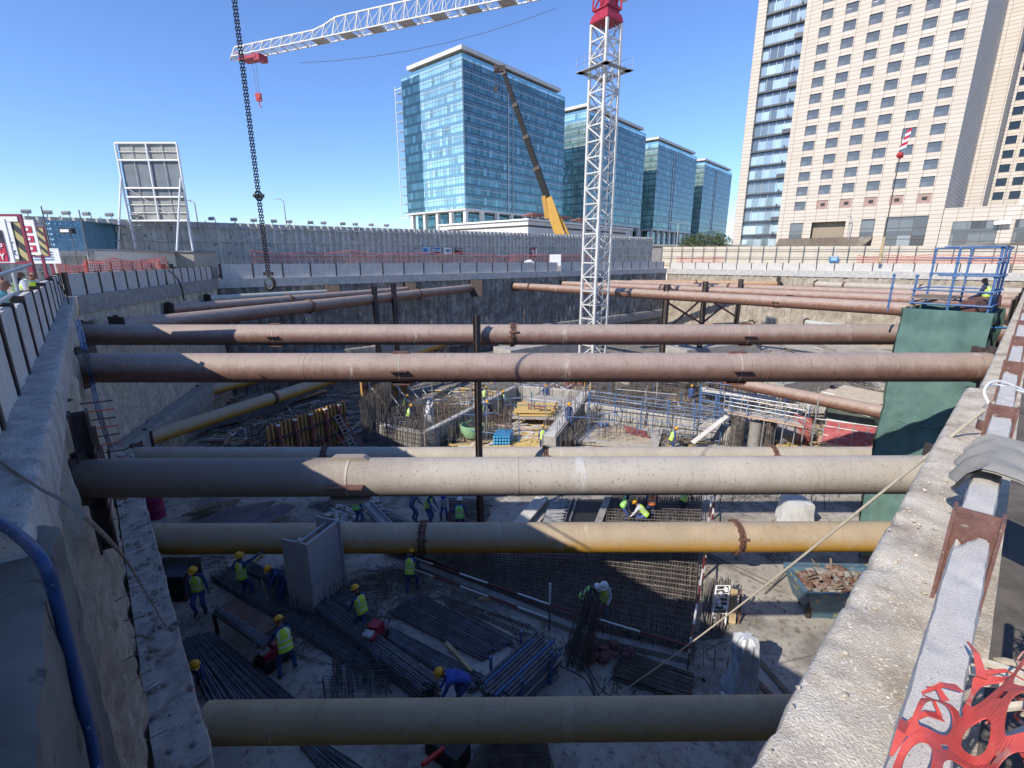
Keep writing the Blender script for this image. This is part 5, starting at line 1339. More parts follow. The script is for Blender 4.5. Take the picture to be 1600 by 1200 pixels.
for k in range(4):
    for j in range(6): m.tube(p + V((-.55 + .18 * j, -.6, .12 + .2 * k)), p + V((-.3 + .18 * j, .7, .12 + .2 * k)), .085, 8)
tag(m.build('pipe_bundle', M('bundle_light_blue', (.06, .3, .55), (.1, .4, .65), 3, .4), smooth=True), 'stack of bright blue pipes on the ground before the core', 'pipe bundle')
p = fl(738, 689); t = thing('concrete_bucket', 'pale green round bucket on a black stand behind the king post', 'bucket', p)
m = MB(); m.lathe(p + V((0, 0, .35)), [(.55, 0), (.75, .35), (.78, .8), (.72, .82), (.7, .4), (.1, .3)], 18, cap=False); m.build('bowl', M('bucket_green', (.25, .45, .25), (.32, .52, .32), 3, .5), t, smooth=True)
m = MB(); m.lathe(p + V((.1, 0, 1.0)), [(.45, 0), (.5, .15), (.3, .3)], 14); m.build('hopper', blk, t)
m = MB()
for k in range(4): a_ = k * 1.57 + .7; m.tube(p + V((math.cos(a_) * .6, math.sin(a_) * .6, 0)), p + V((math.cos(a_) * .55, math.sin(a_) * .55, .5)), .05, 6)
m.build('stand', blk, t)
for lab, pts in (('red steel frame standing inside the core beside the timber', [(826, 662), (846, 664)]),):
    a = fl(826, 664); b = fl(852, 668); m = MB()
    for z in (.1, .8, 1.5): m.bar(a + V((0, 0, z)), b + V((0, 0, z)), .08)
    for k in range(4): p = a + (b - a) * (k / 3); m.bar(p, p + V((0, 0, 1.6)), .08)
    m.bar(b, b + V((.9, .6, 1.8)), .08); tag(m.build('red_trestle', dred), lab, 'trestle')
a = fl(776, 664, .6); b = fl(832, 670, .4); m = MB(); m.tube(a, b, .05, 6); m.tube(fl(794, 670, .1), fl(798, 648, .6), .05, 6); tag(m.build('loose_prop', M('prop_pale_red', (.5, .3, .26), (.6, .45, .4), 3, .6)), 'pale red props leaning across the front of the core', 'prop')
# timber field right of the core
plank_pile('field of loose yellow and red timber beams on the deck right of the core', fl(936, 662, .3), fl(930, 690, .3), fl(1004, 674, .3), fl(1014, 700, .3), 20, .16, .1, timber, 2, jit=.12)
plank_pile('two red painted beams lying among the loose timber', fl(976, 668, .5), fl(978, 676, .5), fl(1012, 678, .5), fl(1012, 684, .5), 3, .16, .12, dred, 1)
m = MB(); m.slab([fl(878, 692, .25), fl(926, 656, .25), fl(1036, 672, .25), fl(1028, 704, .25)], .25); tag(m.build('timber_deck', M('deck_pale', (.35, .31, .26), (.5, .46, .4), 2.5, .9, .2, 12)), 'pale plank deck under the loose timber right of the core', 'deck')
rebar_mat('dark rebar mat on the ground just behind the low beige strut', [fl(908, 700), fl(1040, 704), fl(1020, 688), fl(920, 682)], 16, 26, .016, (.1, .3))
m = MB(); p = fl(942, 667, .45)
for k in range(4): m.rock(p + V((U(-.2, .2), U(-.2, .2), .15)), .25)
tag(m.build('blue_bag', blue_p, smooth=True), 'crumpled blue bag on the timber deck', 'bag')
# rebar forests and debris in the back
m = MB()
for i in range(900):
    p = fl(U(596, 800) , U(640, 697)); m.tube(p, p + V((U(-.06, .06), U(-.06, .06), U(.7, 1.6))), .014, 4)
tag(m.build('rebar_starters', rebar_br), 'forest of upright rebar starters in the sun left of the king post', 'rebar', kind='stuff')
m = MB()
for i in range(1000):
    p = fl(U(900, 1290), U(612, 702)); m.tube(p, p + V((U(-.06, .06), U(-.06, .06), U(.6, 1.5))), .014, 4)
tag(m.build('rebar_starters', rebar_br), 'scattered upright rebar starters under the blue scaffolds', 'rebar', kind='stuff')
m = MB()
for i in range(1300):
    py = U(545, 698); px = U(340, 1400) if py < 640 else (U(330, 560) if rnd() < .6 else U(900, 1300)); p = fl(px, py); a_ = U(0, 3.14); L_ = U(.5, 3)
    e = V((math.cos(a_), math.sin(a_), U(-.05, .1))) * L_ / 2; m.bar(p - e + V((0, 0, .15)), p + e + V((0, 0, .15)), U(.04, .2), U(.03, .08), mi=int(rnd() * 4))
tag(m.build('site_debris', [timber_dk, rebar_br, plk, timber]), 'loose planks, bars and offcuts strewn over the middle of the pit floor', 'debris', kind='stuff')
for lab, q in (('dark rebar mat spread over the shaded floor left of the nearest orange formwork', [(300, 690), (420, 660), (520, 610), (400, 630)]), ('dark rebar field far back between the rust struts', [(640, 560), (900, 560), (860, 546), (660, 546)]), ('rebar mat on the floor behind the long scaffold wall', [(930, 628), (1130, 640), (1090, 606), (930, 602)])):
    rebar_mat(lab, [fl(*p) for p in q], 26, 34, .018, (.15, .6))
# dark excavation blocks and column stubs far back
for i, (px, py, w_, d_, h_) in enumerate(((860, 570, 14, 3, 2.4), (620, 556, 10, 3, 2.2), (1120, 574, 12, 4, 2.4), (1010, 606, 6, 2, 1.6), (1250, 628, 7, 2.2, 1.9), (1180, 612, 5, 2, 1.6))):
    p = fl(px, py); m = MB(); m.box((p.x, p.y + d_ / 2, ZF + h_ / 2), (w_, d_, h_), rz=U(.2, .7)); m.box((p.x, p.y + d_ / 2, ZF + h_ + .1), (w_ * .9, d_ * .3, .1), rz=.4, mi=1)
    mm = MB(); mm.v = m.v; mm.f = m.f; mm.m = m.m; starters(mm, V((p.x - w_ * .4, p.y + .3, 0)), V((p.x + w_ * .4, p.y + d_ * .7, 0)), .25, ZF + h_ - .1, 1.2)
    tag(mm.build('pile_cap', [cwl, plk], origin=(p.x, p.y, ZF)), ('wide pile cap with starter bars behind the core', 'pile cap with starter bars in the far left of the pit', 'pile cap with starter bars behind the blue scaffold far back', 'small pile cap behind the long plank wall', 'pale pile cap left of the hut with the white banner', 'small pile cap behind the far blue scaffold')[i], 'pile cap')
m = MB()
for i in range(620):
    px = U(690, 1290); p = fl(px, U(604, 700), .12); a_ = U(0, 3.14) if rnd() < .4 else U(-.3, .3); L_ = U(.6, 3.6); e = V((math.cos(a_), math.sin(a_), U(-.06, .08))) * L_ / 2
    m.bar(p - e, p + e, U(.08, .26), U(.04, .1), mi=int(rnd() * 3))
tag(m.build('site_timber', [plk, timber, timber_y]), 'pale planks and timbers scattered over the sunlit middle of the pit', 'timber', kind='stuff')
m = MB()
for i in range(90):
    p = fl(U(640, 1280), U(606, 700)); h_ = U(1.2, 2.6); m.tube(p, p + V((U(-.1, .1), U(-.1, .1), h_)), .03, 5, mi=int(rnd() * 2))
    if rnd() < .6: a_ = U(-.4, .4); e = V((math.cos(a_), math.sin(a_), 0)) * U(.8, 2.2); m.tube(p + V((0, 0, h_ * .8)) - e, p + V((0, 0, h_ * .8)) + e, .028, 5, mi=int(rnd() * 2))
tag(m.build('loose_tubes', [tube_m, scb]), 'loose scaffold tubes standing and lying all over the middle of the pit', 'scaffold tubes', kind='stuff')
# rebar columns far back
for i in range(9):
    p = fl(930 + 26 * i + U(-6, 6), 622 + 4 * (i % 3)); m = MB()
    for k in range(10): a_ = 2 * math.pi * k / 10; m.tube(p + V((math.cos(a_) * .3, math.sin(a_) * .3, 0)), p + V((math.cos(a_) * .3, math.sin(a_) * .3, 2.2 + U(0, .5))), .02, 4)
    for k in range(10): m.lathe(p + V((0, 0, .1 + .2 * k)), [(.31, -.015), (.34, .015)], 8, cap=False)
    tag(m.build('column_cage', rebar_br), 'slender rebar column cage in the row behind the blue scaffold', 'rebar cage', 'column cages behind the blue scaffold')
# hut with plank roof and banner, red mesh platforms
t = thing('site_hut', 'dark hut with a plank covered roof and a white banner beside the green tower', 'hut', (fl(1335, 668).x, fl(1335, 668).y, ZF))
a = fl(1286, 664); b = fl(1358, 684); a.z = b.z = ZF; d = (b - a); L = d.length; d.normalize(); n = V((-d.y, d.x, 0)); hz_ = 2.35
m = MB(); m.prism([(a.x, a.y), (b.x, b.y), ((b + n * 3).x, (b + n * 3).y), ((a + n * 3).x, (a + n * 3).y)], ZF, ZF + hz_); m.build('wall', M('hut_dark_green', (.06, .08, .065), (.12, .14, .11), 1.5, .8), t)
m = MB()
for k in range(11): o_ = n * (-.35 + .35 * k); m.bar(a + o_ - d * U(.2, .6) + V((0, 0, hz_ + .05 + .02 * (k % 2))), b + o_ + d * U(.2, .7) + V((0, 0, hz_ + .05 + .02 * (k % 2))), .33, .05)
m.build('roof_plank', M('planks_pale_tan', (.46, .39, .29), (.58, .5, .38), 1.6, .85), t)
m = MB(); m.bar(a + d * .9 - n * .06 + V((0, 0, hz_ - .55)), b - d * .15 - n * .06 + V((0, 0, hz_ - .55)), .03, .75); bn = m.build('banner', sgn_w, t)
m = MB()
for k in range(2): m.bar(a + d * (1.2 + k * 1.6) - n * .09 + V((0, 0, hz_ - .33)), a + d * (2.5 + k * 1.6) - n * .09 + V((0, 0, hz_ - .33)), .02, .14)
m.build('printed_line', sgn_k, bn)
m = MB()
for k in range(14): p = a + d * U(1.2, L - .5) - n * .09 + V((0, 0, hz_ - U(.6, .85))); m.bar(p, p + d * U(.1, .3), .02, .05)
m.build('printed_line', mar, bn)
m = MB(); p = a + d * .15 - n * .3 + V((0, 0, hz_ - .3)); m.box(p, (.75, .04, .85), rz=math.atan2(d.y, d.x)); m.box(p - n * .03, (.4, .02, .5), rz=math.atan2(d.y, d.x), mi=1); q = p * 1; m.bar(V((q.x, q.y, ZF)), p, .06, mi=2); tag(m.build('notice_board', [sgn_w, sgn_r, tube_m]), 'square white notice with a red panel at the corner of the dark hut', 'sign')
t = thing('work_platform', 'work platform fenced with red netting and orange planks, left of the green tower', 'platform', (fl(1330, 705).x, fl(1330, 705).y, ZF))
a = atz(1284, 689, ZF + 1.1); b = atz(1376, 706, ZF + 1.1); d = (b - a).normalized(); n = V((-d.y, d.x, 0))
for k in range(5):
    m = MB(); o_ = n * (.28 * k - .3); m.bar(a + o_ - d * .2, b + o_ + d * .1, .26, .05); m.build('plank', M('planks_orange', (.55, .28, .18), (.62, .38, .27), 2, .8) if k == 0 else bpy.data.materials['planks_orange'], t)
m = MB()
for o_ in (-.3, 1.2):
    for k in range(5): p = a + (b - a) * (k / 4) + n * o_; m.tube(V((p.x, p.y, ZF)), p + V((0, 0, 1.1)), .035, 6)
    for z in (.5, 1.05): m.tube(a + n * o_ + V((0, 0, z)), b + n * o_ + V((0, 0, z)), .03, 6)
p = a - d * .5; m.tube(V((p.x, p.y, ZF)), p + V((0, 0, 2.6)), .04, 6); m.tube(V((p.x, p.y, ZF + 2.4)), b + n * .1 + V((0, 0, 1.4)), .03, 6); m.build('tube_frame', tube_m, t)
red_sh = M('red_net_sheet', (.38, .08, .09), (.5, .15, .15), 3, .8)
for o_ in (-.32, 1.22):
    P = [[a + n * (o_ + .05 * noise.noise(V((i * .4, j * .5, o_)))) + (b - a) * (i / 24) + V((0, 0, .1 + .95 * j / 6 * (1 + .1 * noise.noise(V((i * .3, 2, o_)))))) for j in range(7)] for i in range(25)]
    m = MB(); m.grid(P); m.grid([[q + n * .02 for q in r_] for r_ in P][::-1]); m.build('netting', red_sh, t)

m = MB(); m.bar(atz(1082, 692, ZF + .6), atz(1136, 650, ZF + 2.2), .4, .06); tag(m.build('ramp_plank', plk), 'wide pale plank ramp slanting up beside the short blue scaffold', 'plank')
for lab, q in (('dark rebar mat on the ground under the blue scaffolds', [(905, 702), (1130, 704), (1230, 650), (940, 640)]), ('dark rebar mat between the core and the tall dark rebar wall', [(560, 697), (700, 697), (690, 660), (590, 660)]), ('rebar mat under the far right struts behind the pile caps', [(1050, 600), (1400, 640), (1330, 570), (1050, 575)])):
    rebar_mat(lab, [fl(*p) for p in q], 30, 34, .017, (.1, .45), vert=160)
for i, (px, py, n_, L_) in enumerate(((1190, 652, 14, 3.2), (1060, 618, 16, 4), (980, 612, 14, 4), (620, 660, 12, 2.5), (470, 620, 18, 4), (360, 650, 18, 4), (1265, 640, 12, 3))):
    p = fl(px, py, .3); e = V((math.cos(.3 + i), math.sin(.3 + i), 0)) * L_ / 2; n2 = V((-e.y, e.x, 0)).normalized() * .9
    plank_pile(('pale plank stack behind the plank walkway', 'plank stack behind the long blue scaffold, right one', 'plank stack behind the long blue scaffold, left one', 'plank stack among the starters left of the king post', 'planks strewn in shade above the nearest orange formwork', 'planks strewn in shade under the nearer corner yellow strut', 'plank stack left of the dark hut')[i], p - e - n2, p - e + n2, p + e - n2, p + e + n2, n_, .2, .06, (plk, timber, timber_dk)[i % 3], 3, jit=.15)
for i, (px, py) in enumerate(((960, 640), (1010, 655), (1075, 664), (700, 650), (655, 655), (1130, 630))):
    p = fl(px, py); a_ = i * .7; d = V((math.cos(a_), math.sin(a_), 0)); rebar_wall(('rebar cage wall behind the long white plank line, left part', 'rebar cage wall behind the long white plank line, middle part', 'rebar cage wall behind the long white plank line, right part', 'rebar cage wall inside the sunlit starters, nearer the king post', 'rebar cage wall inside the sunlit starters, left', 'rebar cage wall at the far blue scaffold')[i], p - d * 1.8, p + d * 1.8, 1.5, .15, .22)
# ================================================================ near floor: rebar, props, formwork and tools
tb = 'rebar stacked in the shaded left of the pit'
rebar_pile('longest raised bundle of dark straight bars running diagonally to the front', fl(424, 915), fl(446, 902), fl(655, 1100), fl(690, 1085), 60, .024, zl=.08, lay=7, ext=.1)
rebar_pile('second diagonal bundle of dark bars left of the longest one', fl(330, 908), fl(362, 892), fl(556, 1050), fl(600, 1030), 50, .02, zl=.05, lay=5, ext=.2)
rebar_pile('third diagonal bundle of bars tight behind the longest one', fl(372, 892), fl(398, 884), fl(560, 985), fl(600, 975), 30, .018, zl=.05, lay=4, ext=.2)
rebar_pile('fan of long dark bars in the left front corner of the pit floor', fl(284, 1004), fl(330, 990), fl(330, 1110), fl(470, 1100), 60, .022, zl=.03, lay=3, jit=.04, ext=.2)
rebar_pile('flat pile of bars right of the worker with the red machine', fl(655, 930), fl(610, 962), fl(800, 1005), fl(752, 1035), 56, .021, zl=.035, lay=4, ext=.2)
rebar_pile('long flat pile of bars in the middle, nearest the bent worker', fl(612, 985), fl(600, 1000), fl(760, 1062), fl(735, 1085), 46, .021, zl=.035, lay=4, ext=.2)
rebar_pile('loose bars lying between the flat piles and the striped rail', fl(690, 930), fl(700, 950), fl(835, 980), fl(800, 1012), 26, .013, mat=rebar_br, zl=.02, lay=2, jit=.25, ext=.5)
rebar_pile('rusty bar stack in the right middle under the rope', fl(970, 1018), fl(955, 1062), fl(1085, 1058), fl(1075, 1100), 50, .017, mat=rebar_br, zl=.04, lay=4, ext=.2)
rebar_pile('bars in front of the nearest yellow strut at the bottom edge', fl(470, 1168), fl(500, 1160), fl(520, 1230), fl(590, 1220), 30, .017, zl=.03, lay=3)
rebar_pile('thin stack of bars lying behind the grey plate column', fl(575, 925), fl(560, 905), fl(495, 965), fl(488, 945), 24, .016, zl=.03, lay=3)
rebar_pile('dark bars across the floor behind the lower yellow strut at the left', fl(480, 790), fl(560, 782), fl(560, 822), fl(640, 818), 40, .016, zl=.05, lay=4, jit=.12)
rebar_pile('dark heap of bars behind the white helmet worker', fl(690, 782), fl(700, 818), fl(770, 790), fl(760, 822), 40, .016, mat=rebar_br, zl=.06, lay=5, jit=.2)
tangle('dense tangle of scrap bars between the grey plate column and the flat piles', fl(618, 925), 1.5, 120, 1.6)
tangle('small heap of bent bars behind the red welding machine', fl(600, 905), .9, 50, 1.2)
tangle('loose bars and offcuts left behind the rebar table', fl(330, 870), 1.6, 40, 1.5, mat=timber_dk, name='timber_scrap', cat='timber scrap')
tangle('bent bars lying at the foot of the wrapped column', fl(1075, 1000), .9, 26, 1.2)
tangle('dark wire coils behind the nearest strut at the right', fl(985, 1088), .7, 18, 1.0, r=.01, mat=blk, name='cable_coil', cat='cable')
tangle('rusty starter bars and wire by the blue skip', fl(1218, 868), .7, 30, .9)
tangle('scattered bars behind the lower yellow strut near the white block', fl(1175, 790), 1.8, 16, 2.2)
tangle('loose bars and ties strewn right of the rusty bench', fl(480, 1010), .9, 26, 1.4)
tangle('short offcuts of bar strewn below the red welding machine', fl(610, 1050), .9, 30, .8)
tangle('wood offcuts strewn at the foot of the grey plate column', fl(455, 960), 1.2, 26, .8, mat=timber_dk, name='timber_scrap', cat='timber scrap')
tangle('loose bars strewn between the tube rack and the column cage', fl(850, 1020), 1.0, 22, 1.6)
tangle('long loose bars lying across the flat piles', fl(720, 960), 1.8, 26, 2.6)
# mats
rebar_mat('wide dark rebar mat under the lower yellow strut, left of the corner', [fl(596, 866), fl(948, 862), fl(926, 992), fl(660, 884)], 64, 18, .02, (.08, .42))
rebar_mat('rebar mat sunlit at its far corner, right of the two men in white helmets', [fl(952, 778), fl(1096, 780), fl(1080, 1030), fl(927, 990)], 36, 38, .02, (.08, .42), vert=150)
rebar_mat('rebar mat in the sump at the bottom edge right of centre', [fl(760, 1165), fl(850, 1160), fl(870, 1240), fl(720, 1240)], 26, 26, .014, (.05, .35))
m = MB(); a = fl(655, 888); b = fl(926, 998); c = fl(1078, 1034)
for u, v in ((a, b), (b, c)): m.bar(u + V((0, 0, .1)), v + V((0, 0, .1)), .25, .2)
tag(m.build('kerb_edge', conc), 'concrete edge along the front of the rebar mats', 'kerb')
m = MB(); starters(m, fl(940, 1000), fl(1170, 1058), .28, ZF, .75, .013, .03); tag(m.build('edge_starters', rebar_br), 'row of short upright bars along the front edge of the sunlit mat', 'rebar')
# red and white barrier rails
rw = M('rail_white', (.65, .65, .64), None, rough=.5); rr = M('rail_red', (.16, .03, .035), None, rough=.5)
def striped(label, pts, seg, r=.03, n=8):
    t = thing('barrier_rail', label, 'barrier rail', pts[0]); k = 0
    for i in range(len(pts) - 1):
        d = pts[i + 1] - pts[i]; q = max(1, int(d.length / seg))
        for j in range(q): m = MB(); m.tube(pts[i] + d * (j / q), pts[i] + d * ((j + 1) / q), r, n); m.build('white_band' if k % 2 == 0 else 'red_band', rw if k % 2 == 0 else rr, t); k += 1
    return t
b0, b1, b2 = fl(640, 905), fl(858, 985), fl(1074, 1046); up = lambda p, z: p + V((0, 0, z))
striped('upper red and white rail along the front of the rebar mats', [up(b0, 1.0), up(b1, .98), up(b2, .8)], 1.05)
striped('lower red and white rail along the front of the rebar mats', [up(b0, .5), up(b1, .45)], 1.0)
for lab, p, h_ in (('grey rail post before the rebar mat with a white cap', b1, 1.75), ('rail post at the right end of the striped rail', b2, 1.1), ('rail post at the left end of the striped rail', b0, 1.1)):
    m = MB(); m.tube(p, up(p, h_ * .55), .03, 6, mi=1); m.tube(up(p, h_ * .55), up(p, h_), .04, 6); tag(m.build('rail_post', [rw, rebar_br]), lab, 'post')
a, b = fl(1112, 778, .9), fl(1078, 1012, .9); mid = fl(1098, 890, 1.0)
striped('red and white rail along the right edge of the sunlit rebar mat', [a, mid, b], .9, .035)
for lab, p in (('striped post behind the beige strut at the right edge of the mat', fl(1113, 812)), ('striped post in front of the lower yellow strut', fl(1098, 905))):
    m = MB()
    for k in range(5): m.tube(up(p, .3 * k), up(p, .3 * k + .3), .045, 8, mi=k % 2)
    tag(m.build('striped_post', [rr, rw]), lab, 'post')
# grey plate column shutter
g0, g1 = V((-6.53, 13.38, ZF)), V((-6.02, 14.85, ZF)); hG = 2.83; g2 = V((-7.45, 13.9, ZF))
t = thing('plate_column', 'tall light grey steel plate column standing on a rebar cage in shade', 'column', (-6.4, 14.3, ZF))
d = (g1 - g0).normalized(); n = V((-d.y, d.x, 0)); th = .07
def leaf_(a, b, z0a, z1a, w, name, lab=None):
    m = MB(); dd = b - a; m.bar(a + V((0, 0, (z0a + z1a) / 2)), b + V((0, 0, (z0a + z1a) / 2)), w, z1a - z0a); return m.build(name, grey_p, t)
leaf_(g0, g1, .35, hG, .1, 'web_plate')
leaf_(g0 + n * .95 + d * .03, g0 - n * .08 + d * .03, .3, hG + .02, .07, 'flange_plate'); leaf_(g1 + n * .9 - d * .02, g1 - n * .12 - d * .02, .3, hG + .02, .07, 'flange_plate')
m = MB(); m.bar(g0 + n * .45 + V((0, 0, hG - .15)), g1 + n * .45 + V((0, 0, hG - .15)), .08); m.bar(g0 + n * .2 + V((0, 0, hG + .03)), g0 + n * .2 + V((0, 0, hG + .18)), .08, .2); m.build('stiffener', grey_p, t)
m = MB(); starters(m, g0 - n * .12, g1 - n * .12, .16, ZF, .8, .016, .02); starters(m, g0 + n * .9 - d * .1, g0 - n * .05 - d * .1, .15, ZF, .9, .016, .02); starters(m, g0 + n * .2, g1 + n * .2, .2, ZF, .45, .016, .02)
for z in (.12, .28): m.tube(g0 - n * .13 + V((0, 0, z)), g1 - n * .13 + V((0, 0, z)), .014, 5)
m.build('starter_bar', rebar_m, t)
# rebar bench
t = thing('rebar_table', 'low steel bench with a rusty plate top and bars laid along its front', 'bench', fl(390, 985))
zb = .85; q = [atz(342, 949, ZF + zb), atz(414, 991, ZF + zb), atz(437, 972, ZF + zb), atz(367, 934, ZF + zb)]
m = MB(); m.slab(q, .04); m.build('plate_top', M('plate_rusty', (.08, .045, .028), (.17, .095, .06), 2, .6, .2, 14), t)
f0, f1 = atz(334, 958, ZF + zb - .05), atz(404, 1006, ZF + zb - .05)
m = MB(); m.bar(f0, f1, .07); m.bar(q[3] - V((0, 0, .09)), q[2] - V((0, 0, .09)), .07); m.bar(f0, q[3] - V((0, 0, .09)), .07); m.bar(f1, q[2] - V((0, 0, .09)), .07); m.build('frame', rust_dk, t)
for p in (f0, f1, q[2], q[3]):
    m = MB(); m.bar(V((p.x, p.y, ZF)), V((p.x, p.y, ZF + zb - .09)), .08); m.build('leg', rust_dk, t)
o = bars(f0 + V((.02, .06, 0)), q[0] - V((.02, .02, 0)), f1 + V((.3, -.25, 0)), q[1] + V((.25, -.22, 0)), 20, .016, zl=.03).build('rebar_pile', rebar_m); tag(o, 'bars lying along the front of the rusty bench top', 'rebar')
# machines
def machine(label, p, rz, s_=1.0):
    t = thing('welding_machine', label, 'welding machine', p, None, rz); BASE[t.name] = V((0, 0, 0)); k = dict(parent=t, local=True)
    m = MB(); m.box((0, 0, .55 * s_), (.95 * s_, .55 * s_, .6 * s_)); m.box((.2 * s_, 0, .93 * s_), (.5 * s_, .5 * s_, .18 * s_)); m.build('housing', crd, **k)
    m = MB(); m.box((-.35 * s_, 0, .92 * s_), (.35 * s_, .4 * s_, .14 * s_)); m.build('fuel_tank', tube_m, **k)
    m = MB(); m.box((-.5 * s_, 0, .55 * s_), (.06, .4 * s_, .4 * s_)); m.build('panel', blk, **k)
    for sx_ in (-.35, .35):
        for sy_ in (-.33, .33): m = MB(); m.lathe((sx_ * s_, sy_ * s_, .2), [(.2, -.05), (.22, 0), (.2, .05)], 14, rot=Matrix.Rotation(R(90), 3, 'X')); m.build('wheel', blk, **k)
    m = MB(); m.tube((.5 * s_, -.2, .3), (.95 * s_, -.2, .5), .02, 5); m.tube((.5 * s_, .2, .3), (.95 * s_, .2, .5), .02, 5); m.tube((.95 * s_, -.2, .5), (.95 * s_, .2, .5), .02, 5); m.build('tow_bar', rust_dk, **k)
machine('red welding machine on wheels in the middle of the rebar piles', fl(585, 1010), R(75), .72)
machine('dark red machine behind the worker bending at the rusty bench', fl(428, 1036), R(60), .7)
# prop rack
t = thing('prop_rack', 'steel rack packed with long blue and grey scaffold tubes', 'tube rack', fl(785, 1060))
a, b = fl(752, 1092), fl(832, 1018); d = (b - a); L = d.length; d.normalize(); n = V((d.y, -d.x, 0))
for j in range(6):
    m = MB(); m2 = MB()
    for i in range(9):
        u = V((U(-.25, .1), 0, 0)).x; p = a + n * (.1 + .115 * i) + V((0, 0, .14 + .115 * j)); (m if (i * 7 + j * 5) % 4 else m2).tube(p + d * u, p + d * (L + U(-.3, .2)), .05, 8)
    m.build('tube', tube_dk if j % 2 else tube_m, t, smooth=True); m2.build('tube', scb, t, smooth=True)
for s_ in (.18, .75):
    m = MB()
    for o_ in (0, 1.12): p = a + d * L * s_ + n * o_; m.bar(p, p + V((0, 0, 1.1)), .08)
    m.bar(a + d * L * s_ + V((0, 0, .05)), a + d * L * s_ + n * 1.12 + V((0, 0, .05)), .08); m.build('rack_frame', scb, t)
# timbers on the floor
for lab, u, v, w_ in (('pale plank lying on the flat rebar pile', fl(697, 1005, .18), fl(738, 1049, .2), .12), ('short thick timber on the floor left of the flat pile', fl(600, 1046, .07), fl(627, 1022, .07), .2), ('split timber lying left of the bent worker', fl(632, 1065, .06), fl(660, 1040, .06), .16), ('long sleeper timber lying nearest the bent worker', fl(652, 1082, .08), fl(690, 1048, .08), .2),
                    ('timber under the end of the grey plate column', fl(500, 978, .1), fl(532, 960, .1), .14), ('plank across the floor behind the lower yellow strut far left', fl(262, 838, .2), fl(340, 826, .5), .2), ('short plank leaning at the foot of the lower yellow strut', fl(392, 878, .1), fl(408, 866, .1), .22), ('thin board lying on the floor by the striped rail', fl(748, 937, .05), fl(786, 930, .05), .18)):
    m = MB(); m.bar(u, v, w_, .1); tag(m.build('timber_beam', timber), lab, 'timber')
# leaning plates and boards behind the lower strut at the left
pl_m = M('plate_purple_grey', (.1, .085, .095), (.17, .15, .16), 1.2, .7)
for i, q in enumerate(([(300, 818), (350, 795), (430, 782), (395, 818)], [(352, 822), (440, 786), (462, 790), (405, 826)])):
    m = MB(); m.slab([fl(p[0], p[1], .35 + .1 * i + .12 * j) for j, p in enumerate(q)][::-1], .06); tag(m.build('steel_plate', pl_m), ('large dark plate lying behind the lower yellow strut', 'second plate with a timber edge, right of the large dark plate')[i], 'plate')
m = MB()
for k in range(3): m.bar(fl(404 - 4 * k, 826 + k, .3 - .08 * k), fl(436 - 2 * k, 806 + 2 * k, .3 - .08 * k), .14, .06)
tag(m.build('timber_pile', timber_or), 'three orange timbers along the edge of the second plate', 'timber pile')
m = MB()
for k in range(6): m.bar(fl(298 + 12 * k, 806 - 2 * k, .3), fl(312 + 12 * k, 790 - 2 * k, .35), .28, .05)
m.bar(fl(284, 806, .4), fl(345, 788, .55), .16, .08); tag(m.build('wooden_pallet', timber_dk), 'broken pallet boards left of the large dark plate', 'pallet')
p = fl(246, 808); m = MB(); m.lathe(p, [(.32, 0), (.34, .02), (.34, .45), (.355, .47), (.34, .49), (.34, .95), (.355, .97), (.3, .98)], 20); tag(m.build('oil_drum', M('drum_magenta', (.2, .01, .07), (.28, .02, .1), 3, .5), smooth=True), 'magenta drum standing by the left ledge', 'drum')
m = MB(); a, b = fl(572, 786, .5), fl(606, 822, .15); m.bar(a, b, .5, .05); m.bar(a + V((.22, 0, .06)), b + V((.22, 0, .06)), .05, .16); m.bar(a - V((.22, 0, -.06)), b - V((.22, 0, -.06)), .05, .16); tag(m.build('steel_channel', tube_m), 'galvanised channel leaning on the debris behind the lower strut', 'steel channel')
m = MB()
for i in range(160):
    p = fl(U(520, 600), U(784, 822)); a_ = U(0, 3.14); e = V((math.cos(a_), math.sin(a_), U(-.1, .15))) * U(.15, .7); m.bar(p - e + V((0, 0, .15)), p + e + V((0, 0, .15)), U(.03, .14), .03, mi=int(rnd() * 3))
tag(m.build('debris_heap', [tube_m, timber_dk, plk]), 'heap of pale offcuts and scrap left of the steel channel', 'debris', kind='stuff')
m = MB()
for i in range(130):
    p = fl(U(300, 1180), U(880, 1130)); m.box((p.x, p.y, ZF + .015), (U(.04, .14), U(.03, .1), .02), rz=U(0, 3), mi=0 if rnd() < .25 else 1)
for i in range(90):
    p = fl(U(1100, 1330), U(780, 1000)); m.rock(p + V((0, 0, .02)), U(.02, .06), mi=1)
tag(m.build('litter', [sgn_w, timber_dk]), 'small scraps of paper, chips and stones on the floor', 'litter', kind='stuff')
# trench with planks and shiny bars behind the lower strut
t = thing('trench', 'flat black trench bed with a plank bridge and shiny bars behind the lower strut', 'trench', fl(850, 800))
m = MB(); m.slab([fl(838, 822, .02), fl(938, 822, .02), fl(962, 780, .02), fl(872, 780, .02)], .03); m.build('trench_bed', blk, t)  # flat black sheet laid on the floor as the trench bed
for k, (u, v) in enumerate((((800, 826), (842, 778)), ((812, 826), (852, 778)), ((934, 824), (952, 778)))):
    m = MB(); m.bar(fl(u[0], u[1], .25), fl(v[0], v[1], .25), .3, .5 if k == 2 else .12); m.build('side_board', plk if k < 2 else conc, t)
m = MB(); bars(fl(852, 818), fl(890, 818), fl(862, 780), fl(902, 780), 6, .03, mb=m, zl=.05)
for k in range(34): u = k / 33; p = fl(850 + 14 * u, 820 - 40 * u, .35); m.tube(p - V((.1, 0, 0)), p + V((.75 + U(-.1, .15), U(-.05, .05), U(0, .1))), .016, 4)
m.build('dowel_bar', tube_m, t)
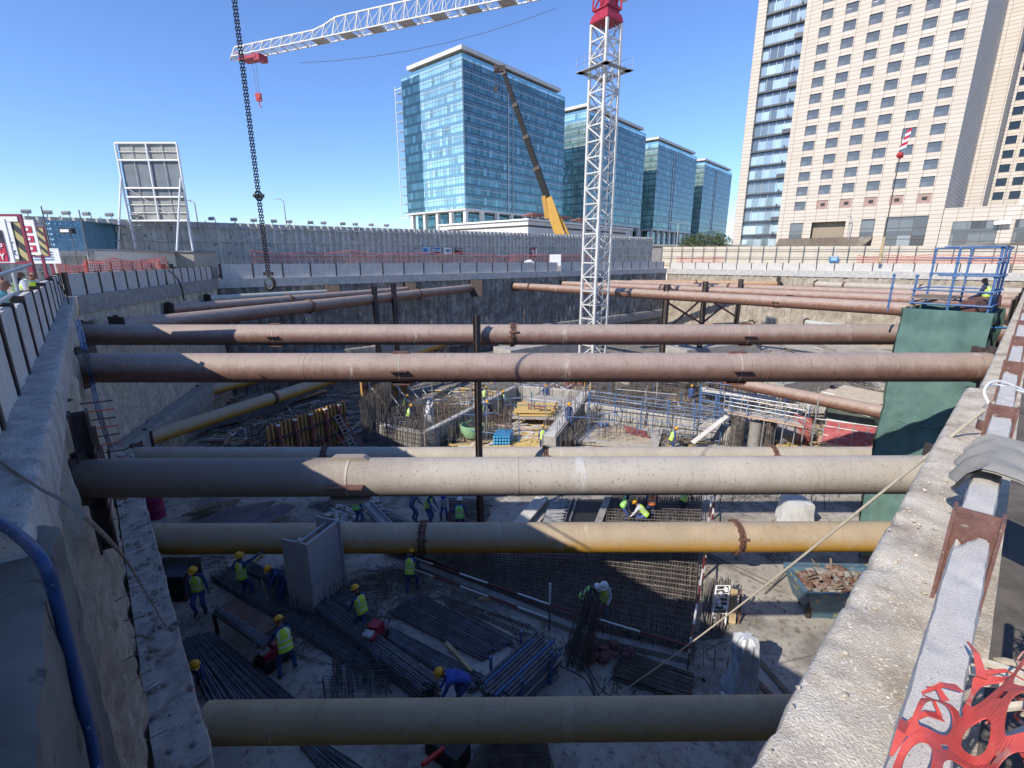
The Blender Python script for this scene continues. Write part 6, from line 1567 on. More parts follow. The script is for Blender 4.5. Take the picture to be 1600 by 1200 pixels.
# standing bundle of bars
m = MB(); p0 = fl(897, 1046); 
for i in range(70):
    a_ = U(0, 6.28); q = V((math.cos(a_), math.sin(a_), 0)) * (.12 + .42 * math.sqrt(rnd())); b_ = p0 + V((.15, .3, 0)) + q * .8; tp = p0 + V((.55, .55, 0)) + q * .55 + V((0, 0, 2.0 + U(-.5, .35))); m.tube(b_, tp, .014, 4)
for k in range(5): m.lathe(p0 + V((.2 + .07 * k, .32 + .05 * k, .35 + .38 * k)), [(.42 - .03 * k, -.014), (.45 - .03 * k, .014)], 14, cap=False)
tag(m.build('column_cage', rebar_br), 'dark column cage of upright bars standing before the two white helmet men', 'rebar cage')
p = fl(948, 1022); m = MB()
for k in range(24): m.rock(p + V((U(-.7, .7), U(-.3, .3), U(.02, .25))), U(.08, .22))
tag(m.build('folded_netting', M('netting_dull_red', (.12, .05, .05), (.2, .1, .1), 4, .9)), 'heap of folded dull red netting beside the column cage', 'netting')
# leaning bars, ladder section and boards at the right edge of the mat
m = MB()
for i in range(34): u = rnd(); m.tube(fl(1092 + 38 * u, 1000 - 4 * u, .02), fl(1104 + 38 * u, 905 + U(-6, 6), .9 + U(-.2, .3)), .018, 5)
tag(m.build('leaning_bars', rebar_br), 'dark bars leaning at the right edge of the sunlit mat', 'rebar')
m = MB(); a, b = fl(1122, 978, .1), fl(1130, 915, 1.2)
for s_ in (-.22, .22): m.tube(a + V((s_, 0, 0)), b + V((s_, 0, 0)), .03, 6)
for k in range(11): u = a + (b - a) * (k / 10); m.tube(u - V((.22, 0, 0)), u + V((.22, 0, 0)), .018, 5)
for k in range(9): u = a + (b - a) * (.45 + .06 * k); m.rock(u + V((U(-.15, .15), -.05, .05)), .07)
tag(m.build('ladder_section', white_p), 'white ladder section leaning beside the dark bars', 'ladder')
for lab, px, mt in (('tan board leaning right of the white ladder section', 1147, timber), ('rusty bar leaning right of the tan board', 1158, rust)):
    m = MB(); m.bar(fl(px - 4, 974, .05), fl(px, 920, 1.1), .22 if mt == timber else .06, .05); tag(m.build('leaning_board', mt), lab, 'board')
# plastic wrapped column head and wrapped block
wrap = M('plastic_wrap', (.38, .41, .44), (.56, .59, .62), 3, .35, .5, 6)
def wrapped(label, p, prof, amp, sx=1, sy=1, seed=0, mat=wrap, cat='wrapped column'):
    m = MB(); P = []
    for r_, z in prof:
        row = []
        for j in range(41):
            a_ = 2 * math.pi * j / 40; q = V((math.cos(a_) * 1.6, math.sin(a_) * 1.6, z * 1.7 + seed)); f = noise.fractal(q * 1.6, 1, 2, 4) * amp; c_, s2 = math.cos(a_), math.sin(a_); k = 1 / max(abs(c_), abs(s2)) ** .75
            row.append(p + V((c_ * (r_ + f) * k * sx, s2 * (r_ + f) * k * sy, z)))
        P.append(row)
    m.grid(P); m.add(P[-1][:-1], [tuple(range(40))]); return tag(m.build('wrapped_column', mat, smooth=True), label, cat)
wrapped('column starter wrapped in crumpled clear plastic, casting a shadow to its right', fl(1156, 1082), [(.42, 0), (.4, .2), (.3, .45), (.27, .8), (.27, 1.2), (.26, 1.5), (.22, 1.75), (.12, 1.88)], .12)
wrapped('square block wrapped in white sheet behind the lower yellow strut', fl(1240, 818), [(.62, 0), (.6, .3), (.56, .7), (.52, 1.1), (.5, 1.18), (.3, 1.22)], .05, seed=4, mat=M('white_sheet', (.5, .5, .48), (.62, .62, .6), 2, .6, .4, 6), cat='wrapped block')
# blue skip full of rubble
t = thing('rubble_skip', 'dented blue skip heaped with rubble on the sunlit floor at the right', 'skip', (10.6, 14.0, ZF))
sk_b = M('skip_blue', (.07, .14, .22), (.12, .21, .29), 2.5, .6, .2, 10, spots=(.4, .36, .12), sscale=4, slo=.58, shi=.64)
tp = [(9.55, 13.3), (12.3, 13.15), (12.4, 14.75), (9.65, 14.85)]; bt = [(9.95, 13.5), (11.9, 13.4), (12.0, 14.5), (10.0, 14.6)]
zt_, zb_ = ZF + 1.1, ZF + .12; m = MB()
for i in range(4):
    j = (i + 1) % 4; m.slab([V(tp[i] + (zt_,)), V(tp[j] + (zt_,)), V(bt[j] + (zb_,)), V(bt[i] + (zb_,))], .05)
m.slab([V(p + (zb_,)) for p in bt], .1); m.build('body', sk_b, t)
m = MB()
for i in range(4): j = (i + 1) % 4; m.bar(V(tp[i] + (zt_ + .02,)), V(tp[j] + (zt_ + .02,)), .09, .08)
m.build('rim', sk_b, t)
for p in ((9.75, 13.42), (12.1, 13.3)): m = MB(); m.box((p[0], p[1], ZF + .62), (.12, .1, 1.0)); m.build('lifting_lug', rust_dk, t)
m = MB()
for i in range(240):
    x, y = U(9.75, 12.2), U(13.4, 14.6); m.rock((x, y, ZF + .78 + .38 * (1 - abs(x - 11) / 1.5) + U(-.1, .1)), U(.05, .17), mi=int(rnd() * 3))
for i in range(16): x, y = U(9.9, 12.0), U(13.5, 14.5); m.bar((x, y, ZF + 1.0), (x + U(-.5, .5), y + U(-.4, .4), ZF + 1.3 + U(-.2, .25)), .06, .03, mi=3)
tag(m.build('rubble_load', [M('brick_bits', (.2, .14, .11), (.3, .23, .19), 4, .9), conc, rust, timber_dk]), 'mixed brick rubble and wood heaped in the blue skip', 'rubble', kind='stuff')
m = MB(); a, b = fl(1104, 868, .02), fl(1218, 925, .02); m.tube(a, b, .03, 6); m.tube(a + V((.1, .15, 0)), b + V((.2, .25, 0)), .02, 6); m.tube(fl(1195, 928, .02), fl(1228, 893, .25), .03, 6); tag(m.build('loose_rod', rebar_br), 'long rods lying on the sunlit floor left of the blue skip', 'rod')
for lab, u, v in (('plank lying behind the wrapped column, farther one', (1184, 1030), (1238, 1092)), ('plank lying behind the wrapped column, nearer one', (1180, 1062), (1228, 1112))):
    m = MB(); m.bar(fl(u[0], u[1], .04), fl(v[0], v[1], .04), .16, .06); tag(m.build('timber_beam', timber_dk), lab, 'timber')
for i in range(12): m = MB(); px = 1110 + 18 * i + U(-6, 6); p = fl(px, U(775, 800)); m.tube(p, p + V((U(-.2, .2), U(-.1, .1), U(.9, 1.5))), .018, 5); tag(m.build('steel_rod', rebar_br), 'thin rod standing loosely on the sunlit floor behind the lower strut', 'rod', 'thin rods on the sunlit floor')
m = MB()
for j in range(4):
    pts = [fl(870 + 14 * j + 60 * u + 10 * math.sin(3 * u + j), 1030 + 65 * u + 6 * math.cos(5 * u + j), .02) for u in [k / 10 for k in range(11)]]; m.path(pts, .013, 5)
pts = [fl(795 + 45 * u, 960 + 140 * u, .02) for u in [k / 8 for k in range(9)]]; m.path(pts, .012, 5)
tag(m.build('power_cable', blk), 'black power cables snaking over the floor before the column cage', 'cable')
# dark formwork pit at the left ledge and bottom corner pieces
m = MB(); p = fl(278, 925); m.box((p.x, p.y, ZF + .5), (1.3, 1.0, 1.0)); m.box((p.x, p.y, ZF + 1.02), (1.4, 1.1, .05), mi=1); tag(m.build('material_crate', [blk, rebar_m]), 'black crate against the left ledge beside the first worker', 'crate')
m = MB(); p = fl(560, 1075); 
for i in range(60): q = p + V((U(-.9, .9), U(-.5, .5), 0)); m.tube(q, q + V((U(-.03, .03), U(-.03, .03), U(.5, 1.0))), .014, 4)
for z in (.2, .5): 
    for k in range(6): m.tube(p + V((-.9, -.5 + .2 * k, z)), p + V((.9, -.5 + .2 * k, z)), .014, 4)
tag(m.build('column_cage', rebar_m), 'black rebar cage standing under the long diagonal bundle', 'rebar cage')
m = MB(); p = fl(700, 1185); m.box((p.x, p.y, ZF + .3), (1.0, .5, .5), rz=-.6); m.bar(fl(660, 1195, .9), fl(695, 1168, .5), .08, mi=1); tag(m.build('tool_box', [blk, red_p]), 'black tool box with a red bar at the bottom edge', 'tool box')
# ================================================================ people
skin_m = M('skin_brown', (.16, .08, .05), (.2, .1, .065), 8, .6)
cov_b = M('coverall_blue', (.03, .055, .17), (.06, .1, .26), 6, .85, .3, 20); cov_d = M('coverall_navy', (.02, .025, .06), (.035, .045, .1), 6, .85)
shirt_w = M('shirt_pale', (.45, .47, .52), (.55, .57, .62), 5, .85); jean = M('jeans', (.07, .11, .18), (.12, .17, .26), 5, .85); teal = M('shirt_teal', (.08, .26, .3), (.12, .33, .37), 5, .85)
boot = M('boots', (.02, .018, .016), (.04, .035, .03), 6, .7); eye_m = M('eyes', (.02, .02, .02), None, rough=.3); glove = M('gloves', (.03, .03, .03), (.3, .3, .3), 5, .8)
def emis_free(n, c): return M(n, tuple(x * .85 for x in c), c, 9, .7)
vy = emis_free('vest_lime', (.5, .8, .06)); vg = emis_free('vest_green', (.3, .75, .1)); vo = emis_free('vest_orange', (.85, .2, .04)); refl = M('vest_reflective', (.6, .62, .6), (.7, .72, .7), 9, .4)
hel_y = M('helmet_yellow', (.75, .38, .02), None, rough=.35); hel_w = M('helmet_white', (.75, .75, .75), None, rough=.35); hel_b = M('helmet_blue', (.03, .08, .4), None, rough=.35)
def ik(a, b, l1, l2, pole):
    d = b - a; L = min(d.length, (l1 + l2) * .995); u = d.normalized(); b = a + u * L
    x = (l1 * l1 - l2 * l2 + L * L) / (2 * L); h = math.sqrt(max(0, l1 * l1 - x * x)); q = pole - u * pole.dot(u); q.normalize()
    return a + u * x + q * h, b
def person(label, p, az, sc=1.0, lean=5, hz=.92, hl=None, hr=None, fl_=(-.12, 0), fr_=(.12, .05), head=10, turn=0, top=None, leg=None, vest='y', helmet='y', hand=None, group=None, gl=False, kneel=False):
    top = top or cov_b; leg = leg or cov_b
    t = thing('person', label, 'person', p, group, R(-az)); BASE[t.name] = V((0, 0, 0)); t.scale = (sc, sc, sc)
    l = R(lean); sd_ = V((0, math.sin(l), math.cos(l))); hip = V((0, -.16 * math.sin(l), hz)); waist = hip + sd_ * .17; chest = hip + sd_ * .35; nb_ = hip + sd_ * .5
    lh = l * .75 + R(head); hd = V((math.sin(R(turn)) * math.sin(lh), math.sin(lh), math.cos(lh))); hd.normalize(); fw = V((math.sin(R(turn)), math.cos(R(turn)), 0)); fw = (fw - hd * fw.dot(hd)).normalized()
    nk = nb_ + hd * .06; h1 = nb_ + hd * .13 + fw * .015; h2 = nb_ + hd * .2 + fw * .012; h3 = nb_ + hd * .275
    vs = [hip, waist, chest, nb_, nk, h1, h2, h3]; rad = [(.15, .115), (.14, .11), (.165, .125), (.085, .075), (.056, .056), (.07, .08), (.08, .098), (.055, .07)]
    es = [(i, i + 1) for i in range(7)]; seg = [(0, 1, 1), (1, 2, 1), (2, 3, 1), (3, 4, 0), (4, 5, 0), (5, 6, 0), (6, 7, 0)]
    hands = []
    for s_, tg in ((-1, hl), (1, hr)):
        sh = nb_ - sd_ * .04 + V((s_ * .175, 0, 0)); tg = V(tg) if tg else sh + V((s_ * .07, .06 + .1 * math.sin(l), -.53))
        el, wr = ik(sh, tg, .29, .25, V((s_ * .5, -.7, -.3))); pd = (wr - el).normalized(); pm = wr + pd * .075
        o = len(vs); vs += [sh, el, wr, pm]; rad += [(.072, .072), (.05, .05), (.033, .033), (.04, .026)]
        es += [(2, o), (o, o + 1), (o + 1, o + 2), (o + 2, o + 3)]; seg += [(2, o, 1), (o, o + 1, 1), (o + 1, o + 2, 1), (o + 2, o + 3, 4 if gl else 0)]; hands.append((wr, pm, pd, s_))
    for s_, ft in ((-1, fl_), (1, fr_)):
        hj = hip + V((s_ * .095, 0, -.07)); an = V((ft[0], ft[1], .09 if len(ft) < 3 else ft[2])); kn, an = ik(hj, an, .44, .42, V((s_ * .15, 1, 0))); toe = an + V((s_ * .03, .15, -.045))
        o = len(vs); vs += [hj, kn, an, toe]; rad += [(.1, .1), (.072, .072), (.055, .055), (.045, .04)]
        es += [(0, o), (o, o + 1), (o + 1, o + 2), (o + 2, o + 3)]; seg += [(0, o, 2), (o, o + 1, 2), (o + 1, o + 2, 2), (o + 2, o + 3, 3)]
    me = bpy.data.meshes.new('tmp'); me.from_pydata([tuple(v) for v in vs], es, []); tmp = bpy.data.objects.new('tmp', me); COL.objects.link(tmp)
    tmp.modifiers.new('s', 'SKIN'); sv = me.skin_vertices[0].data
    for i, r_ in enumerate(rad): sv[i].radius = r_
    sv[0].use_root = True; su = tmp.modifiers.new('u', 'SUBSURF'); su.levels = 1
    dg = bpy.context.evaluated_depsgraph_get(); ev = bpy.data.meshes.new_from_object(tmp.evaluated_get(dg))
    bpy.data.objects.remove(tmp)
    m = MB(); m.v = [tuple(v.co) for v in ev.vertices]
    for f in ev.polygons:
        c = f.center; best = 9; bm_ = 1
        for a, b, k in seg:
            A, B = vs[a], vs[b]; d = B - A; u = max(0, min(1, (c - A).dot(d) / max(1e-6, d.length_squared))); q = (c - A - d * u).length - max(rad[a][0] * (1 - u) + rad[b][0] * u, 0)
            if q < best: best = q; bm_ = k
        m.f.append(list(f.vertices)); m.m.append(bm_)
    for wr, pm, pd, s_ in hands:
        sdv = pd.cross(V((0, 1, .2))).normalized(); nv = sdv.cross(pd).normalized()
        for k in range(4):
            b0 = pm + pd * .02 + sdv * (-.027 + .018 * k); Lf = (.062, .074, .07, .054)[k]; m.path([b0, b0 + pd * Lf * .55 + nv * .008, b0 + pd * Lf * .85 + nv * .03], [.0095, .0088, .007], 5, 4 if gl else 0)
        b0 = pm - pd * .02 - sdv * .03 * s_; m.path([b0, b0 - sdv * .035 * s_ + pd * .03, b0 - sdv * .04 * s_ + pd * .055 + nv * .012], [.011, .01, .008], 5, 4 if gl else 0)
    xs_ = fw.cross(hd).normalized(); fc = h2 + fw * .088 - hd * .012
    m.path([fc + hd * .015, fc + fw * .02 - hd * .025], [.01, .016], 6, 0)
    for s_ in (-1, 1):
        m.lathe(fc + xs_ * (.032 * s_) + hd * .02 - fw * .006, [(.002, -.012), (.013, 0), (.002, .012)], 6, 5); m.path([h2 + xs_ * (.078 * s_) - hd * .035, h2 + xs_ * (.09 * s_) + hd * .01], [.012, .018], 6, 0)
    m.path([fc - hd * .055 - xs_ * .022 - fw * .004, fc - hd * .055 + xs_ * .022 - fw * .004], .006, 5, 5)
    b = m.build('body', [skin_m, top, leg, boot, glove, eye_m], t, smooth=True, local=True); b.data.shade_smooth()
    if vest:
        vm = {'y': vy, 'g': vg, 'o': vo}[vest]; m = MB(); N = 24; prof = [(-.06, .18, .14), (0, .178, .142), (.06, .176, .14), (.1, .174, .138), (.15, .172, .136), (.2, .176, .14), (.24, .182, .145), (.3, .19, .15), (.36, .196, .148), (.42, .185, .132), (.47, .14, .105), (.51, .088, .085)]
        rx = V((1, 0, 0)); ry = sd_.cross(rx) * -1; ry = V((0, math.cos(l), -math.sin(l)))
        for (tt, a_, b_) in prof:
            for j in range(N):
                q = 2 * math.pi * j / N; m.v.append(tuple(hip + sd_ * tt + rx * (a_ * math.cos(q)) + ry * (b_ * math.sin(q))))
        for i in range(len(prof) - 1):
            tm_ = (prof[i][0] + prof[i + 1][0]) / 2
            for j in range(N):
                q = 2 * math.pi * (j + .5) / N; k = 0
                if .06 < tm_ < .1 or .2 < tm_ < .24: k = 1
                elif tm_ > .24 and .42 < abs(math.cos(q)) < .66: k = 1
                m.f.append([i * N + j, i * N + (j + 1) % N, (i + 1) * N + (j + 1) % N, (i + 1) * N + j]); m.m.append(k)
        o = m.build('safety_vest', [vm, refl], t, smooth=True, local=True); o.data.shade_smooth()
    if helmet:
        hm = {'y': hel_y, 'w': hel_w, 'b': hel_b}[helmet]; rot = Matrix((xs_, fw, hd)).transposed(); m = MB(); c = h2 + hd * .025 - fw * .005
        m.lathe(c, [(.135, -.006), (.137, .002), (.112, .008), (.112, .04), (.1, .08), (.07, .108), (.03, .12), (.004, .122)], 20, rot=rot)
        m.path([c + fw * .1 + hd * .05, c + fw * .05 + hd * .118, c - fw * .05 + hd * .118, c - fw * .1 + hd * .05], .014, 6); m.slab([c + fw * .1 - xs_ * .08, c + fw * .17 - xs_ * .05 - hd * .01, c + fw * .17 + xs_ * .05 - hd * .01, c + fw * .1 + xs_ * .08], .006)
        m.build('helmet', hm, t, smooth=True, local=True)
    if hand:
        m = MB(); m.tube(hand[0], hand[1], .015, 6); o = m.build('held_rod', timber, local=True); o.location = p; o.rotation_euler = (0, 0, R(-az)); tag(o, 'thin wooden stick held by the stooping worker in plain blue coveralls', 'stick')
    return t
person('worker in yellow helmet and lime vest standing by the left ledge facing the camera', fl(316, 958), 165, 1.06, 3, head=15, hl=(-.3, .05, .85), hr=(.28, .1, .86))
person('worker in yellow helmet reaching one arm up to the lower yellow strut', fl(384, 938), 20, 1.08, 4, hl=(-.3, .15, 1.0), hr=(.62, .35, 1.72), head=-8, gl=True)
person('stooping worker in plain blue coveralls without a vest, left of the grey plate column', fl(444, 942), 235, 1.0, 32, vest=None, head=20, hl=(-.15, .5, .8), hr=(.1, .5, .82), hand=((-.25, .5, .5), (.25, .55, 1.05)))
person('worker in lime vest with a reflective back standing before the red welding machine', fl(568, 992), 300, 1.03, 14, head=15, hl=(-.2, .35, .85), hr=(.25, .2, .85))
person('worker in yellow helmet bending over the end of the rusty bench, back to the camera', fl(452, 1056), 320, 1.1, 24, head=25, hl=(-.3, .4, .85), hr=(.15, .45, .85), fl_=(-.2, 0), fr_=(.2, .1))
person('worker in lime vest walking away beside the striped rail', fl(643, 926), 15, .98, 16, head=15, fl_=(-.12, -.12), fr_=(.14, .18), hl=(-.26, .3, .82), hr=(.26, .3, .8))
person('worker in plain blue doubled over at the tube rack, nearest of all', fl(722, 1104), 262, 1.08, 82, hz=.9, vest=None, head=-10, hl=(-.15, .55, .35), hr=(.15, .55, .4), top=M('coverall_royal', (.03, .06, .3), (.05, .1, .42), 5, .85), fl_=(-.18, -.05), fr_=(.18, .05))
person('man in white helmet and green vest bowing over the column cage', fl(914, 968, .1), 120, .95, 38, vest='g', helmet='w', head=20, leg=cov_d, hl=(-.1, .5, .75), hr=(.15, .5, .8), top=cov_d)
person('man in white helmet, pale vest and jeans standing on the mat edge', fl(942, 972), 200, .96, 6, vest='y', helmet='w', head=32, leg=jean, top=shirt_w, hl=(-.16, .3, .95), hr=(.3, .1, .82))
person('crouching worker half hidden by the left ledge at the fan of bars', fl(300, 1072), 120, .95, 60, hz=.6, vest=None, head=0, hl=(-.1, .6, .25), hr=(.15, .6, .25), fl_=(-.15, .0), fr_=(.15, .05))
person('worker in dark vest walking behind the lower strut at the left debris heap', fl(559, 822), 30, 1, 8, vest='g', leg=cov_b)
person('worker in plain blue stooping behind the lower strut among dark bars', fl(646, 816), 60, 1, 30, vest=None, helmet='b', top=jean, hl=(-.1, .5, .7), hr=(.15, .5, .7))
person('worker in blue helmet and lime vest leaning behind the lower strut', fl(670, 820), 110, 1, 22, helmet='b', hl=(-.1, .5, .8), hr=(.15, .5, .75))
person('worker with pale sleeves kneeling in the dark bars behind the lower strut', fl(694, 812), 170, .95, 25, hz=.7, vest=None, helmet='b', top=shirt_w, hl=(-.2, .4, .5), hr=(.2, .4, .5))
person('man in white helmet with bright green vest seen from behind above the lower strut', fl(719, 836), 5, 1, 8, vest='g', helmet='w', hl=(-.3, .2, .9), hr=(.3, .2, .9))
person('worker in dark green vest leftmost of the sunlit group behind the lower strut', fl(974, 818), 100, 1, 20, vest='g', helmet='y', top=cov_d)
person('crouching worker with pale sleeves and lime vest in the sunlit group', fl(1004, 822), 290, 1, 45, hz=.62, helmet='y', top=shirt_w, hl=(-.35, .6, .45), hr=(.1, .5, .4), fl_=(-.2, .1), fr_=(.2, .0))
person('worker in orange vest and blue trousers in the sunlit group', fl(1016, 814), 10, 1, 6, vest='o', helmet='y')
person('worker in lime vest bending in the shade right of the sunlit group', fl(1066, 808), 60, 1, 30, helmet='y', top=cov_d, leg=cov_d, hl=(-.1, .5, .7), hr=(.15, .5, .7))
far_std = person('distant worker in white shirt raising an arm among the rebar starters', fl(672, 662), 200, 1, 2, vest=None, helmet='w', top=shirt_w, hl=(-.35, .1, 1.85), hr=(.3, .1, .85))
person('distant worker in pale shirt standing below the one with a raised arm', fl(670, 678), 180, 1, 10, vest=None, helmet='w', top=shirt_w)
fv = person('distant worker in lime vest in shade behind the orange formwork props', fl(640, 668), 60, 1, 18)
fb_ = person('distant worker in plain blue standing at the back of the core', fl(852, 632), 180, 1, 4, vest=None)
for src, lab, px, py, az in ((fv, 'distant worker in lime vest near the king post, leftmost of three', 757, 636, 40), (fv, 'distant worker in lime vest under the core wall beside the king post', 758, 660, 120), (fv, 'distant worker in lime vest bending on the core wall, right of the king post', 790, 642, 250),
                              (fv, 'distant worker in lime vest just above the low strut, before the core', 848, 706, 0), (fv, 'distant worker in lime vest crouching in the rebar right of the timber field', 1048, 708, 90), (fb_, 'distant dark dressed worker beside the far blue scaffold', 1078, 634, 30), (fb_, 'distant worker in blue before the pile caps at the far right', 1226, 640, 30), (fv, 'distant worker in lime vest in the shadow at the top of the tall rebar wall', 634, 650, 90), (fb_, 'distant worker in blue walking along the right core wall', 888, 668, 180)):
    o = copy_tree(src); o.location = fl(px, py, .8 if 'core wall' in lab and 'along' in lab else 0); o.rotation_euler = (0, 0, R(-az)); o['label'] = lab
g = aty(40, 448, 13.5); person('worker in lime vest bending behind the left barrier under the signs', (g.x, 13.5, -.3), 100, 1, 40, vest='y', helmet=None, head=10, hl=(-.1, .5, .6), hr=(.2, .5, .6), leg=cov_d, top=shirt_w)
g = aty(24, 440, 16); person('worker in yellow behind the left barrier, farther one', (g.x, 16, -.5), 60, 1, 15, vest='y', helmet=None, top=cov_d)
g = aty(-1, 470, 9.5); person('worker in a teal shirt at the very left edge of the picture', (g.x, 9.5, -.5), 60, 1, 10, vest=None, helmet=None, top=teal, leg=jean)
g = aty(1541, 466, 16.6); person('worker in lime vest sitting on the deck of the blue scaffold cage', (g.x, 16.6, -.42), 330, 1, 12, hz=.62, helmet=None, top=cov_d, leg=post_red, fl_=(-.15, .4), fr_=(.15, .38), hl=(-.25, .35, .7), hr=(.25, .35, .7))

# ================================================================ hanging chain and hook
Yc = 8.6; top = aty(363, -40, Yc); bot = aty(419, 425, Yc)
cxh = bot.x; dxh = 0
t = thing('lifting_chain', 'heavy double chain hanging from above with a big hook, left of centre', 'chain', (cxh, Yc, bot.z - .35))
def link_ring(m, c, ln, wd, r, rot):
    pts = []
    for k in range(13):
        a_ = 2 * math.pi * k / 12; pts.append(c + rot @ V((math.cos(a_) * wd, 0, math.sin(a_) * ln)))
    m.path(pts, r, 5, cap=False)
chm = M('chain_black', (.012, .012, .014), (.04, .035, .03), 20, .5, metal=.4)
for s_ in (-.021, .021):
    m = MB(); z = bot.z; k = 0
    while z < H + 7.5:
        link_ring(m, V((cxh + s_, Yc, z)), .033, .0165, .007, Matrix.Rotation(R(20 + 90 * (k % 2)), 3, 'Z')); z += .046; k += 1
    m.build('chain', chm, t, smooth=True)
m = MB(); link_ring(m, V((cxh, Yc, aty(405, 306, Yc).z)), .07, .075, .016, Matrix.Rotation(R(70), 3, 'Z')); m.box((cxh, Yc, aty(405, 306, Yc).z), (.17, .05, .05)); m.build('shackle', chm, t)
m = MB(); zz = bot.z - .03; m.box((cxh, Yc, zz), (.16, .05, .06)); pts = [V((cxh + .005, Yc, zz - .03))] + [V((cxh + .085 * math.sin(a_), Yc, zz - .16 + .1 * math.cos(a_))) for a_ in [k * .42 - .1 for k in range(14)]]
m.path(pts, [.022] * 3 + [.03] * 8 + [.022, .016, .01, .006][:len(pts) - 11], 8); m.build('hook', chm, t, smooth=True)

# ================================================================ foreground hoses, ropes, netting
hose_b = M('hose_blue', (.012, .04, .12), (.03, .075, .19), 3, .45, spots=(.25, .27, .3), sscale=30, slo=.66, shi=.7)
lw = lambda px, py, o_: (lambda d: V((d.x, d.y, d.z)) * ((-.67 + o_ / .755) / (d.x + .866 * d.y)) + V((0, 0, H)))(ray(px, py))
def smooth_path(pts, n=8):
    out = []
    for i in range(len(pts) - 1):
        p0 = pts[max(0, i - 1)]; p1 = pts[i]; p2 = pts[i + 1]; p3 = pts[min(len(pts) - 1, i + 2)]
        for k in range(n):
            u = k / n; out.append(.5 * ((2 * p1) + (p2 - p0) * u + (2 * p0 - 5 * p1 + 4 * p2 - p3) * u * u + (3 * p1 - p0 - 3 * p2 + p3) * u ** 3))
    return out + [pts[-1]]
pts = [atz(-60, 790, .04), atz(-6, 814, .04), atz(30, 838, .03), lw(66, 876, .09), lw(86, 930, .1), lw(104, 1000, .1), lw(128, 1100, .1), lw(152, 1205, .1), lw(185, 1380, .12)]
m = MB(); m.path(smooth_path(pts), .031, 14); tag(m.build('water_hose', hose_b, smooth=True), 'thick dusty blue hose hanging over the near left corner of the pit', 'hose')
rope = M('rope_pale', (.5, .44, .33), (.62, .56, .44), 30, .9, .3, 200); rope_d = M('rope_brown', (.16, .13, .1), (.24, .2, .16), 30, .9)
d = ray(165, 838); 
pts = [atz(-30, 700, .02), atz(30, 742, .02), lw(60, 762, .02), lw(165, 838, .35), atz(215, 905, -4.0), atz(262, 985, -6.9)]
m = MB(); m.path(smooth_path(pts, 5), .011, 6); tag(m.build('rope', rope_d), 'brown rope running over the left beam edge down to the ledge', 'rope')
A = V((4.02, 3.9, .32)); B = fl(958, 1090, .02); pts = [A + (B - A) * (k / 20) - V((0, 0, .35 * math.sin(math.pi * k / 20) * .4)) for k in range(21)] + [fl(880, 1112, .02), fl(800, 1140, .02)]
m = MB(); m.path(pts, .014, 6); tag(m.build('rope', rope), 'long pale rope slanting from the right beam down to the pit floor', 'rope')
m = MB(); pts = [lw(118, 500, .12), lw(128, 545, .2), lw(140, 590, .12), lw(150, 640, .18), lw(170, 700, .2)]
for k in range(3): m.path([p + V((.05 * k, 0, .02 * noise.noise(p * 3 + V((k, 0, 0))))) for p in smooth_path(pts, 6)], .013, 7)
tag(m.build('water_hose', scb), 'bunch of blue hoses hanging down the left wall behind the struts', 'hose')
for k, (lab, q) in enumerate((('thin black cable looping down from the left corner panels', [(90, 440), (104, 462), (118, 505), (150, 545)]), ('black hose hanging over the corner wall, left one', [(250, 424), (262, 445), (266, 470)]), ('black hose hanging over the corner wall, right one', [(262, 421), (280, 440), (288, 470)]))):
    m = MB(); m.path(smooth_path([aty(p[0], p[1], (17.5 if k == 0 else 31)) for p in q], 5), .02 if k == 0 else .05, 6); tag(m.build('cable', blk), lab, 'cable')
# soldier beam on the left wall with rusty ties
dL, nL, _ = frame(P0, P1); s6 = (6.15 - P0.y) / dL.y
t = thing('soldier_beam', 'dark steel soldier beam on the left wall behind the end of the nearest upper strut', 'steel beam', P0 + dL * s6 + V((0, 0, -2.5)))
c = P0 + dL * (s6 + .0); rzL = math.atan2(dL.y, dL.x)
m = MB()
for o_ in (.02, .2): m.box(c + nL * o_ + V((0, 0, -1.5)), (.3, .03, 2.1), rz=rzL)
m.box(c + nL * .11 + V((0, 0, -1.5)), (.03, .17, 2.1), rz=rzL); m.build('beam', rust_dk, t)
m = MB()
for z in (-.95, -1.75, -1.95): m.tube(c + nL * .2 - dL * .4 + V((0, 0, z)), c + nL * .24 + dL * .5 + V((0, 0, z)), .012, 5)
m.box(c + nL * .24 - dL * .05 + V((0, 0, -.85)), (.08, .05, .35), rz=rzL, mi=1); m.build('tie_bar', [rust, rust], t)
t = thing('pipe_stub', 'capped pipe stub with a comb of rusty bars sticking out of the left wall', 'pipe stub', P0 + dL * (s6 + 2.6))
c = P0 + dL * (s6 + 2.4); m = MB(); m.lathe(c + nL * .2 + V((0, 0, -2.5)), [(.2, -.3), (.21, 0), (.21, .35), (.05, .36)], 16, rot=Matrix.Rotation(R(60), 3, V((dL.y, -dL.x, 0)).cross(V((0, 0, 1))))); m.build('pipe_end', beige_pipe, t, smooth=True)
m = MB()
for k in range(9): z = -.9 - .16 * k; m.tube(c + nL * .05 + dL * .1 + V((0, 0, z)), c + nL * .5 + dL * .1 + V((0, 0, z - .02)), .014, 5, mi=k % 2)
m.build('tie_bar', [rust, mesh_red], t)
m = MB()
for i in range(16):
    s_ = U(6.5, 14); p = P0 + dL * s_ + nL * U(-.02, .05) + V((0, 0, U(-6.6, -3.2))); m.tube(p, p + nL * U(.1, .3) + dL * U(-.15, .15), .01, 4)
tag(m.build('wall_ties', rebar_br), 'rusty tie bars poking from the left pile wall above the ledge', 'tie bars', kind='stuff')
